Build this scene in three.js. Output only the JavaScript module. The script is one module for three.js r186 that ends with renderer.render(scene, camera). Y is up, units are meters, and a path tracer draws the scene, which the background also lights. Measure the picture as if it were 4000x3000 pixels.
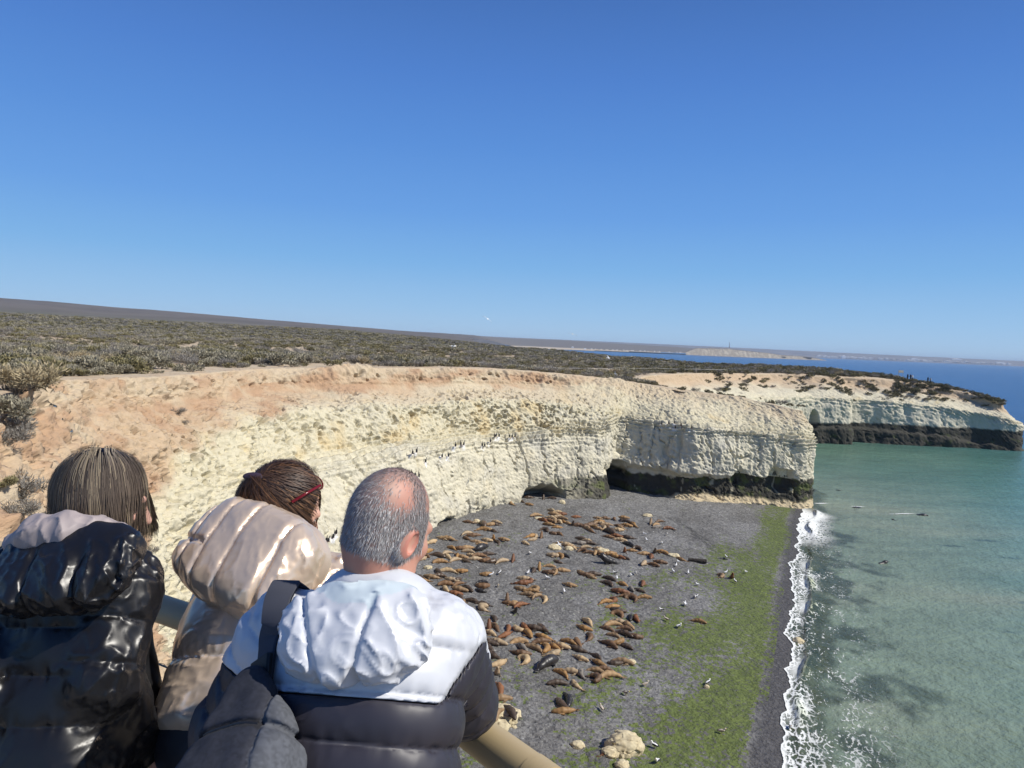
import * as THREE from 'three';
import { mergeGeometries } from 'three/addons/utils/BufferGeometryUtils.js';

// ---------------------------------------------------------------- camera, sky, sun, exposure
const W = 4000, H = 3000, F = 2773;                       // the photograph's pixels and its focal length in pixels
const scene = new THREE.Scene();
const camera = new THREE.PerspectiveCamera(2 * Math.atan(1500 / F) * 180 / Math.PI, 4 / 3, 0.05, 40000);
camera.rotation.order = 'YXZ';
camera.position.set(0, 29.5, 0);
camera.rotation.set(-3.28 * Math.PI / 180, 0, 2.4 * Math.PI / 180);
camera.updateMatrixWorld();
const renderer = new THREE.WebGLRenderer({ antialias: true });
renderer.toneMapping = THREE.LinearToneMapping;
renderer.toneMappingExposure = 1.12;
renderer.shadowMap.enabled = true;
const sunDir = new THREE.Vector3(0.97, 0.98, 0.31).normalize();
const sun = new THREE.DirectionalLight(new THREE.Color(1, 0.95, 0.86), 4.7);
sun.position.copy(sunDir).multiplyScalar(400).add(new THREE.Vector3(20, 0, -100));
sun.target.position.set(20, 0, -100);
sun.castShadow = true;
Object.assign(sun.shadow.camera, { left: -220, right: 220, top: 220, bottom: -220, near: 1, far: 900 });
sun.shadow.mapSize.set(4096, 4096);
scene.add(sun, sun.target);
const s2l = (v) => (v <= 0.04045 ? v / 12.92 : Math.pow((v + 0.055) / 1.055, 2.4));
const rgb = (r, g, b) => [s2l(r / 255), s2l(g / 255), s2l(b / 255)];
{
  const w = 1024, h = 512, data = new Float32Array(w * h * 4);
  const stops = [[-90, [70, 80, 90]], [-8, [120, 140, 160]], [-0.5, [172, 204, 232]], [0.5, [172, 205, 234]], [2.5, [155, 197, 235]], [6, [126, 180, 232]], [10, [106, 161, 228]], [15, [91, 145, 218]], [20, [80, 130, 206]], [26, [69, 113, 184]], [40, [54, 92, 160]], [90, [40, 70, 130]]].map(([a, c]) => [a, rgb(...c)]);
  const d = new THREE.Vector3();
  for (let y = 0; y < h; y++) for (let x = 0; x < w; x++) {
    const el = ((y + 0.5) / h - 0.5) * 180, az = ((x + 0.5) / w - 0.5) * 2 * Math.PI, ce = Math.cos(el * Math.PI / 180);
    d.set(Math.cos(az) * ce, Math.sin(el * Math.PI / 180), Math.sin(az) * ce);
    let k = 0;
    while (k < stops.length - 2 && el > stops[k + 1][0]) k++;
    const [a0, c0] = stops[k], [a1, c1] = stops[k + 1], t = Math.min(1, Math.max(0, (el - a0) / (a1 - a0)));
    const glow = el > -2 ? 0.5 * Math.exp((d.dot(sunDir) - 1) * 14) : 0;   // the pale air round the sun
    const i = (y * w + x) * 4;
    for (let c = 0; c < 3; c++) data[i + c] = (c0[c] + (c1[c] - c0[c]) * t + glow) / 1.12;
    data[i + 3] = 1;
  }
  const sky = new THREE.DataTexture(data, w, h, THREE.RGBAFormat, THREE.FloatType);
  sky.mapping = THREE.EquirectangularReflectionMapping;
  sky.magFilter = sky.minFilter = THREE.LinearFilter;
  sky.needsUpdate = true;
  scene.background = sky;
  scene.environment = sky;
}
scene.fog = new THREE.FogExp2(new THREE.Color(0.62, 0.76, 0.95), 0.00005);

// ---------------------------------------------------------------- helpers
const V3 = (x, y, z) => new THREE.Vector3(x, y, z);
const clamp = (x, a = 0, b = 1) => Math.min(b, Math.max(a, x));
const lerp = (a, b, t) => a + (b - a) * t;
const sstep = (a, b, x) => { const t = clamp((x - a) / (b - a)); return t * t * (3 - 2 * t); };
const rng = (s) => () => { s = (s + 0x6d2b79f5) | 0; let t = Math.imul(s ^ (s >>> 15), 1 | s); t = (t + Math.imul(t ^ (t >>> 7), 61 | t)) ^ t; return ((t ^ (t >>> 14)) >>> 0) / 4294967296; };
const PERM = new Uint8Array(512); { const r = rng(7), p = [...Array(256).keys()]; for (let i = 255; i > 0; i--) { const j = Math.floor(r() * (i + 1)); [p[i], p[j]] = [p[j], p[i]]; } for (let i = 0; i < 512; i++) PERM[i] = p[i & 255]; }
const grad = (h, x, y, z) => { h &= 15; const u = h < 8 ? x : y, v = h < 4 ? y : h === 12 || h === 14 ? x : z; return ((h & 1) ? -u : u) + ((h & 2) ? -v : v); };
function noise(x, y = 0, z = 0) {                         // gradient noise, about -1..1
  const X = Math.floor(x), Y = Math.floor(y), Z = Math.floor(z); x -= X; y -= Y; z -= Z;
  const a = X & 255, b = Y & 255, c = Z & 255, u = x * x * x * (x * (x * 6 - 15) + 10), v = y * y * y * (y * (y * 6 - 15) + 10), w = z * z * z * (z * (z * 6 - 15) + 10);
  const A = PERM[a] + b, AA = PERM[A] + c, AB = PERM[A + 1] + c, B = PERM[a + 1] + b, BA = PERM[B & 511] + c, BB = PERM[(B + 1) & 511] + c;
  return lerp(lerp(lerp(grad(PERM[AA], x, y, z), grad(PERM[BA & 511], x - 1, y, z), u), lerp(grad(PERM[AB & 511], x, y - 1, z), grad(PERM[BB & 511], x - 1, y - 1, z), u), v),
    lerp(lerp(grad(PERM[(AA + 1) & 511], x, y, z - 1), grad(PERM[(BA + 1) & 511], x - 1, y, z - 1), u), lerp(grad(PERM[(AB + 1) & 511], x, y - 1, z - 1), grad(PERM[(BB + 1) & 511], x - 1, y - 1, z - 1), u), v), w);
}
function fbm(x, y, z, n = 4, g = 0.5) { let s = 0, a = 1, t = 0; for (let i = 0; i < n; i++) { s += a * noise(x, y, z); t += a; a *= g; x = x * 2.03 + 11.7; y = y * 2.03 + 5.3; z = z * 2.03 - 7.9; } return s / t; }
function ridge(x, y, z, n = 3) { let s = 0, a = 1, t = 0; for (let i = 0; i < n; i++) { s += a * (1 - 2 * Math.abs(noise(x, y, z))); t += a; a *= 0.5; x = x * 2.1 + 3.1; y = y * 2.1 - 8.2; z = z * 2.1 + 4.4; } return s / t; }
const hash3 = (x, y, z, k) => PERM[(PERM[(PERM[(x + k * 17) & 255] + y) & 255] + z) & 255] / 255;
function worley(x, y, z) {                                // distances to the nearest two feature points
  const X = Math.floor(x), Y = Math.floor(y), Z = Math.floor(z); let f1 = 9, f2 = 9, id = 0;
  for (let i = -1; i < 2; i++) for (let j = -1; j < 2; j++) for (let k = -1; k < 2; k++) {
    const a = X + i, b = Y + j, c = Z + k, d = (a + hash3(a, b, c, 1) - x) ** 2 + (b + hash3(a, b, c, 2) - y) ** 2 + (c + hash3(a, b, c, 3) - z) ** 2;
    if (d < f1) { f2 = f1; f1 = d; id = hash3(a, b, c, 4); } else if (d < f2) f2 = d;
  }
  return [Math.sqrt(f1), Math.sqrt(f2), id];
}
// the ray of a photograph pixel, and the point at a given depth (metres ahead) on it
const CAM = camera.position, camInv = camera.matrixWorld.clone().invert();
const ray = (px, py) => V3((px - W / 2) / F, (H / 2 - py) / F, -1).applyQuaternion(camera.quaternion);
const at = (px, py, depth) => { const r = ray(px, py); return r.multiplyScalar(depth / -r.z).add(CAM); };
const project = (p) => { const q = p.clone().applyMatrix4(camInv); return [W / 2 - F * q.x / q.z, H / 2 + F * q.y / q.z, -q.z]; };
function ground(px, py, height) {                         // where a pixel's ray meets a height field
  const r = ray(px, py); r.multiplyScalar(1 / -r.z);
  let d = (CAM.y - 1) / Math.max(1e-3, -r.y);
  for (let i = 0; i < 25; i++) { const x = r.x * d, z = -d; d = lerp(d, (CAM.y - height(x, z)) / Math.max(1e-3, -r.y), 0.8); }
  return V3(r.x * d, height(r.x * d, -d), -d);
}
const used = new Map();
const numbered = (n) => { const k = used.get(n) ?? 0; used.set(n, k + 1); return k ? `${n}_${String(k).padStart(3, '0')}` : n; };
const words = (s) => s.trim().split(/\s+/).length;
function tag(o, label, category, group, kind) { o.userData.label = label; o.userData.category = category; if (group) o.userData.group = group; if (kind) o.userData.kind = kind; return o; }
function add(o, name) { o.name = numbered(name); scene.add(o); return o; }
function mesh(geo, mat, name, parent) { const m = new THREE.Mesh(geo, mat); m.castShadow = m.receiveShadow = true; m.name = name; if (parent) parent.add(m); return m; }
const std = (o) => new THREE.MeshStandardMaterial({ roughness: 0.9, ...o, ...(Array.isArray(o.color) ? { color: new THREE.Color().setRGB(...o.color) } : {}) });
const phys = (o) => new THREE.MeshPhysicalMaterial({ roughness: 0.9, ...o, ...(Array.isArray(o.color) ? { color: new THREE.Color().setRGB(...o.color) } : {}) });
function geoFrom(pos, idx, col, uv, nor) {
  const g = new THREE.BufferGeometry();
  g.setAttribute('position', new THREE.BufferAttribute(pos instanceof Float32Array ? pos : new Float32Array(pos), 3));
  if (col) g.setAttribute('color', new THREE.BufferAttribute(col instanceof Float32Array ? col : new Float32Array(col), 3));
  if (uv) g.setAttribute('uv', new THREE.BufferAttribute(uv instanceof Float32Array ? uv : new Float32Array(uv), 2));
  if (idx) g.setIndex(new THREE.BufferAttribute(idx instanceof Uint32Array ? idx : new Uint32Array(idx), 1));
  if (nor) g.setAttribute('normal', new THREE.BufferAttribute(nor instanceof Float32Array ? nor : new Float32Array(nor), 3)); else g.computeVertexNormals();
  return g;
}
// a grid of nu x nv points as one sheet; fn(i, j) gives {p, c, uv}
function sheet(nu, nv, fn, keep) {
  const pos = new Float32Array(nu * nv * 3), col = new Float32Array(nu * nv * 3), uv = new Float32Array(nu * nv * 2), ok = keep ? new Uint8Array(nu * nv) : null, idx = [];
  for (let j = 0, k = 0; j < nv; j++) for (let i = 0; i < nu; i++, k++) {
    const q = fn(i, j);
    pos[k * 3] = q.x; pos[k * 3 + 1] = q.y; pos[k * 3 + 2] = q.z;
    const c = q.c ?? [1, 1, 1]; col[k * 3] = c[0]; col[k * 3 + 1] = c[1]; col[k * 3 + 2] = c[2];
    uv[k * 2] = q.u ?? q.x; uv[k * 2 + 1] = q.v ?? q.z;
    if (ok) ok[k] = q.keep ? 1 : 0;
  }
  for (let j = 0; j < nv - 1; j++) for (let i = 0; i < nu - 1; i++) {
    const a = j * nu + i, b = a + 1, c = a + nu, d = c + 1;
    if (ok && !(ok[a] && ok[b] && ok[c] && ok[d])) continue;
    idx.push(a, b, c, b, d, c);
  }
  return geoFrom(pos, Uint32Array.from(idx), col, uv);
}
function dataTex(w, h, fn, srgb = true, repeat = true) {
  const d = new Uint8Array(w * h * 4);
  for (let y = 0; y < h; y++) for (let x = 0; x < w; x++) { const c = fn(x, y), i = (y * w + x) * 4; d[i] = clamp(c[0] * 255, 0, 255); d[i + 1] = clamp(c[1] * 255, 0, 255); d[i + 2] = clamp(c[2] * 255, 0, 255); d[i + 3] = c[3] === undefined ? 255 : clamp(c[3] * 255, 0, 255); }
  const t = new THREE.DataTexture(d, w, h, THREE.RGBAFormat, THREE.UnsignedByteType);
  t.magFilter = t.minFilter = THREE.LinearFilter; t.wrapS = t.wrapT = repeat ? THREE.RepeatWrapping : THREE.ClampToEdgeWrapping;
  if (srgb) t.colorSpace = THREE.SRGBColorSpace;
  t.needsUpdate = true; return t;
}
const l2s = (v) => { v = clamp(v); return v <= 0.0031308 ? v * 12.92 : 1.055 * Math.pow(v, 1 / 2.4) - 0.055; };
const mix3 = (a, b, t) => [lerp(a[0], b[0], t), lerp(a[1], b[1], t), lerp(a[2], b[2], t)];
const mul3 = (a, k) => [a[0] * k, a[1] * k, a[2] * k];
// tiling grain for bump maps
function grainTex(n, cells, oct) {
  const per = (x, y, p, k) => { const X = Math.floor(x), Y = Math.floor(y), u = x - X, v = y - Y, s = (a) => a * a * (3 - 2 * a), hh = (i, j) => hash3(((X + i) % p + p) % p, ((Y + j) % p + p) % p, k, k); return lerp(lerp(hh(0, 0), hh(1, 0), s(u)), lerp(hh(0, 1), hh(1, 1), s(u)), s(v)); };
  return dataTex(n, n, (x, y) => { let s = 0, a = 1, t = 0, p = cells; for (let o = 0; o < oct; o++) { s += a * per(x / n * p, y / n * p, p, o + 1); t += a; a *= 0.62; p *= 2; } s /= t; return [s, s, s]; }, false);
}
const rockGrain = grainTex(512, 8, 6);
const ORD = ['first', 'second', 'third', 'fourth', 'fifth', 'sixth', 'seventh', 'eighth', 'ninth', 'tenth', 'eleventh', 'twelfth', 'thirteenth', 'fourteenth', 'fifteenth', 'sixteenth', 'seventeenth', 'eighteenth', 'nineteenth', 'twentieth'];
// ---------------------------------------------------------------- the lie of the land
const SA = [21.8, -50.7], SD = [0.3926, -0.9193], SN = [-0.9193, -0.3926];   // the shoreline: a point, its direction, inland
const shoreT = (x, z) => (x - SA[0]) * SN[0] + (z - SA[1]) * SN[1];
const shoreS = (x, z) => (x - SA[0]) * SD[0] + (z - SA[1]) * SD[1];
function beachY(x, z) { const t = shoreT(x, z) - 0.8 * noise(shoreS(x, z) / 14, 3.3); return t > 0 ? 3.0 * (1 - Math.exp(-t / 34)) : 0.09 * t; }
// stations along the cliff: foot b, rim e, rim height, profile weights A white, B soil slope, C promontory, D far head; alg = dark tidal band
const ST = [
  { b: [34, -12], e: [30, -1.2], h: 25.8, B: 1 }, { b: [6, -17], e: [5, -1.6], h: 25.8, B: 1 }, { b: [-8, -25], e: [-7, -3.2], h: 26.0, B: 1 },
  { b: [-13.5, -35], e: [-21, -20], h: 26, B: 1 }, { b: [-19, -45], e: [-29.5, -40], h: 25.3, B: 1 }, { b: [-23, -56], e: [-36.5, -57], h: 25, B: 0.85, A: 0.15 },
  { b: [-24, -68], e: [-36, -73], h: 24.6, B: 0.5, A: 0.5 }, { b: [-20.5, -84], e: [-34, -98], h: 24.6, A: 0.85, B: 0.15 }, { b: [-13, -98], e: [-23, -112], h: 24.7, A: 1 },
  { b: [-6.5, -110], e: [-12, -123], h: 24.8, A: 1 }, { b: [-1.8, -118], e: [-4, -131], h: 24.7, A: 1 }, { b: [5, -123], e: [4, -136], h: 24.3, A: 1, alg: 0.3 },
  { b: [11.5, -126], e: [13, -141], h: 23.7, A: 0.7, C: 0.3, alg: 0.6 }, { b: [17.2, -128], e: [19.5, -146], h: 23.1, A: 0.5, C: 0.5, alg: 1 }, { b: [21, -135.5], e: [25, -148], h: 22.5, C: 1, alg: 1 },
  { b: [28, -134], e: [30, -148.5], h: 21.8, C: 1, alg: 1 }, { b: [35, -131.6], e: [36, -148], h: 21.2, C: 1, alg: 1 }, { b: [46, -133.4], e: [46, -146], h: 20.5, C: 1, alg: 1 },
  { b: [56.4, -135], e: [56.4, -140], h: 18.7, C: 1, alg: 1 }, { b: [60, -138.5], e: [57.8, -141.5], h: 18.4, C: 1, alg: 1 }, { b: [57, -150], e: [51, -150], h: 19.2, C: 1, alg: 1 },
  { b: [44, -163], e: [39, -156], h: 20.6, C: 1, alg: 1 }, { b: [40, -176], e: [31, -172], h: 22.4, D: 1, alg: 1 }, { b: [52, -192], e: [41, -193], h: 22.8, D: 1, alg: 1 },
  { b: [74, -220], e: [63, -226], h: 22.6, D: 1, alg: 1 }, { b: [101, -240], e: [92, -253], h: 22.4, D: 1, alg: 1 }, { b: [116, -241.5], e: [112, -257], h: 22.2, D: 1, alg: 1 }, { b: [119.5, -247.5], e: [121, -259], h: 22, D: 1, alg: 1 },
  { b: [133, -246.5], e: [134, -260], h: 22, D: 1, alg: 1 }, { b: [149, -245.5], e: [149, -260], h: 21.2, D: 1, alg: 1 }, { b: [164, -244], e: [161, -255], h: 19, D: 1, alg: 1 },
  { b: [173, -241.5], e: [169, -247], h: 16.3, D: 1, alg: 1 }, { b: [178, -246], e: [173, -250], h: 16.2, D: 1, alg: 1 }, { b: [170, -270], e: [162, -268], h: 20, D: 1, alg: 1 },
  { b: [140, -310], e: [132, -306], h: 22.5, D: 1, alg: 1 }, { b: [98, -380], e: [90, -376], h: 23.5, D: 1, alg: 1 },
];
// profile control points (share of the setback, share of the height)
const PROF = {
  A: [[0, 0], [-0.02, 0.06], [0.05, 0.2], [0.12, 0.36], [0.18, 0.48], [0.27, 0.54], [0.46, 0.76], [0.86, 0.875], [0.92, 0.975], [1, 1]],
  B: [[0, 0], [0.12, 0.12], [0.25, 0.26], [0.36, 0.4], [0.48, 0.54], [0.6, 0.67], [0.72, 0.78], [0.84, 0.875], [0.93, 0.95], [1, 1]],
  C: [[0.02, 0], [0.1, 0.08], [0.1, 0.24], [0, 0.29], [0.02, 0.5], [0.04, 0.7], [0.1, 0.735], [0.34, 0.84], [0.68, 0.93], [1, 1]],
  D: [[-0.08, 0], [-0.08, 0.15], [-0.07, 0.28], [0.02, 0.315], [0.03, 0.5], [0.05, 0.71], [0.16, 0.74], [0.5, 0.82], [0.9, 0.91], [1, 1]],
};
for (const s of ST) { s.P = Array.from({ length: 10 }, (_, k) => { let f = 0, g = 0; for (const t of 'ABCD') if (s[t]) { f += s[t] * PROF[t][k][0]; g += s[t] * PROF[t][k][1]; } return [f, g]; }); s.alg ??= 0; s.B ??= 0; s.D ??= 0; s.C ??= 0; s.A ??= 0; }
const crom = (a, b, c, d, t) => { const t2 = t * t, t3 = t2 * t; return 0.5 * (2 * b + (c - a) * t + (2 * a - 5 * b + 4 * c - d) * t2 + (3 * b - a - 3 * c + d) * t3); };
function station(u) {                                     // u in stations
  const i = clamp(Math.floor(u), 0, ST.length - 2), t = u - i, q = (k) => ST[clamp(i + k, 0, ST.length - 1)], a = q(-1), b = q(0), c = q(1), d = q(2);
  const cr = (f) => lerp(crom(f(a), f(b), f(c), f(d), t), lerp(f(b), f(c), t), 0.35), li = (f) => lerp(f(b), f(c), t);
  return { bx: cr((s) => s.b[0]), bz: cr((s) => s.b[1]), ex: cr((s) => s.e[0]), ez: cr((s) => s.e[1]), h: li((s) => s.h), P: b.P.map((_, k) => [li((s) => s.P[k][0]), li((s) => s.P[k][1])]), alg: li((s) => s.alg), A: li((s) => s.A), B: li((s) => s.B), C: li((s) => s.C), D: li((s) => s.D) };
}
// the land polygon (rim set back, then the coast behind and the far bay)
const rim = [];
for (let u = 0; u <= ST.length - 1 + 1e-6; u += 0.25) { const s = station(u), dx = s.ex - s.bx, dz = s.ez - s.bz, l = Math.hypot(dx, dz) || 1; rim.push({ x: s.ex, z: s.ez, h: s.h, ix: dx / l, iz: dz / l }); }
const INSET = 2.2;
const landPoly = [...rim.map((r) => [r.x + r.ix * INSET, r.z + r.iz * INSET]), [60, -480], [44, -620], [20, -900], [-50, -1500], [-120, -2300], [-190, -3300], [-90, -4400], [330, -4700], [900, -4850], [1500, -4950], [2150, -5050], [2250, -5120], [1900, -5600], [1200, -7500], [0, -9800], [-14000, -9800], [-14000, 4000], [3000, 4000], [120, 10]];
function inLand(x, z) { let c = false; for (let i = 0, j = landPoly.length - 1; i < landPoly.length; j = i++) { const [xi, zi] = landPoly[i], [xj, zj] = landPoly[j]; if (zi > z !== zj > z && x < (xj - xi) * (z - zi) / (zj - zi) + xi) c = !c; } return c; }
const tableAt = (tb, x) => { if (x <= tb[0][0]) return tb[0][1]; for (let i = 1; i < tb.length; i++) if (x <= tb[i][0]) return lerp(tb[i - 1][1], tb[i][1], (x - tb[i - 1][0]) / (tb[i][0] - tb[i - 1][0])); return tb[tb.length - 1][1]; };
const RIDGE = [[-1.4, 117.0], [-0.8, 96.7], [-0.72, 90.5], [-0.64, 87.4], [-0.57, 80.3], [-0.49, 75.7], [-0.4, 67.1], [-0.33, 56.2], [-0.24, 45.9], [-0.16, 37.4], [-0.1, 33.1], [0, 26.3], [0.07, 27], [0.16, 20], [0.3, 14]];
const RISE = [[-0.9, 12], [-0.72, 9.5], [-0.24, 7.5], [-0.12, 2], [0, -6.5], [0.1, -6]];
const rimGrid = rim.filter((_, i) => i % 2 === 0);
function landY(x, z) {
  const r = Math.hypot(x, z), u = z < -1 ? clamp(x / -z, -1.5, 0.6) : (x < 0 ? -1.5 : 0.6);
  let sw = 0, sh = 0, dm = 1e9;
  if (r < 900) for (const q of rimGrid) { const d2 = (q.x - x) ** 2 + (q.z - z) ** 2 + 0.5, w = 1 / (d2 * d2); sw += w; sh += w * q.h; if (d2 < dm) dm = d2; }
  const R = 29.5 + tableAt(RISE, u), mid = lerp(25.2, R, sstep(120, 1100, r));
  let y = sw ? lerp(sh / sw, mid, sstep(6, 160, Math.sqrt(dm))) : mid;
  
  const hl = 1 - sstep(-0.06, 0.02, u), Rr = lerp(3500, 6800, sstep(-0.22, 0.02, u)), k = sstep(1200, Rr, r), yl = lerp(y, 29.5 + tableAt(RIDGE, u) * Rr / 3500, Math.pow(k, 1.25)) + (r > 1400 ? k * 5 * fbm(x / 420, 0, z / 420, 4) : 0);
  const yr = r > 3000 ? lerp(lerp(1.2, 12.5, sstep(4720, 5150, r)), 29.5 + tableAt(RIDGE, u) * 1.9, sstep(5100, 7000, r)) : y;
  y = lerp(yr, yl, hl);
  if (r > 3600) y -= (r - 3600) * 0.004 * hl * (1 - sstep(-0.2, -0.1, u));
  if (r > 200 && r < 400) y += 2.0 * Math.exp(-(((x - 118) / 55) ** 2) - (((z + 286) / 20) ** 2));
  return y + 0.22 * fbm(x / 9, 1.7, z / 9, 3) * sstep(1, 6, Math.sqrt(dm)) + (r > 80 ? 0.8 * fbm(x / 60, 4.1, z / 60, 2) * sstep(10, 50, Math.sqrt(dm)) : 0);
}

// ---------------------------------------------------------------- the cliff
const C = {
  cream: [0.55, 0.5, 0.355], pale: [0.575, 0.535, 0.41], yellow: [0.56, 0.4, 0.16], grey: [0.5, 0.475, 0.395], red: [0.4, 0.262, 0.16], tan: [0.46, 0.345, 0.225], sand: [0.48, 0.395, 0.275], dark: [0.022, 0.021, 0.016], moss: [0.06, 0.075, 0.014], foot: [0.5, 0.41, 0.26],
};
function buildCliff(u0, u1, step, rows, extraRows, name, label) {
  // columns at even spacing along the mean line
  const cols = []; let last = null;
  for (let u = u0; u <= u1 + 1e-9; u += 0.004) { const s = station(Math.min(u, u1)); const mx = s.bx * 0.6 + s.ex * 0.4, mz = s.bz * 0.6 + s.ez * 0.4; if (!last || Math.hypot(mx - last[0], mz - last[1]) >= step || Math.hypot(s.bx - last[2], s.bz - last[3]) >= step * 1.15 ) { cols.push(s); last = [mx, mz, s.bx, s.bz]; s.u = u; } }
  const nu = cols.length, nv = rows + extraRows, P = new Float32Array(nu * nv * 3), G = new Float32Array(nu * nv);
  let run = 0;
  const S = new Float32Array(nu);
  cols.forEach((s, i) => {
    if (i) run += Math.hypot(s.bx * .6 + s.ex * .4 - cols[i - 1].bx * .6 - cols[i - 1].ex * .4, s.bz * .6 + s.ez * .4 - cols[i - 1].bz * .6 - cols[i - 1].ez * .4);
    S[i] = run;
    const y0 = Math.min(beachY(s.bx, s.bz), s.alg > 0.5 && s.D > 0.5 ? -1.5 : 9) - 0.5, dx = s.ex - s.bx, dz = s.ez - s.bz, L = Math.hypot(dx, dz);
    const pts = s.P.map(([f, g]) => [f * L, y0 + (s.h - y0) * g, g]), len = [0];
    for (let k = 1; k < 10; k++) len.push(len[k - 1] + Math.hypot(pts[k][0] - pts[k - 1][0], pts[k][1] - pts[k - 1][1]));
    for (let j = 0; j < nv; j++) {
      let f, y, g;
      if (j < rows) { const w = j / (rows - 1) * len[9]; let k = 0; while (k < 8 && w > len[k + 1]) k++; const t = (w - len[k]) / (len[k + 1] - len[k]); f = lerp(pts[k][0], pts[k + 1][0], t) / L; y = lerp(pts[k][1], pts[k + 1][1], t); g = lerp(pts[k][2], pts[k + 1][2], t); }
      else { const m = (j - rows + 1) * 0.42; f = 1 + m / L; g = 1 + m; y = null; }
      const n = (j * nu + i) * 3; P[n] = s.bx + dx * f; P[n + 2] = s.bz + dz * f;
      if (y === null) { const ly = landY(P[n], P[n + 2]); y = lerp(s.h, ly + 0.06, sstep(0, 2.5, g - 1)) - 0.32 * sstep(3.2, 5.2, g - 1); }
      P[n + 1] = y; G[j * nu + i] = g;
    }
  });
  const at3 = (i, j) => { const n = (clamp(j, 0, nv - 1) * nu + clamp(i, 0, nu - 1)) * 3; return V3(P[n], P[n + 1], P[n + 2]); };
  const out = new Float32Array(nu * nv * 3), col = new Float32Array(nu * nv * 3), uv = new Float32Array(nu * nv * 2);
  const a = V3(), b = V3(), N = V3();
  for (let j = 0; j < nv; j++) for (let i = 0; i < nu; i++) {
    const k = j * nu + i, s = cols[i], g = G[k], p = at3(i, j), q = Math.max(2, Math.round(1 / step));
    a.subVectors(at3(i + q, j), at3(i - q, j)); b.subVectors(at3(i, j + 3), at3(i, j - 3)); N.crossVectors(b, a).normalize(); if (!isFinite(N.x) || N.lengthSq() < 0.5) N.set(0, 1, 0);
    if (N.x * (s.bx - s.ex) + N.z * (s.bz - s.ez) < -0.2) N.negate();
    const x = p.x, y = p.y, z = p.z, onTop = sstep(0.985, 1.0, g), rock = 1 - onTop, soil = s.B;
    const yw = y + 0.9 * fbm(x / 16, 0.3, z / 16, 2) + 1.4 * noise(x / 40, 5, z / 40);
    const warp = 0.06 * fbm(x / 7, y / 5, z / 7, 3);
    const redG = lerp(tableAt([[3.6, -0.3], [4.4, 0.3], [5, 0.56], [6, 0.75], [7, 0.79], [8, 0.83], [9, 0.865]], s.u), lerp(0.93, 1.1, s.D), Math.max(s.C, s.D)) + warp * 1.6;
    const red = sstep(redG - 0.03, redG + 0.05, g + 0.05 * fbm(x / 2.4, y / 1.5, z / 2.4, 3)) * (1 - 0.8 * s.C);
    const scarp = sstep(0.9, 0.92, g) * (1 - sstep(0.985, 0.995, g)) * clamp(s.A * 1.2 + soil);
    const wall = (1 - sstep(0.5, 0.56, g)) * (s.A) + (1 - sstep(0.7, 0.74, g)) * s.C + (1 - sstep(0.66, 0.7, g)) * s.D;
    const upper = sstep(0.54, 0.58, g) * (1 - sstep(0.8, 0.88, g)) * s.A;
    const talus = sstep(0.76, 0.8, g) * (1 - sstep(0.885, 0.9, g)) * s.A;
    // broad buttresses, then medium lumps
    let d = rock * (1.5 * fbm(x / 15, y / 22, z / 15, 2) * (0.45 + 0.55 * sstep(0.02, 0.2, g)) + 0.75 * fbm(x / 4.5, y / 4.5, z / 4.5, wall > 0.5 ? 2 : 3, 0.42) * lerp(1, 0.45, talus));
    const band = Math.exp(-(((g - lerp(lerp(0.52, 0.72, s.C), 0.69, s.D)) / 0.075) ** 2)) * (1 - soil);
    const lay = ((yw / 0.62 + 0.35 * noise(x / 3, y / 3, z / 3)) % 1 + 1) % 1;
    d += rock * band * (0.85 * (lay - 0.5) + 0.3 * fbm(x / 1.2, y / 0.35, z / 1.2, 2));
    const lay2 = ((yw / 1.9) % 1 + 1) % 1; d += rock * 0.2 * (lay2 - 0.5) * (1 - talus) * (1 - s.C) * sstep(-0.1, 0.3, fbm(x / 9, y / 3, z / 9, 2));
    { const wx = 0.5 * noise(x * 1.3, y * 1.3, z * 1.3), wy = 0.5 * noise(x * 1.3 + 9, y * 1.3, z * 1.3); const [c1, c2, cid] = worley(x / 1.7 + wx, y / 1.2 + wy, z / 1.7 + wx); d += rock * (1 - talus) * ((0.24 + 0.1 * soil) * (1 - 0.5 * wall) * (cid - 0.5) * sstep(0.02, 0.12, c2 - c1)) * (0.35 + 0.65 * sstep(-0.2, 0.3, fbm(x / 6, y / 6, z / 6 + 9, 2))); const [, , did] = worley(x / 0.62 + wx, y / 0.7 + wy, z / 0.62 + 40); d += rock * (1 - talus) * 0.2 * (did - 0.5) * (1 - 0.75 * wall); }
    // flutes and rough spalls on the steep white wall
    d += rock * (s.C * 1.0 + s.D * 1.1) * wall * fbm(x / 6.5, y / 13, z / 6.5 + 3, 2);
    d -= rock * wall * 0.55 * sstep(0.925, 0.985, 1 - 2 * Math.abs(noise(x / 3.2 + 0.3 * noise(x, y / 2, z), y / 13, z / 3.2)));
    d += rock * wall * ((0.12 + 0.07 * s.C + 0.08 * s.D) * ridge(x / 1.3, y / 6, z / 1.3, 3) + (0.13 + 0.05 * s.C) * fbm(x / 0.6, y / 1.6, z / 0.6, 3));
    // pitted upper face
    if (rock > 0.02) {
      const pit = clamp(upper * 1.0 + wall * 0.22 + soil * 0.8 + s.C * 0.25 * sstep(0.72, 0.8, g));
      if (pit > 0.03) {
        const cl = sstep(-0.2, 0.35, fbm(x / 5, y / 3.2, z / 5, 2));
        const f1 = fbm(x / 0.95, y / 0.75, z / 0.95, 3) + 0.2 * cl, f2 = fbm(x / 0.48 + 30, y / 0.42, z / 0.48, 2) + 0.12 * cl;
        d -= pit * (0.95 * sstep(0.3, 0.4, f1) + 0.55 * sstep(0.2, 0.38, f2));
      }
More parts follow.
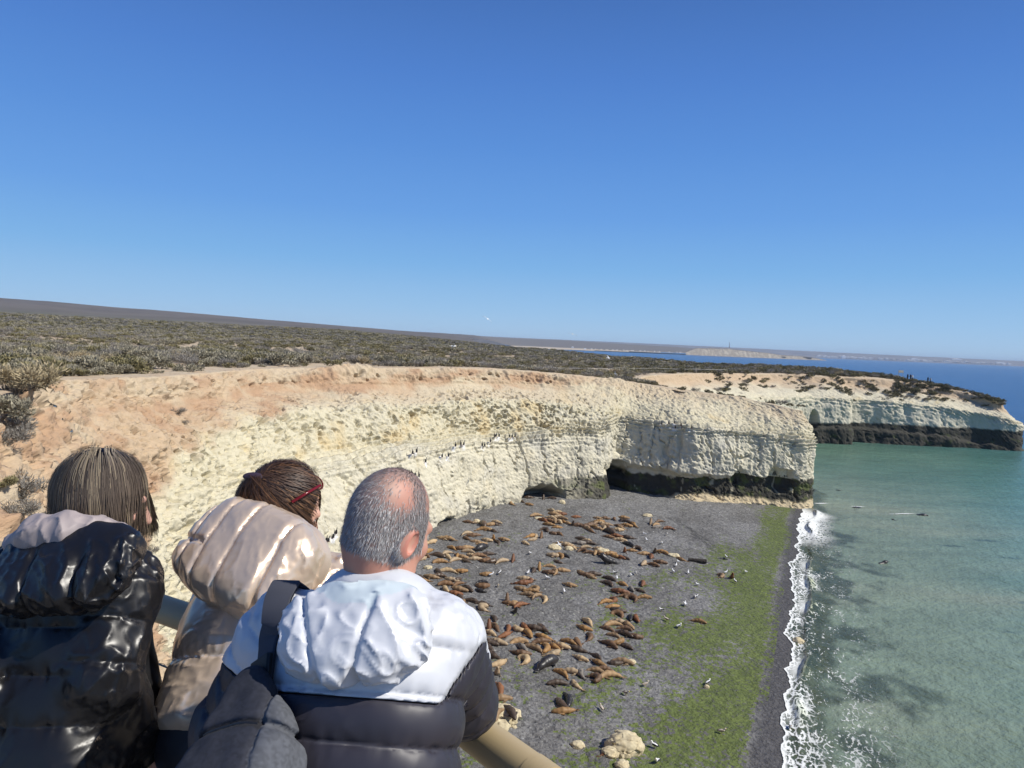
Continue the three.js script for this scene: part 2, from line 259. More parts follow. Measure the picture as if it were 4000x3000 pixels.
      d += ((0.3 - 0.17 * wall) * fbm(x / 0.62, y / 0.62, z / 0.62, 3) + 0.16 * ridge(x / 0.9, y / 0.9, z / 0.9, 2) * (upper + wall)) * rock * lerp(1, 0.35, talus);
      d += scarp * (0.55 * ridge(x / 1.5, y / 7, z / 1.5, 3) + 0.5 * fbm(x / 2.2, y / 1.0, z / 2.2, 3) - 0.3) - 0.9 * scarp * sstep(0.28, 0.42, fbm(x / 1.6, y / 0.8, z / 1.6 + 5, 2));
      d += soil * rock * (0.75 * fbm(x / 2.6, y / 1.5, z / 2.6, 4) + 0.34 * ridge(x / 1.7 + warp * 4, y / 7, z / 1.7, 3) + 0.35 * fbm(x / 0.8, y / 0.6, z / 0.8, 2) + 0.25 * (sstep(0.3, 0.6, noise(x / 6, y / 1.6, z / 6))));
    }
    // hollows cut by the sea at the foot
    const hole = (hx, hy, hz, rx, ry, dep) => { const e = Math.hypot((Math.hypot(x - hx, z - hz)) / rx, (y - hy) / ry); d -= dep * (1 - sstep(0.55, 1.05, e + 0.16 * noise(x / 1.5, y / 1.5, z / 1.5))); };
    if (u0 < 12 && g < 0.4) { hole(6.2, 2.6, -124, 4.6, 2.3, 5.5); hole(20.6, 4, -134.5, 3.6, 4.4, 6); hole(-9.6, 2.2, -105.3, 2.8, 1.1, 1.5); hole(-14.5, 2.2, -96.5, 2.4, 1.2, 1.6); hole(52.5, 5.6, -134, 3.4, 3.2, 1.6); hole(44, 5.2, -133, 2.2, 2.6, 0.9); }
    if (s.D > 0.6 && g < 0.55 && u0 > 12) hole(103, 7.5, -241, 1.7, 4, 3);
    N.y *= lerp(1, 0.5, onTop);
    const px = x + N.x * d, py = y + N.y * d * (1 - onTop) + onTop * 0.1 * fbm(x / 1.2, 3, z / 1.2, 3), pz = z + N.z * d;
    out[k * 3] = px; out[k * 3 + 1] = py; out[k * 3 + 2] = pz;
    uv[k * 2] = S[i] / 3; uv[k * 2 + 1] = j * (s.h / rows) / 3;
    // colours
    const m1 = fbm(x / 3, y / 2.2, z / 3, 4), m2 = fbm(x / 11, y / 7, z / 11, 3), fine = 1 + 0.16 * fbm(x / 0.7, y / 0.5, z / 0.7, 3);
    let c = mix3(C.cream, C.pale, clamp(wall * 0.85 + 0.2 * m1));
    c = mix3(c, C.grey, clamp(sstep(0.0, 0.45, m2 + 0.3 * m1) * 0.65 * (s.A + s.C) * (0.3 + wall)) + s.D * 0.25);
    c = mix3(c, mul3(C.cream, 0.82), 0.5 * wall * sstep(0.05, 0.4, fbm(x / 0.8, y / 9, z / 0.8, 3)));
    c = mix3(c, C.yellow, 0.42 * sstep(0.12, 0.5, fbm(x / 4.2, y / 6, z / 4.2, 3) + 0.22 * (upper - 0.4)) * (1 - 0.55 * wall));
    c = mix3(c, mul3(C.sand, 1.05), talus * 0.75);
    const soilC = mix3(mix3(C.red, C.tan, sstep(-0.25, 0.3, m1 + 0.8 * noise(x / 9, yw / 1.6, z / 9))), C.sand, sstep(0.0, 0.4, fbm(x / 6, y / 2.4, z / 6, 3) + (g > 0.93 ? 0.25 : -0.05)) * 0.8);
    c = mix3(c, soilC, red);
    c = mix3(c, C.tan, 0.55 * s.C * sstep(0.8, 0.95, g) * sstep(-0.3, 0.3, m2 + 0.25) );
    c = mix3(c, mix3(C.red, C.tan, 0.6), 0.85 * s.D * sstep(0.78, 0.93, g + warp));
    if (s.alg > 0) {
      const by = beachY(s.bx, s.bz), hi = lerp(5.9, 6.9, s.D) + (0.5 + 0.9 * s.C) * fbm(x / 3.2, 0.5, z / 3.2, 3) + 0.35 * noise(x / 0.5, y, z / 0.5), lo = s.D > 0.5 ? -9 : Math.max(0.2, by) + 1.2 + 0.9 * fbm(x / 2.4, 7, z / 2.4, 3) - 2.6 * (1 - sstep(20, 38, x));
      const w = s.alg * (1 - sstep(hi - 0.25, hi + 0.15, y)) * sstep(lo - 0.3, lo + 0.3, y);
      const mossy = sstep(0.02, 0.3, fbm(x / 2.1, y / 1.6, z / 2.1, 3) + (s.D > 0.5 ? -0.2 : 0.0)) ;
      c = mix3(c, C.foot, s.alg * (1 - sstep(lo, lo + 0.6, y)) * (1 - s.D));
      c = mix3(c, mix3(C.dark, C.moss, mossy), w * 0.96);
      c = mix3(c, C.cream, (1 - s.D) * w * 0.6 * sstep(0.3, 0.42, fbm(x / 0.9, y / 2.2, z / 0.9, 2)));
    }
    const topC = mix3(C.sand, C.tan, sstep(-0.3, 0.4, fbm(x / 3, 2, z / 3, 3))); c = mix3(c, topC, onTop * (1 - 0.2 * s.C));
    c = mul3(c, fine); col[k * 3] = c[0]; col[k * 3 + 1] = c[1]; col[k * 3 + 2] = c[2];
  }
  const idx = [];
  for (let j = 0; j < nv - 1; j++) for (let i = 0; i < nu - 1; i++) { const p = j * nu + i; idx.push(p, p + 1, p + nu, p + 1, p + nu + 1, p + nu); }
  const geo = geoFrom(out, Uint32Array.from(idx), col, uv);
  const m = add(mesh(geo, std({ vertexColors: true, roughness: 0.96, bumpMap: rockGrain, bumpScale: 0.2 }), name), name);
  tag(m, label, 'cliff', null, 'structure');
  return { m, out, nu, nv, col, geo };
}
const cliffSoil = buildCliff(0, 4.5, 0.2, 170, 16, 'soil_slope', 'steep orange earth slope falling away below the viewing platform');
const cliffNear = buildCliff(4.5, 21, 0.17, 205, 24, 'cliff', 'cream and orange sea cliff round the sea lion beach');
const cliffFar = buildCliff(21, 35, 0.45, 90, 12, 'far_cliff', 'pale headland cliff with a black tidal band beyond the cove');

// ---------------------------------------------------------------- the plateau and the hills
{
  const nu = 460, nv = 330, rmin = 5, rmax = 9500;
  const g = sheet(nu, nv, (i, j) => {
    const th = (-66 + i / (nu - 1) * 104) * Math.PI / 180, r = rmin * Math.pow(rmax / rmin, Math.pow(j / (nv - 1), 0.82)), x = Math.sin(th) * r, z = -Math.cos(th) * r, u = Math.tan(th);
    const keep = inLand(x, z), y = keep ? landY(x, z) : 0;
    const n1 = fbm(x / 4, 0, z / 4, 3), n2 = fbm(x / 40, 2, z / 40, 3), n3 = fbm(x / 260, 5, z / 260, 4);
    const sand = mul3(mix3(C.sand, C.tan, sstep(-0.3, 0.4, n1)), 1 + 0.12 * n2);
    const scrub = mix3(mix3([0.1, 0.088, 0.055], [0.062, 0.062, 0.032], sstep(-0.3, 0.3, n2)), [0.15, 0.13, 0.1], sstep(-0.1, 0.5, n3) * 0.6);
    let c = mix3(sand, scrub, sstep(150, 520, r) * 0.95);
    if (r > 2000 && u < 0.06) c = mix3(c, mix3([0.085, 0.07, 0.055], [0.12, 0.1, 0.08], sstep(-0.3, 0.3, n3 + 0.4 * n2)), sstep(1500, 2600, r));
    if (u < 0.05 && r > 2900) c = mix3(c, [0.26, 0.2, 0.15], 0.6 * sstep(0.2, 0.5, fbm(x / 90, 1, z / 160, 3)) * sstep(2900, 3300, r) * (1 - sstep(3600, 3800, r)));
    if (r > 4300 && u > -0.06) c = mix3(c, mix3(C.sand, [0.13, 0.11, 0.085], sstep(11, 14.5, y + 2 * n3)), sstep(-0.06, -0.02, u));
    return { x, y, z, c, keep, u: x / 3, v: z / 3 };
  }, true);
  tag(add(mesh(g, std({ vertexColors: true, roughness: 1, bumpMap: rockGrain, bumpScale: 0.08 }), 'ground'), 'ground'), 'sandy plateau of scrub running back to long low hills', 'ground', null, 'structure');
}
// the white bluffs across the bay, 5 km away
{
  const nu = 320, nv = 26, A = [1180, -4850], B = [2230, -5060];
  const hgt = [[0, 16], [0.08, 48], [0.3, 55], [0.45, 43], [0.6, 34], [0.68, 24], [0.85, 20], [0.96, 10], [1, 2]];
  const g = sheet(nu, nv, (i, j) => {
    const s = i / (nu - 1), t = j / (nv - 1), h = tableAt(hgt, s) * (1 + 0.08 * fbm(s * 30, 0, 0, 3)), bx = lerp(A[0], B[0], s), bz = lerp(A[1], B[1], s);
    const gul = ridge(s * 46, t * 1.2, 0, 3), back = t < 0.12 ? t * 160 : 20 + (t - 0.12) * 150 * (h / 60) + gul * 14 * (t - 0.12);
    const y = t < 0.12 ? t * 30 : t > 0.85 ? h + (t - 0.85) * 20 : 3.6 + (h - 3.6) * (t - 0.12) / 0.73;
    let c = mix3([0.4, 0.355, 0.27], [0.2, 0.165, 0.12], sstep(0.0, 0.5, gul * 0.6 + fbm(s * 60, t * 6, 0, 3)) * 0.8);
    c = mix3(c, [0.13, 0.11, 0.085], sstep(0.78, 0.9, t + 0.1 * fbm(s * 80, t, 3, 2)));
    return { x: bx + back * 0.1, y, z: bz - back, c };
  });
  tag(add(mesh(g, std({ vertexColors: true, side: THREE.DoubleSide }), 'bluffs'), 'bluffs'), 'pale eroded bluffs on the far side of the bay', 'bluffs', null, 'structure');
}
// the far coast, 12 km away
{
  const nu = 400, nv = 18;
  const g = sheet(nu, nv, (i, j) => {
    const x = lerp(-3000, 13000, i / (nu - 1)), t = j / (nv - 1), top = tableAt([[-3000, 150], [2500, 140], [5000, 128], [8000, 112], [13000, 96]], x) + 7 * fbm(x / 900, 2, 0, 4);
    const y = t < 0.1 ? t * 60 : 6 + (top - 6) * Math.pow((t - 0.1) / 0.9, 0.8) + 4 * fbm(x / 150, t * 5, 1, 3) * t * (1 - t) * 4;
    const c = mix3(mix3([0.1, 0.085, 0.075], [0.2, 0.17, 0.14], sstep(-0.2, 0.4, fbm(x / 300, t * 7, 0, 4))), [0.32, 0.28, 0.22], sstep(0.15, 0.5, fbm(x / 120, t * 9, 3, 3)) * (1 - t) * 0.7);
    return { x, y, z: -11600 - t * 2600 - 0.05 * Math.abs(x), c };
  });
  tag(add(mesh(g, std({ vertexColors: true, side: THREE.DoubleSide }), 'far_coast'), 'far_coast'), 'long flat hazy blue coast on the horizon', 'coast', null, 'structure');
}
// ---------------------------------------------------------------- the shingle beach
const rockery = (x, z) => sstep(4, 16, shoreT(x, z));
function beachSurf(x, z) { return beachY(x, z) + rockery(x, z) * (0.24 * fbm(x / 1.3, 0, z / 1.0, 3) + 0.16 * noise(x / 3.7, 4, z / 3.7)) + 0.02 * noise(x / 0.5, 1, z / 0.5); }
{
  const X0 = -34, X1 = 66, Z0 = -143, Z1 = -41, n = 2048, r = rng(5);
  const speck = new Float32Array(n * n); for (let i = 0; i < speck.length; i++) speck[i] = r();
  const gp = (px, py) => ground(px, py, beachY), TRACKS = [[gp(2610, 2022), gp(2700, 2075)], [gp(2700, 2075), gp(2830, 2188)], [gp(2640, 2030), gp(2760, 2110)], [gp(2760, 2110), gp(2850, 2180)]];
  const tex = dataTex(n, n, (px, py) => {
    const x = lerp(X0, X1, px / n), z = lerp(Z0, Z1, py / n), t = shoreT(x, z), s = shoreS(x, z), k0 = speck[py * n + px], kb = speck[(py >> 2) * n + (px >> 2)], kc = speck[(py >> 3) * n + 900 + (px >> 3)], k = clamp(0.3 * k0 + 0.45 * kb + 0.25 * kc + 0.25 * (kb - 0.5));
    const m = fbm(x / 7, 0, z / 7, 3), m2 = fbm(x / 1.3, 3, z / 1.3, 3);
    let c = mix3([0.117, 0.113, 0.105], [0.175, 0.172, 0.165], sstep(-0.4, 0.5, m + 0.5 * m2 + 0.35 * sstep(-118, -128, z) * sstep(10, 20, t)));
    c = mul3(c, 0.52 + 0.96 * k);
    if (kb > 0.993 && k0 > 0.3 || k0 > 0.996) c = [0.4, 0.39, 0.36];
    // tracks dragged across the shingle
    for (const [a, e] of TRACKS) { const ux = e.x - a.x, uz = e.z - a.z, h = clamp(((x - a.x) * ux + (z - a.z) * uz) / (ux * ux + uz * uz)), dd = Math.hypot(x - a.x - ux * h, z - a.z - uz * h) + 0.5 * noise(x / 1.5, z / 1.5); if (dd < 0.28) c = mul3(c, 0.62); }
    // damp shingle by the water
    const wet = 1 - sstep(2.2, 3.6, t + 0.7 * noise(s / 5, 2) + 0.25 * m2); c = mix3(c, mul3([0.052, 0.05, 0.052], 0.75 + 0.5 * k), wet * 0.85);
    // washed-up green weed: a thick band above the damp edge, patches farther in
    const f = fbm((x * 0.92 + z * 0.39) / 4.5 + 3, 9, (z * 0.92 - x * 0.39) / 11, 4) * 0.8 + 0.75 * fbm(x / 0.9, 5, z / 0.7, 3) + 0.5 * (kb - 0.5), reach = lerp(8, 26, sstep(68, 22, s)) ;
    const dens = t < 3 ? 0 : 0.56 * (1 - sstep(4.5, lerp(8, 12, sstep(75, 20, s)), t)) + 0.36 * (1 - sstep(7, reach, t)) - 0.1 - 0.35 * sstep(reach * 0.8, reach * 1.15 + 4, t) - 0.8 * (1 - sstep(2.6, 4, t));
    const weed = sstep(0.04, 0.16, dens * 0.74 + f * 1.0 - 0.16) * (t < 2.2 ? 0 : 1);
    const wc = mix3([0.048, 0.07, 0.006], [0.125, 0.165, 0.016], clamp(k * 0.8 + 0.5 * m2)); c = mix3(c, wc, weed * (k > 0.18 ? 0.88 : 0.25));
    return [l2s(c[0]), l2s(c[1]), l2s(c[2])];
  }, true, false);
  const nx = 401, nz = 511, ZF = -14;
  const g = sheet(nx, nz, (i, j) => { const x = lerp(X0, X1, i / (nx - 1)), z = lerp(Z0, ZF, j / (nz - 1)); return { x, y: beachSurf(x, z), z, u: (x - X0) / (X1 - X0), v: (z - Z0) / (Z1 - Z0) }; });
  g.deleteAttribute('color');
  const pebble = grainTex(512, 22, 4); pebble.repeat.set(14, 14);
  tag(add(mesh(g, std({ map: tex, roughness: 0.85, bumpMap: pebble, bumpScale: 0.2 }), 'beach'), 'beach'), 'grey shingle beach strewn with green weed below the cliff', 'beach', null, 'structure');
}
// ---------------------------------------------------------------- the sea
const waveY = (x, z, r) => { const k = 1 - sstep(220, 700, r) * 0.75; return k * (0.1 * noise((x + 0.3 * z) / 7, (z - 0.25 * x) / 3.2, 1) + 0.055 * noise((x + 0.4 * z) / 2.6, (z - 0.2 * x) / 1.3, 5) + 0.03 * noise(x / 1.1, z / 0.7, 2)); };
let seaMat;
function seaColour(x, z, r) {
    const t = shoreT(x, z), s = shoreS(x, z);
    const n1 = fbm((x + 0.35 * z) / 34, z / 13, 1, 4), n2 = fbm((x + 0.35 * z) / 9, z / 3.2, 7, 3), n3 = fbm(x / 60, z / 40, 9, 3);
    // clear shoal green near the land, deepening to blue offshore
    let c = mix3([0.175, 0.225, 0.16], [0.09, 0.205, 0.17], sstep(-8, -60, t + 14 * n1));
    c = mix3(c, [0.235, 0.24, 0.165], 0.7 * sstep(0.0, 0.4, n3 + 0.5 * n1) * sstep(-60, -8, t) * sstep(260, 60, r));
    c = mix3(c, [0.065, 0.15, 0.105], 0.75 * sstep(150, 215, r) * (1 - sstep(10, 40, x - 165)));
    c = mix3(c, [0.025, 0.115, 0.18], sstep(30, 75, (x - 150) + 0.22 * (-z - 200) + 16 * n3) * sstep(140, 230, r));
    c = mix3(c, [0.008, 0.058, 0.17], sstep(235, 420, r));
    c = mul3(c, 1 + 0.25 * n2 + 0.3 * n1);
    // drifting weed and kelp in the shallows
    const kelp = sstep(0.0, 0.3, 0.75 * fbm(s / 9, 1.3, t / 7, 3) + 0.5 * fbm(s / 2.4, 4, t / 2.6, 3) + 0.34 * noise(s / 17, 4.4) + 0.03 + 0.3 * sstep(-10, -2, t) - 0.42 * sstep(-6, -26, t)) * sstep(-23, -8, t) * sstep(100, 76, s);
    c = mix3(c, [0.02, 0.03, 0.022], kelp * 0.68);
    const patch = sstep(0.32, 0.45, fbm((x + z * 0.2) / 11, z / 3.4, 21, 3)) * sstep(80, 100, r) * sstep(160, 140, r); c = mix3(c, [0.03, 0.06, 0.06], patch * 0.7);
    return c;
}
{
  const nu = 460, nv = 620;
  const g = sheet(nu, nv, (i, j) => {
    const q = j / (nv - 1), th = (-22 + i / (nu - 1) * 72) * Math.PI / 180, r = q < 0.72 ? lerp(26, 320, Math.pow(q / 0.72, 1.25)) : 320 * Math.pow(90, (q - 0.72) / 0.28), x = Math.sin(th) * r, z = -Math.cos(th) * r;
    const y = waveY(x, z, r);
    return { x, y, z, c: seaColour(x, z, r), u: x / 9, v: z / 9 };
  });
  const rip = grainTex(512, 10, 5);
  seaMat = phys({ vertexColors: true, roughness: 0.24, ior: 1.33, specularIntensity: 0.6, bumpMap: rip, bumpScale: 0.3 });
  tag(add(mesh(g, seaMat, 'sea'), 'sea'), 'green shallows turning to deep blue open sea', 'sea', null, 'structure');
}
// ---------------------------------------------------------------- surf: swash lace, foam streaks and small breakers along the waterline
{
  const S0 = -6, S1 = 112, T0 = -16, T1 = 4.2, n = 2048, m = 512;
  const lobe = (s) => 1.1 + 1.5 * noise(s / 11, 2.2) + 0.7 * noise(s / 3.3, 8.1) + 0.25 * noise(s / 0.9, 3);
  const crest = (s) => -0.9 + 1.3 * noise(s / 13, 6.6) + 0.4 * noise(s / 4, 1.1);
  const crestH = (s) => 0.12 + 0.5 * sstep(-0.15, 0.3, noise(s / 9 + 4, 1.7));
  const tex = dataTex(n, m, (px, py) => {
    const s = lerp(S0, S1, px / n), t = lerp(T0, T1, py / m), L = lobe(s), cr = crest(s), d = L - t;
    if (d < 0) return [0.9, 0.92, 0.9, 0];
    const lace = clamp(1 - 3.2 * Math.abs(noise(s / 0.8 + 0.8 * noise(s * 0.7, t * 0.7), t / 0.42, 3.3))) + 0.6 * clamp(1 - 3.5 * Math.abs(noise(s / 0.35, t / 0.2, 9.3))), pat = fbm(s / 4.5, t / 1.8, 2, 3), rag = fbm(s / 0.8, t / 0.35, 5, 3);
    const wide = 0.8 + 2.3 * sstep(-0.15, 0.35, noise(s / 12, 5.5)) + 2.8 * sstep(66, 80, s) * sstep(98, 88, s);
    let a = 0.95 * (1 - sstep(0.05, 0.4, d + 0.3 * rag));                                             // the swash edge
    a = Math.max(a, sstep(0.0, 0.28, 0.45 * rag + 0.42 * lace + 0.35 * pat - 0.12 + 0.3 * sstep(66, 80, s)) * (1 - sstep(wide * 0.6, wide * 1.3, d + rag)) * 0.92);
    a = Math.max(a, sstep(0.2, 0.42, 0.5 * pat + 0.45 * rag + 0.42 * lace - 0.3 + 0.12 * sstep(20, 0, s)) * (1 - sstep(3, 9.5, -t + 3 * pat)) * sstep(74, 60, s) * 0.75);
    const q = t - cr, heavy = sstep(-0.1, 0.35, noise(s / 9 + 4, 1.7));
    a = Math.max(a, heavy * sstep(-0.25, 0.1, q) * (1 - sstep(0.7, 1.9, q + 0.9 * rag)) * (0.75 + 0.5 * rag));         // broken white water ahead of the crest
    const fs = sstep(60, 72, s); a = Math.max(a, fs * sstep(-0.2, 0.25, rag + 0.5 * pat + 0.18) * (1 - sstep(2, 6.5, d)) * 0.9 * sstep(98, 88, s));
    const g = heavy * (1 - fs) * (1 - sstep(-0.3, 0.7, q)) * sstep(-0.9, -0.3, q);
    a *= 1 - sstep(84, 92, s - 0.9 * t - 3);
    return [lerp(0.93, 0.82, g), lerp(0.94, 0.85, g), lerp(0.92, 0.68, g), clamp(a)];
  }, true, false);
  const nu = 700, nv = 96;
  const shape = (s, t, lift) => { const x = SA[0] + SD[0] * s + SN[0] * t, z = SA[1] + SD[1] * s + SN[1] * t, q = t - crest(s); let y = Math.max(beachSurf(x, z) + 0.03, waveY(x, z, Math.hypot(x, z))) + lift; y += crestH(s) * (q < 0 ? Math.exp(-q * q / 1.1) : Math.exp(-q * q / 0.07)) * sstep(-15, -12, t); return { x, y, z }; };
  const wc = sheet(nu, 80, (i, j) => { const s = lerp(S0, S1, i / (nu - 1)), t = lerp(-7, lobe(s) - 0.05, Math.pow(j / 79, 0.8)), p = shape(s, t, 0.02); const h = fbm(s / 3, t, 4, 3); const dk = mix3([0.035, 0.05, 0.03], [0.075, 0.09, 0.05], sstep(-0.3, 0.4, h)), w = sstep(-3.2, -1.2, t - crest(s) + 1.2 * h); return { ...p, y: p.y - 0.03 * sstep(-5, -7, t), c: mix3(seaColour(p.x, p.z, Math.hypot(p.x, p.z)), dk, w * 0.85), u: p.x / 9, v: p.z / 9 }; });
  tag(add(mesh(wc, seaMat, 'shore_wave'), 'shore_wave'), 'low weedy wave rolling onto the shingle', 'wave', null, 'structure');
  const fg = sheet(nu, nv, (i, j) => { const s = lerp(S0, S1, i / (nu - 1)), t = lerp(T0, T1, j / (nv - 1)); const p = shape(s, t, 0.045); return { ...p, u: i / (nu - 1), v: j / (nv - 1) }; });
  fg.deleteAttribute('color');
  tag(add(mesh(fg, std({ map: tex, transparent: true, roughness: 0.7, side: THREE.DoubleSide }), 'foam'), 'foam'), 'white sea foam lacing the waterline', 'foam', null, 'stuff');
  // foam trailing from the reef rocks
  [[3350, 1978, 4.5, 1.1, 0.25], [3530, 2006, 8, 1.0, 0.22], [3205, 1965, 5, 1.3, 0.2]].forEach(([px, py, w, d, turn], k) => {
    const t2 = dataTex(192, 48, (x, y) => { const u = x / 192 * 2 - 1, v = y / 48 * 2 - 1, e = 1 - Math.hypot(u, v + 0.3 * noise(u * 3, k)), n = 0.5 * fbm(x / 9, y / 4, k * 5, 3) + 0.45 * clamp(1 - 3 * Math.abs(noise(x / 7, y / 3, k + 2))); return [0.93, 0.94, 0.92, sstep(0.15, 0.45, e * 0.8 + n - 0.3)]; }, true, false), pl = new THREE.PlaneGeometry(w, d, 30, 6).rotateX(-Math.PI / 2), q = ground(px, py, () => 0.1), a = pl.attributes.position; pl.rotateY(turn);
    for (let i = 0; i < a.count; i++) { const X = a.getX(i) + q.x, Z = a.getZ(i) + q.z; a.setXYZ(i, X, waveY(X, Z, Math.hypot(X, Z)) + 0.06, Z); } pl.computeVertexNormals();
    tag(add(mesh(pl, std({ map: t2, transparent: true, roughness: 0.7, side: THREE.DoubleSide }), 'foam'), 'foam'), ['foam trailing beside the wet black rock', 'line of foam beside the low dark reef', 'foam washing round the promontory corner'][k], 'foam', null, 'stuff');
  });
}
// ---------------------------------------------------------------- bodies: distance fields meshed as one skin (surface nets)
const smin = (a, b, k) => { const h = Math.max(k - Math.abs(a - b), 0) / k; return Math.min(a, b) - h * h * k * 0.25; };
const smax = (a, b, k) => -smin(-a, -b, k);
function capF(a, b, ra, rb) {                             // a tapered limb between two joints
  const bx = b.x - a.x, by = b.y - a.y, bz = b.z - a.z, bb = bx * bx + by * by + bz * bz || 1e-9;
  return (x, y, z) => { const px = x - a.x, py = y - a.y, pz = z - a.z, h = clamp((px * bx + py * by + pz * bz) / bb); return Math.hypot(px - bx * h, py - by * h, pz - bz * h) - (ra + (rb - ra) * h); };
}
function ellF(c, r, q) {                                  // an ellipsoid, turned by the quaternion q
  const m = q ? new THREE.Matrix4().makeRotationFromQuaternion(q).invert().elements : null;
  return (x, y, z) => { x -= c.x; y -= c.y; z -= c.z; if (m) { const X = m[0] * x + m[4] * y + m[8] * z, Y = m[1] * x + m[5] * y + m[9] * z; z = m[2] * x + m[6] * y + m[10] * z; x = X; y = Y; } const k0 = Math.hypot(x / r.x, y / r.y, z / r.z), k1 = Math.hypot(x / (r.x * r.x), y / (r.y * r.y), z / (r.z * r.z)); return k1 < 1e-6 ? -Math.min(r.x, r.y, r.z) : k0 * (k0 - 1) / k1; };
}
const blend = (k, ...fs) => (x, y, z) => { let d = fs[0](x, y, z); for (let i = 1; i < fs.length; i++) d = smin(d, fs[i](x, y, z), k); return d; };
function sdfGeo(f, lo, hi, cell, color, block = 5) {
  const nx = Math.ceil((hi.x - lo.x) / cell) + 1, ny = Math.ceil((hi.y - lo.y) / cell) + 1, nz = Math.ceil((hi.z - lo.z) / cell) + 1, val = new Float32Array(nx * ny * nz);
  const reach = block * cell * 0.87 * 1.35 + cell * 1.5;
  for (let bz = 0; bz < nz; bz += block) for (let by = 0; by < ny; by += block) for (let bx = 0; bx < nx; bx += block) {
    const c = f(lo.x + (bx + block / 2) * cell, lo.y + (by + block / 2) * cell, lo.z + (bz + block / 2) * cell), far = Math.abs(c) > reach;
    for (let k = bz; k < Math.min(nz, bz + block); k++) for (let j = by; j < Math.min(ny, by + block); j++) for (let i = bx; i < Math.min(nx, bx + block); i++) val[(k * ny + j) * nx + i] = far ? c : f(lo.x + i * cell, lo.y + j * cell, lo.z + k * cell);
  }
  const at = new Int32Array(nx * ny * nz).fill(-1), pos = [], idx = [], sx = 1, sy = nx, sz = nx * ny;
  const E = [[0, 1], [2, 3], [4, 5], [6, 7], [0, 2], [1, 3], [4, 6], [5, 7], [0, 4], [1, 5], [2, 6], [3, 7]], v = new Float32Array(8);
  for (let k = 0; k < nz - 1; k++) for (let j = 0; j < ny - 1; j++) for (let i = 0; i < nx - 1; i++) {
    const o = k * sz + j * sy + i; let s = 0;
    for (let c = 0; c < 8; c++) { v[c] = val[o + (c & 1) + ((c >> 1) & 1) * sy + (c >> 2) * sz]; if (v[c] < 0) s++; }
    if (s === 0 || s === 8) continue;
    let X = 0, Y = 0, Z = 0, n = 0;
    for (const [a, b] of E) if (v[a] < 0 !== v[b] < 0) { const t = v[a] / (v[a] - v[b]); X += lerp(a & 1, b & 1, t); Y += lerp((a >> 1) & 1, (b >> 1) & 1, t); Z += lerp(a >> 2, b >> 2, t); n++; }
    at[o] = pos.length / 3; pos.push(lo.x + (i + X / n) * cell, lo.y + (j + Y / n) * cell, lo.z + (k + Z / n) * cell);
  }
  const quad = (a, b, c, d, flip) => { if (a < 0 || b < 0 || c < 0 || d < 0) return; flip ? idx.push(a, c, b, a, d, c) : idx.push(a, b, c, a, c, d); };
  for (let k = 1; k < nz - 1; k++) for (let j = 1; j < ny - 1; j++) for (let i = 1; i < nx - 1; i++) {
    const o = k * sz + j * sy + i, a = val[o] < 0;
    if (a !== val[o + sx] < 0) quad(at[o], at[o - sy], at[o - sy - sz], at[o - sz], !a);
    if (a !== val[o + sy] < 0) quad(at[o], at[o - sz], at[o - sz - sx], at[o - sx], !a);
    if (a !== val[o + sz] < 0) quad(at[o], at[o - sx], at[o - sx - sy], at[o - sy], !a);
  }
  const n = pos.length / 3, nor = new Float32Array(n * 3), col = color ? new Float32Array(n * 3) : null, e = cell * 0.5;
  for (let i = 0; i < n; i++) {
    const x = pos[i * 3], y = pos[i * 3 + 1], z = pos[i * 3 + 2], a = f(x + e, y - e, z - e), b = f(x - e, y - e, z + e), c = f(x - e, y + e, z - e), d = f(x + e, y + e, z + e);
    let gx = a - b - c + d, gy = -a - b + c + d, gz = -a + b - c + d; const l = Math.hypot(gx, gy, gz) || 1;
    gx /= l; gy /= l; gz /= l; nor[i * 3] = gx; nor[i * 3 + 1] = gy; nor[i * 3 + 2] = gz;
    if (col) { const q = color(x, y, z, gx, gy, gz); col[i * 3] = q[0]; col[i * 3 + 1] = q[1]; col[i * 3 + 2] = q[2]; }
  }
  return geoFrom(pos, idx, col, null, nor);
}
// where a pixel's ray first meets a field
function hit(px, py, f, from = 0.4, to = 6) { const r = ray(px, py), k = 1 / -r.z; let d = from; for (let i = 0; i < 200 && d < to; i++) { const p = r.clone().multiplyScalar(d * k).add(CAM), s = f(p.x, p.y, p.z); if (s < 0.0015) return p; d += Math.max(0.001, s * 0.6); } return null; }
let onCliffPick;
// ---------------------------------------------------------------- scrub
const bushMat = std({ vertexColors: true, roughness: 1, side: THREE.DoubleSide }), twigMat = std({ vertexColors: true, roughness: 1 });
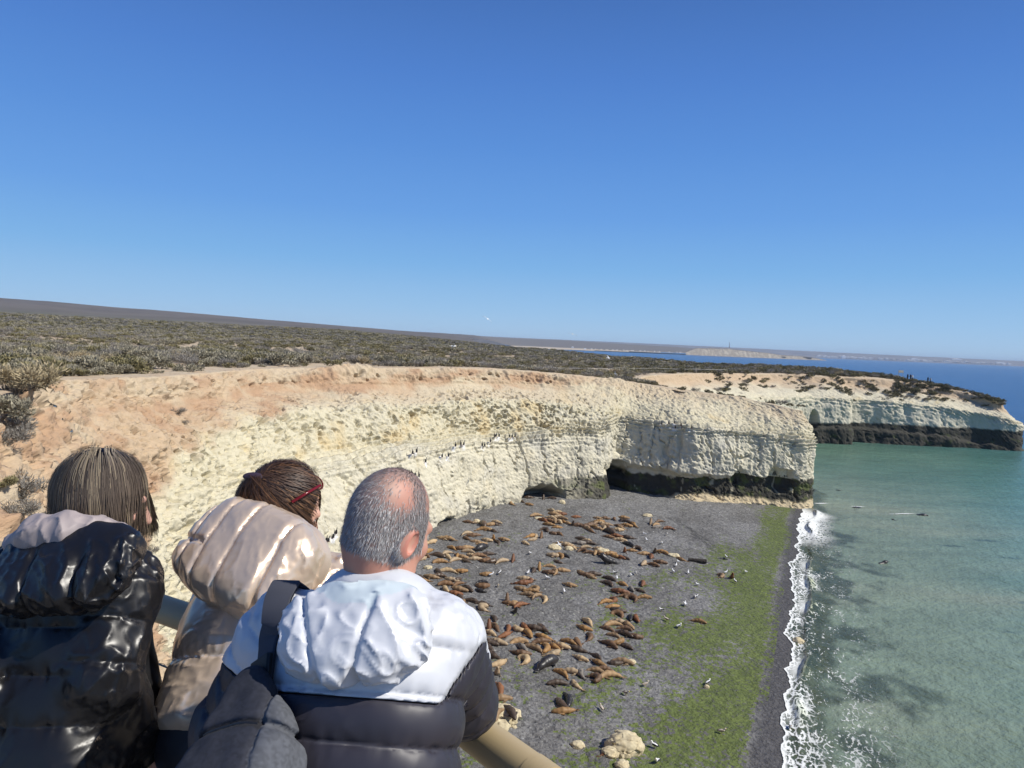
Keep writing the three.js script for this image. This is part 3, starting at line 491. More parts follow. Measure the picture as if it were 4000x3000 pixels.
// a low shrub: a fan of twigs carrying many small leaf faces in uneven clumps; unit size about 1 m across
function bushGeo(seed, leaves, size, base, tip, open) {
  const r = rng(seed), pos = [], col = [], tp = [], tc = [];
  const lobes = Array.from({ length: 9 }, () => { const a = r() * 6.283, d = 0.16 + 0.3 * Math.sqrt(r()); return [Math.cos(a) * d, 0.16 + 0.34 * r() * (1 - d), Math.sin(a) * d, 0.13 + 0.13 * r()]; });
  for (let i = 0; i < leaves; i++) {
    const L = lobes[Math.floor(r() * lobes.length)], u = r() * 2 - 1, a = r() * 6.283, q = Math.sqrt(1 - u * u), rad = L[3] * (open ? Math.pow(r(), 0.5) * 1.15 : 0.55 + 0.5 * r());
    const nx = q * Math.cos(a), ny = u * 0.8 + 0.2, nz = q * Math.sin(a), x = L[0] + nx * rad, y = Math.max(0.02, L[1] + ny * rad), z = L[2] + nz * rad;
    const d = V3(nx + (r() - 0.5), ny + 0.5 + (r() - 0.5), nz + (r() - 0.5)).normalize(), s = V3(r() - 0.5, r() - 0.5, r() - 0.5).cross(d).normalize(), len = size * (0.7 + 0.8 * r()), wid = len * (open ? 0.16 : 0.34);
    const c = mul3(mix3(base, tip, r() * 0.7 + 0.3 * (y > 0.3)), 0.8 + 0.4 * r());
    pos.push(x + s.x * wid, y + s.y * wid, z + s.z * wid, x - s.x * wid, y - s.y * wid, z - s.z * wid, x + d.x * len, y + d.y * len, z + d.z * len);
    for (let k = 0; k < 3; k++) col.push(...c);
  }
  const twigs = open ? 46 : 22;
  for (let i = 0; i < twigs; i++) {
    const L = lobes[i % lobes.length], c = mul3([0.2, 0.165, 0.125], 0.7 + 0.6 * r()); let p = V3((r() - 0.5) * 0.1, 0, (r() - 0.5) * 0.1); const end = V3(L[0] * (0.9 + 0.6 * r()) + (r() - 0.5) * 0.2, L[1] * (0.9 + 0.7 * r()), L[2] * (0.9 + 0.6 * r()) + (r() - 0.5) * 0.2);
    const mid = p.clone().lerp(end, 0.5).add(V3((r() - 0.5) * 0.12, 0.06, (r() - 0.5) * 0.12)), path = [p, mid, end];
    for (let k = 0; k < 2; k++) { const A = path[k], B = path[k + 1], w = 0.012 * (1 - 0.4 * k), s = V3(B.z - A.z, 0, A.x - B.x).normalize().multiplyScalar(w), t = V3(0, w, 0); const q = [A.clone().add(s), A.clone().sub(s), A.clone().add(t), B]; for (const f of [[0, 1, 3], [1, 2, 3], [2, 0, 3]]) for (const n of f) { tp.push(q[n].x, q[n].y, q[n].z); tc.push(...c); } }
  }
  return { foliage: geoFrom(pos, null, col), twigs: geoFrom(tp, null, tc) };
}
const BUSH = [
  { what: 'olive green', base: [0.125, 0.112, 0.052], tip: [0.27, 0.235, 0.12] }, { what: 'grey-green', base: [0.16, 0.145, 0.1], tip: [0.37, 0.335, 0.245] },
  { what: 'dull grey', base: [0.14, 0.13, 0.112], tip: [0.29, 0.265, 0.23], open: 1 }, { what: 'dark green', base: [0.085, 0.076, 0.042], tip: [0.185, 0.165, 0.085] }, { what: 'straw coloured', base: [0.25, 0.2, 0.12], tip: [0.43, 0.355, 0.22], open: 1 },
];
BUSH.forEach((b, i) => { b.lod = [bushGeo(11 + i, 1500, 0.07, b.base, b.tip, b.open), bushGeo(31 + i, 420, 0.105, b.base, b.tip, b.open)]; b.one = mergeGeometries([b.lod[1].foliage, b.lod[1].twigs]); b.far = bushGeo(71 + i, 120, 0.2, b.base, b.tip, 0).foliage; });
{
  const r = rng(42), spots = [];
  const rimDist = (x, z) => { let m = 1e9; for (const q of rim) { const d = (q.x - x) ** 2 + (q.z - z) ** 2; if (d < m) m = d; } return Math.sqrt(m); };
  // sow the plateau ring by ring
  for (let k = 0; k < 60000; k++) {
    const rr = 22 * Math.pow(1400 / 22, Math.pow(r(), 0.72)), th = (-44 + 80 * r()) * Math.PI / 180, x = Math.sin(th) * rr, z = -Math.cos(th) * rr, pick = r(), sz = r(), yaw = r() * 6.283, kk = r();
    if (!inLand(x, z)) continue;
    const dm = rr < 420 ? rimDist(x, z) : 99, patch = fbm(x / 14, 1, z / 14, 3), bare = sstep(-0.2, 0.25, patch + (dm < 9 && rr < 120 ? -0.1 + dm * 0.02 : rr < 260 ? 0.08 : 0.2));
    if (pick > bare * (dm < 2.6 ? 0.45 : 1) || kk > (rr < 120 ? 0.4 : rr < 220 ? 0.68 : 0.9)) continue;
    const tone = fbm(x / 22, 6, z / 22, 2) + (r() - 0.5) * 0.9, near = dm < 26;
    const kind = tone > 0.5 ? 3 : tone > 0.2 ? 0 : tone > -0.2 ? 1 : tone > -0.55 ? 2 : near ? 4 : 3;
    spots.push({ x, z, y: landY(x, z), s: (0.8 + 1.5 * Math.pow(sz, 1.6)) * (rr > 250 ? 1.35 : rr < 135 ? 1.55 : 1.2) * (rr > 600 ? 1.5 : 1) * (dm < 6 ? 0.75 : 1), yaw, kind: near && kind === 3 ? (r() < 0.5 ? 1 : 0) : kind, rr, dm });
  }
  // shrubs that grow on the cliff face and the near slope, found where the pixels' rays meet the built cliff
  const verts = (q) => q.out, picks = [];
  const onCliff = (px, py, far) => { let best = null, bd = 1e9; for (const q of far ? [cliffFar, cliffNear, cliffSoil] : [cliffNear, cliffSoil]) { const o = verts(q); for (let i = 0; i < o.length; i += 3) { const p = V3(o[i], o[i + 1], o[i + 2]), s = project(p); if (s[2] < 1) continue; const d = Math.hypot(s[0] - px, s[1] - py) * (1 + s[2] * 0.001); if (d < 14 && s[2] < bd) { bd = s[2]; best = p; } } } return best; };
  onCliffPick = onCliff;
  for (const [px, py, s, kind] of [[70, 1500, 3.6, 4], [20, 1470, 3.2, 4], [140, 1480, 2.0, 1], [50, 1640, 2.8, 2], [10, 1600, 2.4, 1], [90, 1640, 1.4, 2], [30, 1700, 2.0, 2], [100, 1890, 2.4, 2], [60, 1960, 1.6, 2], [150, 2030, 1.4, 2], [10, 1860, 1.0, 0], [180, 1980, 1.2, 2], [700, 1560, 1.3, 2], [730, 1600, 0.9, 2], [590, 2120, 1.1, 2], [620, 2190, 0.9, 2], [680, 2760, 0.5, 1], [300, 1800, 0.6, 2]]) { const p = onCliff(px, py + 40); if (p) spots.push({ x: p.x, y: p.y - 0.12, z: p.z, s, yaw: px, kind, rr: 0, face: 1, dm: 0 }); }
  for (const [px, py, s, kind] of [[2660, 1535, 1.6, 3], [2720, 1528, 1.8, 2], [2770, 1532, 1.6, 3], [2820, 1535, 1.7, 3], [2850, 1548, 1.4, 0], [2900, 1556, 1.3, 3], [3010, 1560, 1.9, 3], [3050, 1556, 2.2, 2], [3085, 1580, 1.4, 3], [3120, 1588, 1.0, 3], [3140, 1590, 0.9, 3]]) { const p = at(px, py + 14, 149); p.y = Math.max(landY(p.x, p.z) - 0.1, p.y - 0.6); spots.push({ x: p.x, y: p.y, z: p.z, s, yaw: px, kind, rr: 0, dm: 0, crest: 1 }); }
  for (const [px, py, s, kind] of [[3530, 1515, 4, 3], [3570, 1525, 3.6, 3], [3600, 1505, 3, 0], [3560, 1545, 2.6, 2], [3675, 1530, 2.6, 2], [3625, 1500, 2.6, 3], [3690, 1500, 2.6, 3], [3770, 1530, 1.2, 3], [3790, 1553, 1.6, 3], [3815, 1560, 1.6, 2], [3830, 1562, 1.9, 3], [3860, 1560, 2, 3], [3850, 1545, 2.4, 2], [3880, 1545, 2.2, 3], [3915, 1560, 2.4, 3], [3530, 1556, 1.6, 3], [3700, 1522, 1.1, 3]]) { const p = onCliff(px, py, 1); if (p && p.z < -200) spots.push({ x: p.x, y: p.y - 0.2, z: p.z, s, yaw: px, kind, rr: 0, dm: 0, head: 1 }); }
  { const o = cliffFar.out; let made = 0; for (let n = 0; n < 9000 && made < 360; n++) { const i = Math.floor(r() * o.length / 3) * 3, q = r(), sz = r(), kd = r(); if (o[i + 2] > -205 || o[i + 2] < -262 || o[i] < 60 || o[i + 1] < 14.2) continue; if (q > sstep(14, 21, o[i + 1]) * (o[i] > 130 ? 1 : 0.25) + 0.04 || fbm(o[i] / 12, o[i + 1] / 5, o[i + 2] / 12, 2) < -0.04) continue; made++; spots.push({ x: o[i], y: o[i + 1] - 0.15, z: o[i + 2], s: 0.9 + 1.6 * sz, yaw: n, kind: kd < 0.6 ? 3 : kd < 0.85 ? 2 : 0, rr: 0, dm: 0, head: 1 }); } }
  for (let k = 0; k < 2600; k++) { const x = 45 + 130 * r(), z = -205 - 110 * r(), sz = r(), kd = r(), yw = r() * 6.28; if (!inLand(x, z)) continue; spots.push({ x, z, y: landY(x, z), s: 1.2 + 1.5 * sz, yaw: yw, kind: kd < 0.55 ? 3 : kd < 0.75 ? 0 : 2, rr: 300, dm: 9 }); }
  // the 300 that show largest are shrubs of their own, the rest one mass
  for (const q of spots) { const [px, py, d] = project(V3(q.x, q.y + q.s * 0.3, q.z)); q.px = px; q.py = py; q.d = d; q.big = (px > -60 && px < 4060 && py > 900 && py < 2900 && d > 0) ? q.s / d : 0; }
  spots.sort((a, b) => b.big - a.big);
  const own = spots.filter((q) => q.big > 0).slice(0, 290), set = new Set(own), protoOf = new Map();
  const place = (q) => q.face ? 'on the eroded slope' : q.crest ? 'on the promontory crest' : q.head ? 'on the far headland' : q.dm < 4 ? 'on the cliff rim' : q.dm < 9 ? 'behind the rim' : q.dm < 15 ? 'set back from the rim' : q.d < 80 ? 'on the near plateau' : q.d < 105 ? 'on the mid plateau' : 'far back on the plateau';
  const side = (q) => q.px < 230 ? 'left of the streaked hair' : q.px < 420 ? 'above the streaked hair' : q.px < 640 ? 'above the black shoulder' : q.px < 900 ? 'above the gold hood' : q.px < 1250 ? 'above the hair clip' : q.px < 1700 ? 'above the bald head' : q.px < 2300 ? 'above the cave' : q.px < 3200 ? 'before the bay' : 'by the sign';
  const keyOf = (q) => BUSH[q.kind].what + ' shrub ' + place(q) + ' ' + side(q), seen = new Map();
  for (const q of own) { const k = keyOf(q); (seen.get(k) ?? seen.set(k, []).get(k)).push(q); }
  for (const [k, list] of seen) {
    list.sort((a, b) => a.px - b.px);
    list.forEach((q, n) => {
      const high = q.big > 0.024 ? 0 : 1, pk = q.kind * 2 + high; let t = protoOf.get(pk);
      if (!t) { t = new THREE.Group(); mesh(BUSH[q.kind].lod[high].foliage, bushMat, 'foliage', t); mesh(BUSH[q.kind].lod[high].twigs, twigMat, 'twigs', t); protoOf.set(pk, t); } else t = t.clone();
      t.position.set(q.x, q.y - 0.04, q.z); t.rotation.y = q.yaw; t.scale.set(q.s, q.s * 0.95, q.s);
            const which = list.length === 1 ? '' : n === 0 ? ', leftmost' : n === list.length - 1 ? ', rightmost' : `, ${ORD[n]} from left`;
      tag(add(t, 'shrub'), k + which, 'shrub', 'shrubs growing along the cliff top');
    });
  }
  const mass = new THREE.Group(), rest = spots.filter((q) => !set.has(q));
  BUSH.forEach((b, k) => [0, 1].forEach((far) => {
    const mine = rest.filter((q) => q.kind === k && (q.rr > 330 ? 1 : 0) === far); if (!mine.length) return;
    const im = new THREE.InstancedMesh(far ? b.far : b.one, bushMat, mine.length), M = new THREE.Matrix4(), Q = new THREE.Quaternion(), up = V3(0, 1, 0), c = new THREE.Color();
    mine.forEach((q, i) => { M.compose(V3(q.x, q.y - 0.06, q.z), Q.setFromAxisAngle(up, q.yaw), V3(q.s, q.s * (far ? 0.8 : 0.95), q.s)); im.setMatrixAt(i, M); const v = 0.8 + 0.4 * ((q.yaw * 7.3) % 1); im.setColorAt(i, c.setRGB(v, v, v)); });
    im.name = 'scrub_mass'; im.userData.kind = 'stuff'; im.castShadow = im.receiveShadow = true; mass.add(im);
  }));
  tag(add(mass, 'scrub'), 'low grey-green desert scrub covering the plateau', 'scrub', null, 'stuff');
}
// ---------------------------------------------------------------- sea lions
const furMat = std({ vertexColors: true, roughness: 0.62 });
function seaLion(pose, big) {
  // spine joints from tail to nose (x forward, y up), with radii
  const P = {
    prone: [[-0.92, 0.05, 0.06, 0.04], [-0.62, 0.1, 0.02, 0.1], [-0.25, 0.16, -0.05, 0.175], [0.14, 0.19, -0.04, 0.2], [0.48, 0.16, 0.03, 0.145], [0.74, 0.13, 0.1, 0.1], [0.9, 0.1, 0.13, 0.048]],
    prone_bent: [[-0.86, 0.05, 0.34, 0.04], [-0.62, 0.1, 0.14, 0.1], [-0.25, 0.16, -0.03, 0.18], [0.14, 0.19, -0.06, 0.205], [0.46, 0.17, 0.02, 0.15], [0.68, 0.14, 0.18, 0.1], [0.76, 0.1, 0.32, 0.048]],
    side_bent: [[-0.9, 0.05, -0.26, 0.04], [-0.6, 0.1, -0.08, 0.1], [-0.22, 0.17, 0.04, 0.18], [0.16, 0.19, 0.05, 0.205], [0.5, 0.16, -0.06, 0.15], [0.74, 0.12, -0.16, 0.1], [0.9, 0.08, -0.2, 0.048]],
    side: [[-0.98, 0.05, 0.1, 0.04], [-0.64, 0.1, 0.05, 0.1], [-0.24, 0.17, -0.04, 0.18], [0.16, 0.19, -0.04, 0.2], [0.5, 0.15, 0.05, 0.145], [0.76, 0.11, 0.13, 0.1], [0.92, 0.08, 0.18, 0.048]],
    curled: [[-0.62, 0.06, 0.44, 0.05], [-0.52, 0.13, 0.14, 0.13], [-0.24, 0.2, -0.1, 0.2], [0.12, 0.22, -0.12, 0.22], [0.4, 0.18, 0.1, 0.165], [0.48, 0.14, 0.34, 0.115], [0.42, 0.11, 0.48, 0.06]],
    sitting: [[-0.72, 0.05, 0.02, 0.05], [-0.45, 0.13, 0.02, 0.13], [-0.12, 0.24, 0, 0.22], [0.12, 0.46, 0, 0.21], [0.24, 0.72, 0, 0.145], [0.32, 0.92, 0, 0.1], [0.46, 1.0, 0, 0.05]],
    bull: [[-0.95, 0.08, 0, 0.06], [-0.65, 0.2, 0, 0.17], [-0.2, 0.32, 0, 0.26], [0.2, 0.48, 0, 0.3], [0.46, 0.68, 0, 0.27], [0.62, 0.86, 0.02, 0.17], [0.8, 0.9, 0.03, 0.08]],
    bulllie: [[-1.05, 0.06, 0.05, 0.06], [-0.65, 0.2, 0, 0.19], [-0.2, 0.28, -0.03, 0.28], [0.25, 0.31, 0, 0.31], [0.55, 0.28, 0.04, 0.26], [0.78, 0.22, 0.08, 0.16], [0.95, 0.17, 0.1, 0.08]],
  }[pose].map((q) => ({ p: V3(q[0], q[1], q[2]), r: q[3] }));
  const fs = []; for (let i = 1; i < P.length; i++) fs.push(capF(P[i - 1].p, P[i].p, P[i - 1].r, P[i].r));
  const up = pose === 'sitting' || pose === 'bull', side = pose.startsWith('side');
  const sh = P[up ? 3 : 4].p, tl = P[0].p, dir = P[0].p.clone().sub(P[1].p).setY(0).normalize(), lat = V3(-dir.z, 0, dir.x);
    const fl = [];
  if (up) for (const s of [-1, 1]) { const el = V3(sh.x + 0.02, sh.y * 0.5, s * 0.24); fl.push(capF(V3(sh.x - 0.02, sh.y - 0.06, s * 0.14), el, 0.075, 0.055), capF(el, V3(sh.x + 0.02, 0.03, s * 0.3), 0.055, 0.04), ellF(V3(sh.x + 0.12, 0.025, s * 0.34), V3(0.17, 0.025, 0.07))); }
  else if (side) { fl.push(capF(V3(0.3, 0.26, 0.1), V3(0.08, 0.38, 0.05), 0.06, 0.045), ellF(V3(-0.06, 0.4, 0.02), V3(0.2, 0.035, 0.075)), ellF(V3(0.36, 0.03, 0.3), V3(0.09, 0.03, 0.2))); }
  else for (const s of [-1, 1]) fl.push(ellF(V3(sh.x - 0.2, 0.06, sh.z + s * 0.29), V3(0.3, 0.035, 0.095), new THREE.Quaternion().setFromAxisAngle(V3(0, 1, 0), s * 0.75)));
  for (const s of [-1, 1]) fl.push(ellF(tl.clone().addScaledVector(dir, 0.1).addScaledVector(lat, s * 0.07).setY(0.045), V3(0.22, 0.03, 0.06), new THREE.Quaternion().setFromAxisAngle(V3(0, 1, 0), Math.atan2(-dir.z, dir.x) + s * 0.4)));
  const hd = P[5].p, nose = P[6].p, fw = nose.clone().sub(hd).normalize(), hl = V3(0, 1, 0).cross(fw).normalize();
  for (const s of [-1, 1]) fl.push(capF(hd.clone().addScaledVector(hl, s * 0.095).addScaledVector(fw, -0.03), hd.clone().addScaledVector(hl, s * 0.11).addScaledVector(fw, -0.09), 0.014, 0.01));
  const f = (x, y, z) => { let d = fs[0](x, y, z); for (let i = 1; i < fs.length; i++) d = smin(d, fs[i](x, y, z), 0.2); for (const q of fl) d = smin(d, q(x, y, z), 0.05); return Math.max(d + 0.012 * noise(x * 5, y * 5, z * 5), -(y + 0.02)); };
  const mane = pose.startsWith('bull');
  const col = (x, y, z, nx, ny, nz) => { let k = 0.98 + 0.16 * fbm(x * 3, y * 5, z * 5, 3) + 0.3 * noise(x * 1.3 + pose.length, y * 1.5, z * 1.5); if (Math.hypot(x - nose.x, y - nose.y, z - nose.z) < 0.055) k *= 0.35; for (const q of fl) if (q(x, y, z) < 0.012) { k *= 0.55; break; } for (const s of [-1, 1]) { const e = hd.clone().addScaledVector(fw, 0.06).addScaledVector(hl, s * 0.07).add(V3(0, 0.045, 0)); if (Math.hypot(x - e.x, y - e.y, z - e.z) < 0.024) k *= 0.15; } if (mane && x > 0.15 && x < 0.7) k *= 1.25; return [k, k * (0.98 + 0.04 * ny), k * 0.97]; };
  return sdfGeo(f, V3(-1.35, -0.06, -0.6), V3(1.2, 1.25, 0.75), big ? 0.05 : 0.042, col);
}
const LION = {}; for (const p of ['prone', 'prone_bent', 'side', 'side_bent', 'curled', 'sitting', 'bull', 'bulllie']) LION[p] = seaLion(p, p.startsWith('bull'));
const FUR = { 'pale tan': [0.44, 0.315, 0.18], tan: [0.31, 0.195, 0.095], ochre: [0.31, 0.17, 0.06], brown: [0.17, 0.092, 0.042], 'red-brown': [0.2, 0.08, 0.03], 'dark brown': [0.085, 0.055, 0.034], grey: [0.19, 0.165, 0.14], black: [0.024, 0.021, 0.02] };
const furMats = Object.fromEntries(Object.entries(FUR).map(([k, c]) => [k, std({ vertexColors: true, color: c, roughness: k === 'black' || k === 'dark brown' ? 0.42 : 0.68 })]));
for (const [k, c] of Object.entries(FUR)) furMats[k + '_b'] = std({ vertexColors: true, color: [c[0] * 0.78, c[1] * 0.8, c[2] * 0.86], roughness: 0.6 });
// packs: name, then [x, y, lie] of each animal in a close view of the photograph (scale 1.843), with options: b black bull, d dark, r red, g grey, p pale, u sitting up, k curled, o pup
const vA = (x, y) => [1550 + x / 1.8433, 1920 + y / 1.8433], vB = (x, y) => [1550 + x / 1.8433, 2300 + y / 1.8433];
const PACKS = [
  ['in the mouth of the cave', vA, [[950, 42, 0, 'd'], [1055, 52, 100, 'du'], [1115, 50, 0, 'd'], [824, 80, 60, ''], [902, 72, 20, 'd'], [948, 92, 15, '']]],
  ['in the pack nearest the cave', vA, [[1115, 138, 5, 'p'], [1165, 150, 12, ''], [1135, 163, 10, ''], [1182, 163, 0, 'r'], [1110, 190, 10, ''], [1152, 184, 5, 'p'], [1186, 192, 20, ''], [1056, 207, 15, 'r'], [1104, 210, 30, ''], [1134, 214, 40, ''], [1168, 218, 30, ''], [1204, 218, 30, ''], [1230, 228, 30, ''], [1096, 236, 15, '']]],
  ['in the pack nearest the cave', vA, [[1157, 258, 0, ''], [1268, 240, 60, 'du'], [1310, 244, 10, ''], [1342, 252, 10, ''], [1372, 244, 0, ''], [1402, 240, -10, ''], [1432, 226, -15, ''], [1455, 214, 5, ''], [1474, 228, 20, 'p'], [1376, 270, 30, ''], [1398, 282, 40, ''], [1424, 256, 20, ''], [1455, 268, 20, ''], [1492, 262, 80, 'p'], [1522, 256, 80, ''], [1512, 240, 0, '']]],
  ["alone below the cave mouth", vA, [[1000, 170, 2, ''], [1292, 182, 2, 'r']]],
  ['in the pack below the dark undercut', vA, [[1448, 191, 0, ''], [1500, 193, 10, ''], [1566, 197, 80, ''], [1630, 188, 0, ''], [1622, 206, 20, 'd'], [1655, 215, 15, 'd'], [1692, 228, 30, ''], [1708, 240, 60, ''], [1652, 244, 20, ''], [1598, 246, 10, ''], [1586, 276, 10, ''], [1612, 262, 15, '']]],
  ["by the flat pale stone", vA, [[1828, 226, -60, 'u'], [1860, 240, -20, ''], [1890, 214, 0, ''], [1876, 254, 0, 'g'], [1955, 264, 0, 'r']]],
  ['close under the white cliff foot', vA, [[515, 219, 10, ''], [574, 222, -20, 'p'], [620, 242, 25, 'B'], [682, 238, 5, ''], [716, 222, 15, ''], [704, 238, 12, 'd'], [622, 272, 5, ''], [668, 274, 15, ''], [696, 282, 20, 'd']]],
  ["out from the cliff foot", vA, [[500, 300, -5, 'p'], [556, 317, -10, ''], [502, 338, 20, ''], [570, 360, -5, ''], [608, 376, 5, ''], [646, 350, 20, 'p'], [696, 345, -70, 'u'], [728, 367, 40, 'd'], [766, 345, 15, '']]],
  ["beside the ear", vA, [[212, 345, -70, ''], [250, 366, -15, 'p'], [325, 336, 10, ''], [367, 340, 15, '']]],
  ["in the row right of the ear", vA, [[398, 406, 25, ''], [462, 413, 0, ''], [502, 408, 8, ''], [520, 432, 10, 'p'], [612, 412, -15, 'BD'], [356, 443, -5, 'p'], [290, 460, 20, 'd'], [356, 472, 15, 'p'], [222, 432, -20, ''], [208, 462, 15, ''], [182, 487, -20, '']]],
  ["in the row right of the ear", vA, [[435, 460, 80, ''], [468, 472, 10, ''], [536, 460, 5, ''], [592, 463, 10, ''], [656, 450, 5, 'd'], [562, 486, 0, ''], [420, 492, -5, 'p'], [500, 502, 10, 'd'], [308, 506, 5, ''], [640, 500, 0, ''], [686, 508, -15, 'dk'], [752, 502, 0, 'p']]],
  ['alone on the shingle, upright', vA, [[836, 496, -60, 'ru']]],
  ["in the group of five mid-beach", vA, [[968, 322, -5, ''], [1000, 320, 80, 'p'], [985, 346, 0, ''], [1040, 328, -70, 'u'], [922, 370, 30, '']]],
  ["just below the first pack", vA, [[1068, 276, 15, 'd'], [1128, 302, 10, ''], [1168, 305, 12, '']]],
  ['in the heap by the flapping gulls', vA, [[1180, 376, 10, ''], [1222, 384, 20, 'p'], [1240, 398, 20, ''], [1270, 402, 40, 'p'], [1334, 346, 10, 'd'], [1372, 357, 20, ''], [1312, 372, 5, 'g'], [1382, 373, 10, 'd'], [1364, 400, 0, 'p']]],
  ['below the heap by the flapping gulls', vA, [[1132, 463, 5, ''], [1172, 464, 8, ''], [1212, 462, 30, 'b'], [1160, 508, 15, 'd']]],
  ["behind the standing black bull", vA, [[1342, 426, 10, ''], [1388, 437, 10, ''], [1428, 440, 80, ''], [1458, 418, 20, 'p'], [1456, 440, 30, ''], [1486, 462, 90, 'd'], [1528, 450, 10, ''], [1568, 466, 20, ''], [1602, 474, 15, 'r'], [1640, 436, 90, 'ru'], [1690, 426, 5, ''], [1634, 478, 10, 'd']]],
  ["broad-chested in mid-beach", vA, [[1520, 515, 180, 'bS']]],
  ["in the dark group mid-right", vA, [[1534, 294, 25, 'B'], [1580, 320, 10, 'r'], [1524, 326, 20, ''], [1606, 350, 5, ''], [1662, 332, 10, 'd'], [1666, 380, 20, 'b'], [1732, 408, 15, 'd']]],
  ["in the row by the log", vA, [[1782, 449, 0, ''], [1830, 466, 60, 'r'], [1856, 440, 50, 'du'], [1914, 437, 20, ''], [1940, 446, 25, ''], [2046, 490, 12, '']]],
  ["below the row by the log", vA, [[1780, 516, -60, 'p'], [1846, 526, 15, ''], [1892, 509, 10, '']]],
  ['in the sleepy group left of centre', vA, [[985, 566, 80, 'd'], [1026, 556, 90, 'u'], [1096, 538, 0, ''], [1104, 586, 10, ''], [1142, 578, 70, ''], [1186, 571, 5, '']]],
  ["below the standing black bull", vA, [[1330, 590, 20, ''], [1372, 602, 10, ''], [1412, 596, 10, 'd'], [1392, 616, 20, ''], [1242, 674, 22, '']]],
  ["in the pack by the weed", vA, [[1530, 628, 20, 'd'], [1516, 662, 30, 'd'], [1620, 668, 10, ''], [1690, 700, 70, 'g'], [1744, 712, 20, 'd'], [1610, 722, 15, 'r'], [1692, 767, 20, ''], [1660, 754, 15, ''], [1776, 762, 0, ''], [1770, 662, 80, 'r']]],
  ["in the lower pack by weed", vA, [[1498, 794, -10, ''], [1562, 786, 40, 'r'], [1556, 832, -5, ''], [1586, 860, 8, 'd'], [1592, 884, 15, ''], [1682, 908, 70, 'b'], [1722, 912, 80, 'r']]],
  ["scattered right of the neck", vA, [[296, 574, 40, 'd'], [370, 572, 0, ''], [460, 575, 0, ''], [250, 618, 10, ''], [305, 608, 10, 'd'], [158, 618, 10, 'd'], [190, 641, 5, ''], [645, 596, -5, '']]],
  ['in the pack right of the white hood', vA, [[396, 640, 10, ''], [424, 640, -10, 'd'], [358, 668, 0, ''], [442, 665, -10, ''], [610, 655, 5, 'b'], [350, 700, 70, ''], [446, 706, 15, ''], [500, 700, 20, 'd'], [618, 686, 5, ''], [598, 716, 20, 'b'], [334, 748, 80, ''], [410, 736, 10, 'r'], [452, 760, 25, 'd']]],
  ["just over the white shoulder", vA, [[405, 786, 80, ''], [442, 796, 80, ''], [480, 806, 70, ''], [546, 790, 12, 'd'], [620, 810, 15, 'd'], [616, 840, 80, 'pk']]],
  ["in the pack above the huddle", vA, [[925, 630, 10, ''], [905, 662, 0, 'r'], [958, 642, 40, 'r'], [1000, 702, 40, ''], [902, 706, 15, ''], [970, 716, 15, ''], [946, 745, 10, ''], [1000, 752, -20, ''], [1066, 776, 55, '']]],
  ["in the little huddle", vA, [[795, 788, 80, 'u'], [818, 810, 10, ''], [846, 812, 60, ''], [888, 818, 0, 'r'], [850, 874, 30, 'bSo']]],
  ['beside the white sleeve', vB, [[702, 214, 55, 'd'], [664, 282, 80, 'ru'], [704, 280, 20, ''], [668, 320, 20, ''], [570, 292, 40, ''], [802, 286, 80, 'r'], [866, 292, 40, 'k'], [784, 336, -20, 'r']]],
  ['in the middle of the lower pack', vB, [[920, 276, 35, 'r'], [940, 322, 40, ''], [982, 284, 15, 'd'], [1046, 286, 50, 'd'], [1058, 352, 15, ''], [1034, 384, -10, ''], [820, 368, -15, 'g'], [872, 384, 5, ''], [728, 384, 25, 'p'], [656, 390, 20, 'd']]],
  ['at the left of the lower pack', vB, [[640, 426, 30, 'd'], [612, 440, 30, ''], [690, 484, 15, 'd'], [894, 424, 25, 'g'], [890, 468, 15, ''], [925, 514, 60, 'pk'], [744, 542, -15, 'p']]],
  ["above the great sprawled bull", vB, [[992, 432, 20, ''], [1078, 430, 85, ''], [1130, 416, 40, ''], [1182, 412, 30, ''], [1240, 382, 30, ''], [1300, 386, 70, ''], [1300, 440, 20, 'd'], [1130, 470, -5, 'p'], [1324, 502, 25, '']]],
  ["in the lower pack", vB, [[1082, 548, -15, 'bB']]],
  ['scattered above the lower pack', vB, [[1345, 286, 20, ''], [1378, 242, 40, ''], [1392, 350, 85, '']]],
  ['in the stacked pack on the right', vB, [[1602, 240, 25, 'p'], [1552, 256, 5, ''], [1662, 262, 50, ''], [1640, 288, 12, ''], [1520, 292, 20, ''], [1566, 338, 20, ''], [1632, 324, 20, 'd'], [1722, 348, 22, '']]],
  ['below the stacked pack on the right', vB, [[1532, 402, 35, ''], [1606, 384, 5, ''], [1642, 416, 18, 'd']]],
  ['in the row right of the great bull', vB, [[1444, 494, 20, 'd'], [1500, 582, 20, ''], [1428, 590, 10, ''], [1440, 646, 50, ''], [1530, 626, -5, ''], [1622, 530, 10, ''], [1578, 542, 10, 'd'], [1450, 535, 30, '']]],
  ['below the great bull', vB, [[1190, 610, 25, ''], [1252, 602, 5, 'p'], [1326, 612, 80, 'g'], [1158, 682, 15, 'd'], [1286, 696, 35, '']]],
  ['by the dark sleeve', vB, [[722, 616, 80, 'u'], [736, 722, 60, 'r']]],
  ["on the bare lower shingle", vB, [[1236, 804, 70, 'b'], [1182, 832, 50, 'd'], [1206, 886, 0, '']]],
  ['draped on the rock by the handrail', vB, [[722, 974, -60, 'R'], [812, 962, 45, 'dR'], [736, 868, -10, 'R']]],
  ['tucked against the big pale boulder', vB, [[1550, 1172, -15, 'r']]],
  ['on the green weed toward the water', vB, [[2172, 234, 15, ''], [2338, -92, 70, ''], [2412, -78, 50, 'ru']]],
];
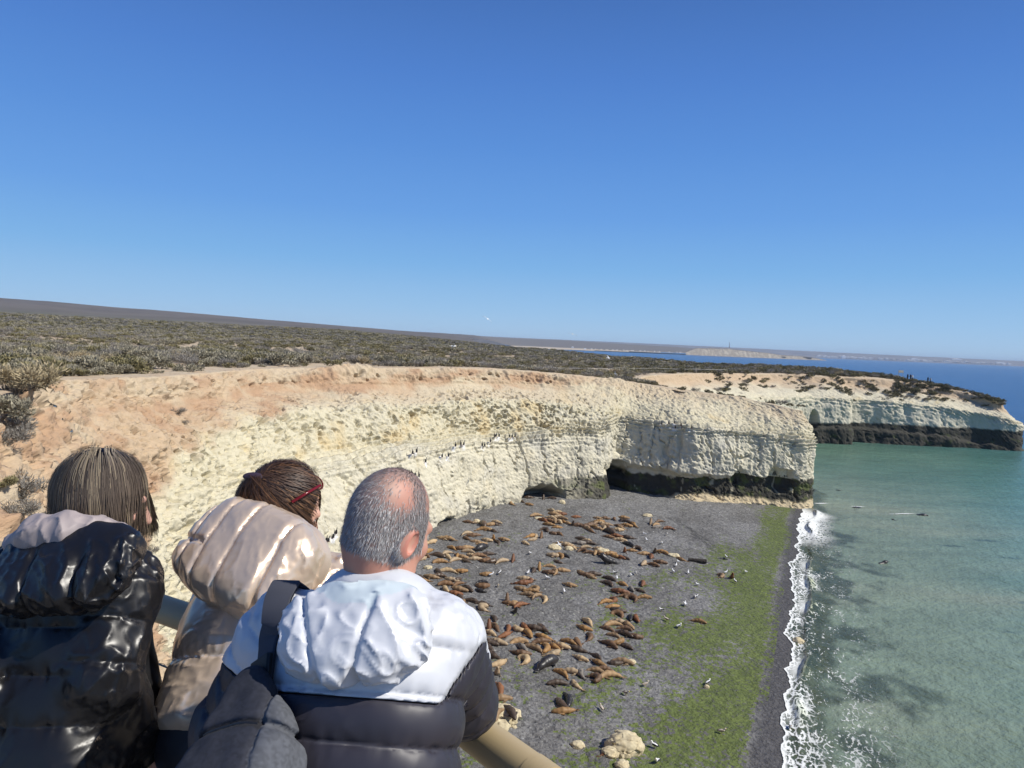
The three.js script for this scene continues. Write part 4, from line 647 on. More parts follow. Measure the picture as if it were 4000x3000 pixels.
{
  const r = rng(99), colours = ['tan', 'ochre', 'brown', 'tan', 'ochre', 'pale tan', 'brown'], all = new Map();
  const poseWord = { prone: 'belly-down', prone_bent: 'bent sideways', side: 'on its side', side_bent: 'lolling', curled: 'curled up', sitting: 'upright', bull: 'standing', bulllie: 'sprawled' };
  for (const [where, view, list] of PACKS) for (const [ix, iy, ang, o] of list) {
    const [px, py] = view(ix, iy), surf = (x, z) => beachSurf(x, z), p = ground(px, py + 3, surf), a = ang * Math.PI / 180, q = ground(px + Math.cos(a) * 12, py + 3 + Math.sin(a) * 12, surf);
    let fur = colours[Math.floor(r() * colours.length)], pose = ['prone', 'side', 'prone_bent', 'side_bent', 'side', 'prone', 'side_bent', 'curled'][Math.floor(r() * 7.35)], size = 0.9 + 0.38 * r(), head = r() < 0.5 ? 1 : -1;
    if (o.includes('d')) fur = 'dark brown'; if (o.includes('r')) fur = 'red-brown'; if (o.includes('g')) fur = 'grey'; if (o.includes('p')) fur = 'pale tan'; if (o.includes('b') || o.includes('D')) fur = 'black';
    if (o.includes('k')) pose = 'curled'; if (o.includes('u')) { pose = 'sitting'; size = 0.85; } if (o.includes('B')) { pose = 'bulllie'; size = 1.35; if (!o.includes('b')) fur = o.includes('D') ? 'black' : 'dark brown'; } if (o.includes('S')) { pose = 'bull'; size = 1.3; head = 1; } if (o.includes('o')) { size = 0.75; pose = 'sitting'; }
    const yaw = Math.atan2(-(q.z - p.z), q.x - p.x) + (head < 0 ? Math.PI : 0);
    const m = new THREE.Mesh(LION[pose], fur === 'black' || fur === 'grey' ? furMats[fur] : furMats[fur + (r() < 0.5 ? '' : '_b')]); m.castShadow = m.receiveShadow = true;
    m.position.copy(p); if (o.includes('R')) m.position.y += 0.75; m.rotation.y = yaw; m.scale.setScalar(size); m.scale.z *= r() < 0.5 ? -1 : 1; if (pose === 'prone' || pose === 'side') m.rotation.x = 0;
    const key = `${fur} ${pose.startsWith('bull') ? 'sea lion bull' : o.includes('o') ? 'sea lion pup' : 'sea lion'} ${poseWord[pose]} ${where}`;
    (all.get(key) ?? all.set(key, []).get(key)).push({ m, px });
    m.userData.px = px;
  }
  for (const [key, list] of all) { list.sort((a, b) => a.px - b.px); list.forEach(({ m }, n) => { delete m.userData.px; tag(add(m, 'sea_lion'), key + (list.length === 1 ? '' : n === 0 ? ', leftmost' : n === list.length - 1 ? ', rightmost' : `, ${ORD[n]} from left`), 'sea lion', 'sea lions hauled out on the beach'); }); }
}
// ---------------------------------------------------------------- gulls and cormorants
function birdGeo(kind) {
  const fs = [], W1 = [0.8, 0.8, 0.78];
  if (kind === 'gull' || kind === 'black_gull' || kind === 'young_gull') {
    fs.push(ellF(V3(0, 0.24, 0), V3(0.22, 0.095, 0.09), new THREE.Quaternion().setFromAxisAngle(V3(0, 0, 1), 0.22)), capF(V3(0.14, 0.3, 0), V3(0.2, 0.4, 0), 0.06, 0.05), ellF(V3(0.22, 0.42, 0), V3(0.062, 0.055, 0.052)), capF(V3(0.27, 0.415, 0), V3(0.335, 0.4, 0), 0.018, 0.01), capF(V3(-0.16, 0.21, 0), V3(-0.34, 0.19, 0), 0.05, 0.018));
    for (const s of [-1, 1]) fs.push(capF(V3(0.0, 0.17, s * 0.04), V3(0.02, 0.01, s * 0.045), 0.016, 0.013), ellF(V3(-0.06, 0.26, s * 0.085), V3(0.25, 0.06, 0.022), new THREE.Quaternion().setFromAxisAngle(V3(0, 0, 1), 0.16)));
    const wing = kind === 'gull' ? [0.36, 0.37, 0.39] : kind === 'black_gull' ? [0.03, 0.03, 0.034] : [0.3, 0.25, 0.19], body = kind === 'young_gull' ? [0.5, 0.44, 0.36] : W1;
    return sdfGeo(blend(0.03, ...fs), V3(-0.42, -0.03, -0.16), V3(0.4, 0.52, 0.16), 0.02, (x, y, z) => y < 0.15 ? [0.5, 0.35, 0.08] : x > 0.275 ? [0.6, 0.4, 0.06] : (Math.abs(z) > 0.062 || x < -0.2) && y < 0.34 && y > 0.19 && x < 0.16 ? (x < -0.26 ? [0.03, 0.03, 0.03] : wing) : body);
  }
  fs.push(capF(V3(-0.02, 0.13, 0), V3(0.04, 0.36, 0), 0.1, 0.075), capF(V3(0.05, 0.4, 0), V3(0.08, 0.58, 0), 0.05, 0.034), ellF(V3(0.105, 0.61, 0), V3(0.06, 0.036, 0.034)), capF(V3(0.15, 0.61, 0), V3(0.22, 0.6, 0), 0.014, 0.008), capF(V3(-0.07, 0.1, 0), V3(-0.2, 0.0, 0), 0.05, 0.03));
  for (const s of [-1, 1]) fs.push(ellF(V3(-0.03, 0.25, s * 0.085), V3(0.06, 0.17, 0.03)), ellF(V3(0.04, 0.02, s * 0.05), V3(0.07, 0.02, 0.03)));
  return sdfGeo(blend(0.04, ...fs), V3(-0.3, -0.06, -0.18), V3(0.28, 0.7, 0.18), 0.024, (x, y, z) => x > 0.04 + 0.1 * Math.abs(y - 0.25) && y > 0.08 && y < 0.44 && Math.abs(z) < 0.07 ? [0.78, 0.78, 0.76] : y < 0.03 ? [0.5, 0.25, 0.2] : [0.012, 0.012, 0.014]);
}
const birdMat = std({ vertexColors: true, roughness: 0.75 }), BIRD = Object.fromEntries(['gull', 'black_gull', 'young_gull', 'cormorant'].map((k) => [k, birdGeo(k)]));
const vC = (x, y) => [2600 + x / 1.58, 2000 + y / 1.58];
{
  const r = rng(17);
  const rows = [
    ['at the middle of the shingle', vA, [[960, 455, 0], [945, 597, 0], [1085, 634, 0], [740, 598, 1], [680, 612, 0], [730, 692, 2], [1205, 732, 0]]], ['below the standing black bull', vA, [[1570, 598, 1], [1585, 636, 0], [1685, 615, 0], [1718, 600, 0]]],
    ["right of the dark log", vA, [[1990, 586, 0], [2098, 596, 0], [2012, 543, 0], [2025, 516, 0]]], ["on the far grey shingle", vA, [[1943, 316, 1], [1797, 358, 0], [1785, 316, 0], [1908, 380, 0]]],
    ['on the weed right of the packs', vA, [[2150, 772, 1], [1905, 866, 1], [2075, 822, 0], [2165, 682, 0]]], ['on the weedy shingle at the lower middle', vB, [[1940, 232, 2], [2030, 282, 0], [1790, 706, 2], [1650, 768, 2], [1475, 880, 2]]],
    ['by the big pale boulder', vB, [[1855, 1148, 1], [1878, 1260, 1]]], ['on the green weed near the water', vC, [[495, 380, 0], [185, 536, 1], [122, 580, 0], [85, 716, 0], [260, 1068, 1], [345, 1370, 2], [430, 438, 1], [372, 382, 0]]], ['at the edge of the foam', vC, [[770, 1342, 1]]],
  ];
  const K = ['gull', 'black_gull', 'young_gull'], said = ['white gull with grey wings', 'white gull with black back', 'mottled brown young gull'], all = new Map();
  for (const [where, view, list] of rows) for (const [ix, iy, k] of list) {
    const [px, py] = view(ix, iy), m = mesh(BIRD[K[k]], birdMat, 'gull'); m.position.copy(ground(px, py, beachSurf)); m.rotation.y = r() * 6.283; m.scale.setScalar(1.12); const key = `${said[k]} standing ${where}`; (all.get(key) ?? all.set(key, []).get(key)).push([m, px]);
  }
  for (const [key, list] of all) { list.sort((a, b) => a[1] - b[1]); list.forEach(([m], n) => tag(add(m, 'gull'), key + (list.length === 1 ? '' : n === 0 ? ', leftmost' : n === list.length - 1 ? ', rightmost' : `, ${ORD[n]} from left`), 'gull', 'gulls standing on the beach')); }
  // cormorants perched on the ledges, with their whitewash below them
  const vD = (x, y) => [1300 + x / 1.58, 1200 + y / 1.58];
  const cor = [['in the cluster left of the ear', [[35, 1380], [15, 1400], [75, 1420]]], ['in the group just above the bald head', [[470, 1030], [497, 1022], [522, 1028], [545, 1030]]], ['on the ledge above the bald head', [[588, 942], [685, 908], [722, 898], [472, 886], [525, 872]]], ['at the middle of the ledge line', [[768, 842], [800, 832], [822, 838], [935, 840], [947, 850], [985, 822]]], ['in the upper cluster of the ledge line', [[1003, 775], [1022, 797], [1037, 785], [1093, 785], [1115, 785], [1135, 785]]], ['in the cluster on the promontory ledge', [[2010, 708], [2060, 722], [2095, 725], [2110, 690], [2125, 725], [2136, 730], [2195, 725]]], ['in the bottom row left of the man', [[-22, 1432], [-14, 1438], [-50, 1450], [-58, 1446]]]];
  for (const [where, list] of cor) list.map(([ix, iy]) => ({ px: vD(ix, iy)[0], py: vD(ix, iy)[1] })).sort((a, b) => a.px - b.px).forEach((q, n, l) => {
    const p = onCliffPick(q.px, q.py + 6); if (!p) { console.log('no perch', q.px, q.py); return; }
    const m = mesh(BIRD.cormorant, birdMat, 'cormorant'); m.position.copy(p).add(V3(0.12, -0.02, 0.18)); m.rotation.y = 1.57 + (r() - 0.5) * 2.6; m.scale.setScalar(1.2);
    tag(add(m, 'cormorant'), `black and white cormorant ${where}${n === 0 ? ', leftmost' : n === l.length - 1 ? ', rightmost' : `, ${ORD[n]} from left`}`, 'cormorant', 'cormorants on the cliff ledges');
    const c = cliffNear.col, o = cliffNear.out; for (let i = 0; i < o.length; i += 3) { const dx = o[i] - p.x, dy = p.y - o[i + 1], dz = o[i + 2] - p.z; if (dy > -0.1 && dy < 0.8 && Math.hypot(dx, dz) < 0.4 + 0.4 * noise(o[i] * 3, o[i + 1], o[i + 2] * 3) && noise(o[i] * 1.8, o[i + 1] * 0.7, o[i + 2] * 1.8) > -0.12 + dy * 0.2) { c[i] = 0.74; c[i + 1] = 0.73; c[i + 2] = 0.7; } }
  });
  cliffNear.geo.attributes.color.needsUpdate = true;
  // gulls on the wing
  const wingShape = (k) => { const pts = []; const n = 9; const P = []; for (let i = 0; i <= n; i++) { const t = i / n, x = 0.62 * t, y = 0.07 * Math.sin(t * 2.2) - 0.13 * t * t * k, sweep = 0.06 * Math.sin(t * 3.14) - 0.16 * t * t, ch = 0.085 * (1 - 0.15 * t) * Math.sqrt(1 - t * t * 0.985); P.push([x, y, sweep, ch]); } return P; };
  const flyGeo = (flap) => {
    const body = sdfGeo(blend(0.03, ellF(V3(0, 0, 0), V3(0.2, 0.07, 0.07)), ellF(V3(0.2, 0.02, 0), V3(0.07, 0.05, 0.048)), capF(V3(0.25, 0.02, 0), V3(0.31, 0.01, 0), 0.017, 0.009), ellF(V3(-0.25, 0, 0), V3(0.13, 0.014, 0.06))), V3(-0.42, -0.12, -0.14), V3(0.36, 0.12, 0.14), 0.02, (x) => x > 0.26 ? [0.6, 0.4, 0.06] : [0.82, 0.82, 0.8]);
    const pos = [], col = [];
    for (const s of [-1, 1]) { const P = wingShape(flap); for (let i = 0; i < P.length - 1; i++) { const [x0, y0, w0, c0] = P[i], [x1, y1, w1, c1] = P[i + 1], th = 0.012, q = (x, y, w, c, e, t) => [w + c * e, y + t, s * (x + 0.04)]; const A = q(x0, y0, w0, c0, 1, 0), B = q(x1, y1, w1, c1, 1, 0), Cc = q(x0, y0, w0, c0, -1, 0), D = q(x1, y1, w1, c1, -1, 0), U0 = q(x0, y0, w0, c0, 0.3, th), U1 = q(x1, y1, w1, c1, 0.3, th), L0 = q(x0, y0, w0, c0, 0.3, -th), L1 = q(x1, y1, w1, c1, 0.3, -th); for (const f of [[A, B, U0], [B, U1, U0], [U0, U1, Cc], [U1, D, Cc], [A, L0, B], [B, L0, L1], [L0, Cc, L1], [L1, Cc, D]]) { for (const v of f) pos.push(...v); const cc = i > 6 ? [0.06, 0.06, 0.065] : [0.5, 0.51, 0.52]; for (let k = 0; k < 3; k++) col.push(...cc); } } }
    const w = geoFrom(pos, null, col), bn = body.toNonIndexed(); return mergeGeometries([bn, w]);
  };
  const fm = std({ vertexColors: true, roughness: 0.75, side: THREE.DoubleSide }), F1 = flyGeo(1), F2 = flyGeo(-0.6);
  const fly = (px, py, d, yaw, roll, pitch, g, label, s = 1) => { const m = mesh(g, fm, 'flying_gull'); m.position.copy(at(px, py, d)); m.rotation.set(roll, yaw, pitch, 'YXZ'); m.scale.setScalar(s); tag(add(m, 'flying_gull'), label, 'gull', 'gulls on the wing'); };
  fly(1905, 1246, 82, 1.45, 0.0, 0.1, F1, 'gull gliding highest against the pale sky above the hills', 1); scene.children[scene.children.length - 1].rotateX(0.6);
  fly(2237, 1305, 92, 1.6, 0.1, 0.1, F1, 'gull gliding with level wings just above the bay'); scene.children[scene.children.length - 1].rotateX(0.18);
  fly(1770, 1352, 66, 0.3, -0.5, 0, F1, 'white gull soaring low over the plateau scrub with raised wing', 1.1);
  fly(2376, 1398, 105, 0.2, 0.5, 0, F2, 'gull flying over the scrub in front of the blue bay');
  fly(2404, 1460, 112, 2.6, 0.9, 0.2, F2, 'gull banking above the cliff rim with wings up');
  fly(2184, 2126, 89, 0.4, 0.3, 0, F2, 'gull flapping with spread wings over the heap of sea lions', 1.1);
}
// ---------------------------------------------------------------- the three people at the rail
const RAILP = V3(-0.14, 28.55, -1.73), RAILD = V3(0.857, 0, 0.515).normalize();
const DECK = 27.5;
function frameOf(N, pelvis, yaw) {                        // torso axes: U up the spine, R to the wearer's right, B backwards
  const U = N.clone().sub(pelvis).normalize(), R = V3(Math.cos(yaw), 0, Math.sin(yaw)); R.addScaledVector(U, -R.dot(U)).normalize();
  const B = R.clone().cross(U).normalize(); return { N, U, R, B, p: (x, v, z) => N.clone().addScaledVector(R, x).addScaledVector(U, -v).addScaledVector(B, z) };
}
const puff = (q) => Math.pow(Math.abs(Math.sin(Math.PI * q)), 0.5);
const groove = (q, w) => { const d = (q - Math.round(q)) / w; return Math.exp(-d * d); };
const crease = (x, y, z) => { const a = 1 - Math.abs(noise(x, y, z)) * 2.4, b = 1 - Math.abs(noise(x * 2.3 + 7, y * 2.3, z * 2.3)) * 2.4; return Math.max(0, a) * Math.max(0, a) + 0.5 * Math.max(0, b) * Math.max(0, b); };
// a quilted jacket body: elliptical sections down the spine, stitched across every few centimetres
function torsoF(fr, prof, L, seam, amp, wr) {
  const { N, U, R, B } = fr, nx = N.x, ny = N.y, nz = N.z;
  return (x, y, z) => {
    x -= nx; y -= ny; z -= nz;
    const lx = x * R.x + y * R.y + z * R.z, v = -(x * U.x + y * U.y + z * U.z), lz = x * B.x + y * B.y + z * B.z;
    let i = 0; while (i < prof.length - 2 && v > prof[i + 1][0]) i++;
    const t = clamp((v - prof[i][0]) / (prof[i + 1][0] - prof[i][0])), s = t * t * (3 - 2 * t) * 0.5 + t * 0.5, a = lerp(prof[i][1], prof[i + 1][1], s), b = lerp(prof[i][2], prof[i + 1][2], s), c = lerp(prof[i][3], prof[i + 1][3], s);
    const zz = lz - c, e = Math.pow(Math.pow(Math.abs(lx / a), 2.35) + Math.pow(Math.abs(zz / b), 2.35), 1 / 2.35);
    let d = (e - 1) * Math.min(a, b) * (0.6 + 0.4 * Math.min(1, e));
    const q = puff(seam(v)); d -= amp * (q - 0.6);
    d -= wr * (0.7 * noise(lx * 13, v * 8, lz * 13) + (1 - q) * 1.2 * noise(lx * 52, v * 6, lz * 52) + 0.75 * crease(lx * 9 + v * 4, v * 13, lz * 9) * (0.4 + noise(lx * 6, v * 6, lz * 6)));
    return smax(d, smax(v - L, prof[0][0] - v, 0.02), 0.03);
  };
}
function sleeveF(joints, radii, pitch, amp, wr) {         // a quilted sleeve with rings of stitching along its length
  const seg = []; let run = 0; for (let i = 1; i < joints.length; i++) { const a = joints[i - 1], b = joints[i], l = a.distanceTo(b); seg.push({ a, d: b.clone().sub(a), l2: l * l, l, ra: radii[i - 1], rb: radii[i], run }); run += l; }
  return (x, y, z) => {
    let m = 9, along = 0;
    for (const s of seg) { const px = x - s.a.x, py = y - s.a.y, pz = z - s.a.z, h = clamp((px * s.d.x + py * s.d.y + pz * s.d.z) / s.l2), d = Math.hypot(px - s.d.x * h, py - s.d.y * h, pz - s.d.z * h) - (s.ra + (s.rb - s.ra) * h); if (d < m) { along = s.run + h * s.l; } m = m === 9 ? d : smin(m, d, 0.03); }
    const q = puff(along / pitch);
    return m - amp * (q - 0.6) - wr * (0.7 * noise(x * 14, y * 14, z * 14) + (1 - q) * 1.2 * noise(x * 50, y * 30, z * 50) + 0.8 * crease(x * 11, y * 9, z * 11));
  };
}
function headFrame(c, fwd, up) { const f = fwd.clone().normalize(), u = up.clone().addScaledVector(f, -up.dot(f)).normalize(), r = f.clone().cross(u).normalize(); return { c, f, u, r, p: (x, y, z) => c.clone().addScaledVector(r, x).addScaledVector(u, y).addScaledVector(f, z), q: new THREE.Quaternion().setFromRotationMatrix(new THREE.Matrix4().makeBasis(r, u, f.clone().negate())), local: (x, y, z) => { x -= c.x; y -= c.y; z -= c.z; return [x * r.x + y * r.y + z * r.z, x * u.x + y * u.y + z * u.z, x * f.x + y * f.y + z * f.z]; } }; }
function headF(h, neckTo, w = 1, sc = 1) {
  const L = (q) => (x, y, z) => { const [a, b, c] = h.local(x, y, z); return q(a / sc, b / sc, c / sc) * sc; };
  const skull = ellF(V3(0, 0.022, -0.012), V3(0.077 * w, 0.1, 0.099)), face = ellF(V3(0, -0.04, 0.035), V3(0.062 * w, 0.085, 0.066)), jaw = capF(V3(-0.03, -0.09, 0.045), V3(0.03, -0.09, 0.045), 0.035, 0.035), chin = ellF(V3(0, -0.108, 0.066), V3(0.026, 0.022, 0.022)), nose = capF(V3(0, 0.0, 0.098), V3(0, -0.042, 0.118), 0.008, 0.0135), brow = capF(V3(-0.035, 0.016, 0.086), V3(0.035, 0.016, 0.086), 0.012, 0.012);
  const lipU = capF(V3(-0.02, -0.071, 0.094), V3(0.02, -0.071, 0.094), 0.0065, 0.0065), lipL = capF(V3(-0.016, -0.081, 0.092), V3(0.016, -0.081, 0.092), 0.007, 0.007), cheekL = ellF(V3(-0.042, -0.03, 0.068), V3(0.024, 0.022, 0.02)), cheekR = ellF(V3(0.042, -0.03, 0.068), V3(0.024, 0.022, 0.02));
  const ears = [-1, 1].map((s) => { const q = new THREE.Quaternion().setFromEuler(new THREE.Euler(0.25, s * 0.5, 0)); return [ellF(V3(s * 0.085 * w, -0.018, -0.012), V3(0.012, 0.035, 0.022), q), ellF(V3(s * (0.085 * w + 0.008), -0.016, -0.006), V3(0.007, 0.022, 0.012), q)]; });
  const eyes = [-1, 1].map((s) => ellF(V3(s * 0.031, -0.004, 0.098), V3(0.017, 0.011, 0.012)));
  const core = L((a, b, c) => {
    let d = smin(skull(a, b, c), face(a, b, c), 0.035); d = smin(d, jaw(a, b, c), 0.03); d = smin(d, chin(a, b, c), 0.02); d = smin(d, brow(a, b, c), 0.016); d = smin(d, cheekL(a, b, c), 0.02); d = smin(d, cheekR(a, b, c), 0.02);
    d = smin(d, nose(a, b, c), 0.012); for (const e of eyes) d = smax(d, -e(a, b, c), 0.01); d = smin(d, lipU(a, b, c), 0.007); d = smin(d, lipL(a, b, c), 0.007);
    for (const [o, i] of ears) d = smin(d, smax(o(a, b, c), -i(a, b, c), 0.006), 0.012);
    return d;
  });
  const neck = capF(h.p(0, -0.05, -0.03), neckTo, 0.058 * w, 0.066 * w);
  return (x, y, z) => smin(core(x, y, z), neck(x, y, z), 0.035);
}
function handF(wrist, dir, down) {                        // a relaxed hand hooked over the rail: palm, four fingers, a thumb
  const f = dir.clone().normalize(), n = down.clone().addScaledVector(f, -down.dot(f)).normalize(), s = f.clone().cross(n), P = (a, b, c) => wrist.clone().addScaledVector(f, a).addScaledVector(s, b).addScaledVector(n, c);
  const fs = [capF(P(0, 0, 0), P(0.03, 0, 0), 0.027, 0.03)];
  [[-0.03, 0.07, 0.9], [-0.01, 0.078, 1], [0.01, 0.074, 0.95], [0.029, 0.062, 0.78]].forEach(([b, l, k]) => { const a = P(0.08, b, 0), m = P(0.08 + 0.034 * k, b * 1.08, 0.012), e = P(0.08 + 0.05 * k, b * 1.1, 0.036 * k), t = P(0.08 + 0.045 * k, b * 1.1, 0.058 * k); fs.push(capF(P(0.02, b * 0.8, 0), a, 0.017, 0.012), capF(a, m, 0.0105, 0.0095), capF(m, e, 0.0095, 0.0085), capF(e, t, 0.0085, 0.0075)); });
  fs.push(capF(P(0.015, -0.025, 0.005), P(0.05, -0.055, 0.015), 0.014, 0.011), capF(P(0.05, -0.055, 0.015), P(0.078, -0.06, 0.03), 0.011, 0.0085));
  return blend(0.008, ...fs);
}
const boxOf = (pts, m) => { const b = new THREE.Box3().setFromPoints(pts); return [b.min.subScalar(m), b.max.addScalar(m)]; };
// the body under the clothes, one skin from head to feet
function bodyMesh(o) {
  const { head, hf, hands, arms, legs, fr, skin } = o;
  const chain = blend(0.06, capF(fr.p(0, 0.02, 0.01), fr.p(0, 0.2, 0.02), 0.06, 0.11), capF(fr.p(0, 0.2, 0.02), fr.p(0, 0.52, 0), 0.11, 0.11), capF(fr.p(-0.14, 0.09, 0.01), fr.p(0.14, 0.09, 0.01), 0.05, 0.05), ...legs.flatMap((l) => [capF(l[0], l[1], 0.075, 0.052), capF(l[1], l[2], 0.05, 0.035), capF(l[2], l[3], 0.035, 0.028)]), ...arms.flatMap((a) => [capF(a[0], a[1], 0.045, 0.038), capF(a[1], a[2], 0.038, 0.026)]));
  const all = (x, y, z) => smin(chain(x, y, z), hf(x, y, z), 0.03), pts = [...legs.flat(), ...arms.flat(), fr.N];
  const neckCut = (x, y, z) => fr.U.x * (x - fr.N.x) + fr.U.y * (y - fr.N.y) + fr.U.z * (z - fr.N.z);
  const [a0, a1] = boxOf(pts, 0.14), low = sdfGeo((x, y, z) => Math.max(all(x, y, z), neckCut(x, y, z) - 0.006), a0, a1, 0.016, skin);
  const [b0, b1] = boxOf([head.c.clone().addScalar(0.125), head.c.clone().addScalar(-0.125), fr.N], 0.025), top = sdfGeo((x, y, z) => Math.max(all(x, y, z), -neckCut(x, y, z) - 0.006), b0, b1, 0.0034, skin);
  const parts = [low, top]; for (const h of hands) { const [c0, c1] = boxOf([h.w, h.w.clone().addScaledVector(h.d, 0.14)], 0.09); parts.push(sdfGeo(h.f, c0, c1, 0.004, skin)); }
  return mergeGeometries(parts);
}
// ribbons of hair: paths of points with a colour and a width
function ribbons(list) {
  const pos = [], col = [], idx = [], nor = [];
  for (const { path, c, w, out } of list) { const o = pos.length / 3, n = path.length; path.forEach((p, i) => { const t = path[Math.min(n - 1, i + 1)].clone().sub(path[Math.max(0, i - 1)]).normalize(), N = out(p), s = t.clone().cross(N).normalize(), ww = w * (i === n - 1 ? 0.15 : i === 0 ? 0.6 : 1), k = 0.9 + 0.2 * ((i * 7) % 5) / 5; pos.push(p.x - s.x * ww, p.y - s.y * ww, p.z - s.z * ww, p.x + s.x * ww, p.y + s.y * ww, p.z + s.z * ww); for (const q of [-1, 1]) { const m = N.clone().addScaledVector(s, q * 0.3).normalize(); nor.push(m.x, m.y, m.z); col.push(c[0] * k, c[1] * k, c[2] * k); } if (i) { const a = o + i * 2; idx.push(a - 2, a - 1, a, a - 1, a + 1, a); } }); }
  return geoFrom(pos, idx, col, null, nor);
}
function strapGeo(path, normals, w, th) { const pos = [], idx = []; path.forEach((p, i) => { const t = path[Math.min(path.length - 1, i + 1)].clone().sub(path[Math.max(0, i - 1)]).normalize(), n = normals[i], s = t.clone().cross(n).normalize(); for (const [a, b] of [[-1, 0], [-0.92, 1], [0.92, 1], [1, 0]]) { const q = p.clone().addScaledVector(s, a * w / 2).addScaledVector(n, b * th); pos.push(q.x, q.y, q.z); } if (i) { const o = i * 4; for (let k = 0; k < 4; k++) { const k1 = (k + 1) % 4; idx.push(o - 4 + k, o - 4 + k1, o + k, o - 4 + k1, o + k1, o + k); } } }); return geoFrom(pos, idx).toNonIndexed(); }
const gradOf = (f, p, e = 0.004) => V3(f(p.x + e, p.y, p.z) - f(p.x - e, p.y, p.z), f(p.x, p.y + e, p.z) - f(p.x, p.y - e, p.z), f(p.x, p.y, p.z + e) - f(p.x, p.y, p.z - e)).normalize();
// a hood lying on the back: a quilted bag with an open mouth and a padded rim
function hoodF(C, R, U, B, ro, ri, off, rim, seam, wr, pw = 2.3) {
  const mr = Math.min(ro.x, ro.y, ro.z), outer = (a, b, c) => { const e = Math.pow(Math.pow(Math.abs(a / ro.x), pw) + Math.pow(Math.abs(b / ro.y), pw) + Math.pow(Math.abs(c / ro.z), pw), 1 / pw); return (e - 1) * mr * 0.9; }, inner = ellF(off, ri);
  const f = (x, y, z) => { x -= C.x; y -= C.y; z -= C.z; const a = x * R.x + y * R.y + z * R.z, b = x * U.x + y * U.y + z * U.z, c = x * B.x + y * B.y + z * B.z; const w = wr * (0.9 * noise(a * 12, b * 12, c * 12) + 0.9 * crease(a * 12 + b * 5, b * 10, c * 12) + 0.25 * noise(a * 50, b * 50, c * 50)); const o = outer(a, b, c) - seam(a, b, c) - w, n = inner(a, b, c); let d = smax(o, -n - w * 0.6, 0.012); const rr = Math.hypot(outer(a, b, c) + rim * 0.3, n) - rim * (0.94 + 0.06 * Math.sin(a * 90 + b * 60)); return smin(d, rr, 0.008); };
  f.inside = (x, y, z) => { x -= C.x; y -= C.y; z -= C.z; return inner(x * R.x + y * R.y + z * R.z, x * U.x + y * U.y + z * U.z, x * B.x + y * B.y + z * B.z); };
  return f;
}
const skinMat = std({ vertexColors: true, roughness: 0.55 });
const shoeGeo = (p, yaw) => { const g = sdfGeo(blend(0.04, capF(V3(0, 0.05, 0.04), V3(0, 0.04, -0.16), 0.05, 0.045), capF(V3(0, 0.05, 0.04), V3(0, 0.11, 0.03), 0.05, 0.045)), V3(-0.12, -0.02, -0.26), V3(0.12, 0.2, 0.14), 0.014, null); g.rotateY(yaw); g.translate(p.x, DECK, p.z); return g; };
function trousersGeo(fr, legs, L0) { const f = blend(0.07, ellF(fr.p(0, L0, 0), V3(0.18, 0.13, 0.135)), ...legs.flatMap((l) => [capF(l[0], l[1], 0.098, 0.075), capF(l[1], l[2], 0.075, 0.06)])), g = (x, y, z) => f(x, y, z) - 0.004 * noise(x * 20, y * 12, z * 20), [a, b] = boxOf(legs.flat(), 0.2); return sdfGeo(g, a, b, 0.016, null); }
const legsOf = (pelvis, R, fwd, dx) => [-1, 1].map((s) => { const hip = pelvis.clone().addScaledVector(R, s * 0.09), foot = V3(pelvis.x + R.x * s * (0.11 + dx) , DECK + 0.08, pelvis.z + R.z * s * 0.11 - 0.02), knee = hip.clone().lerp(foot, 0.48).addScaledVector(fwd, 0.03); return [hip, knee, foot, foot.clone().add(V3(fwd.x * 0.1, -0.045, fwd.z * 0.1))]; });

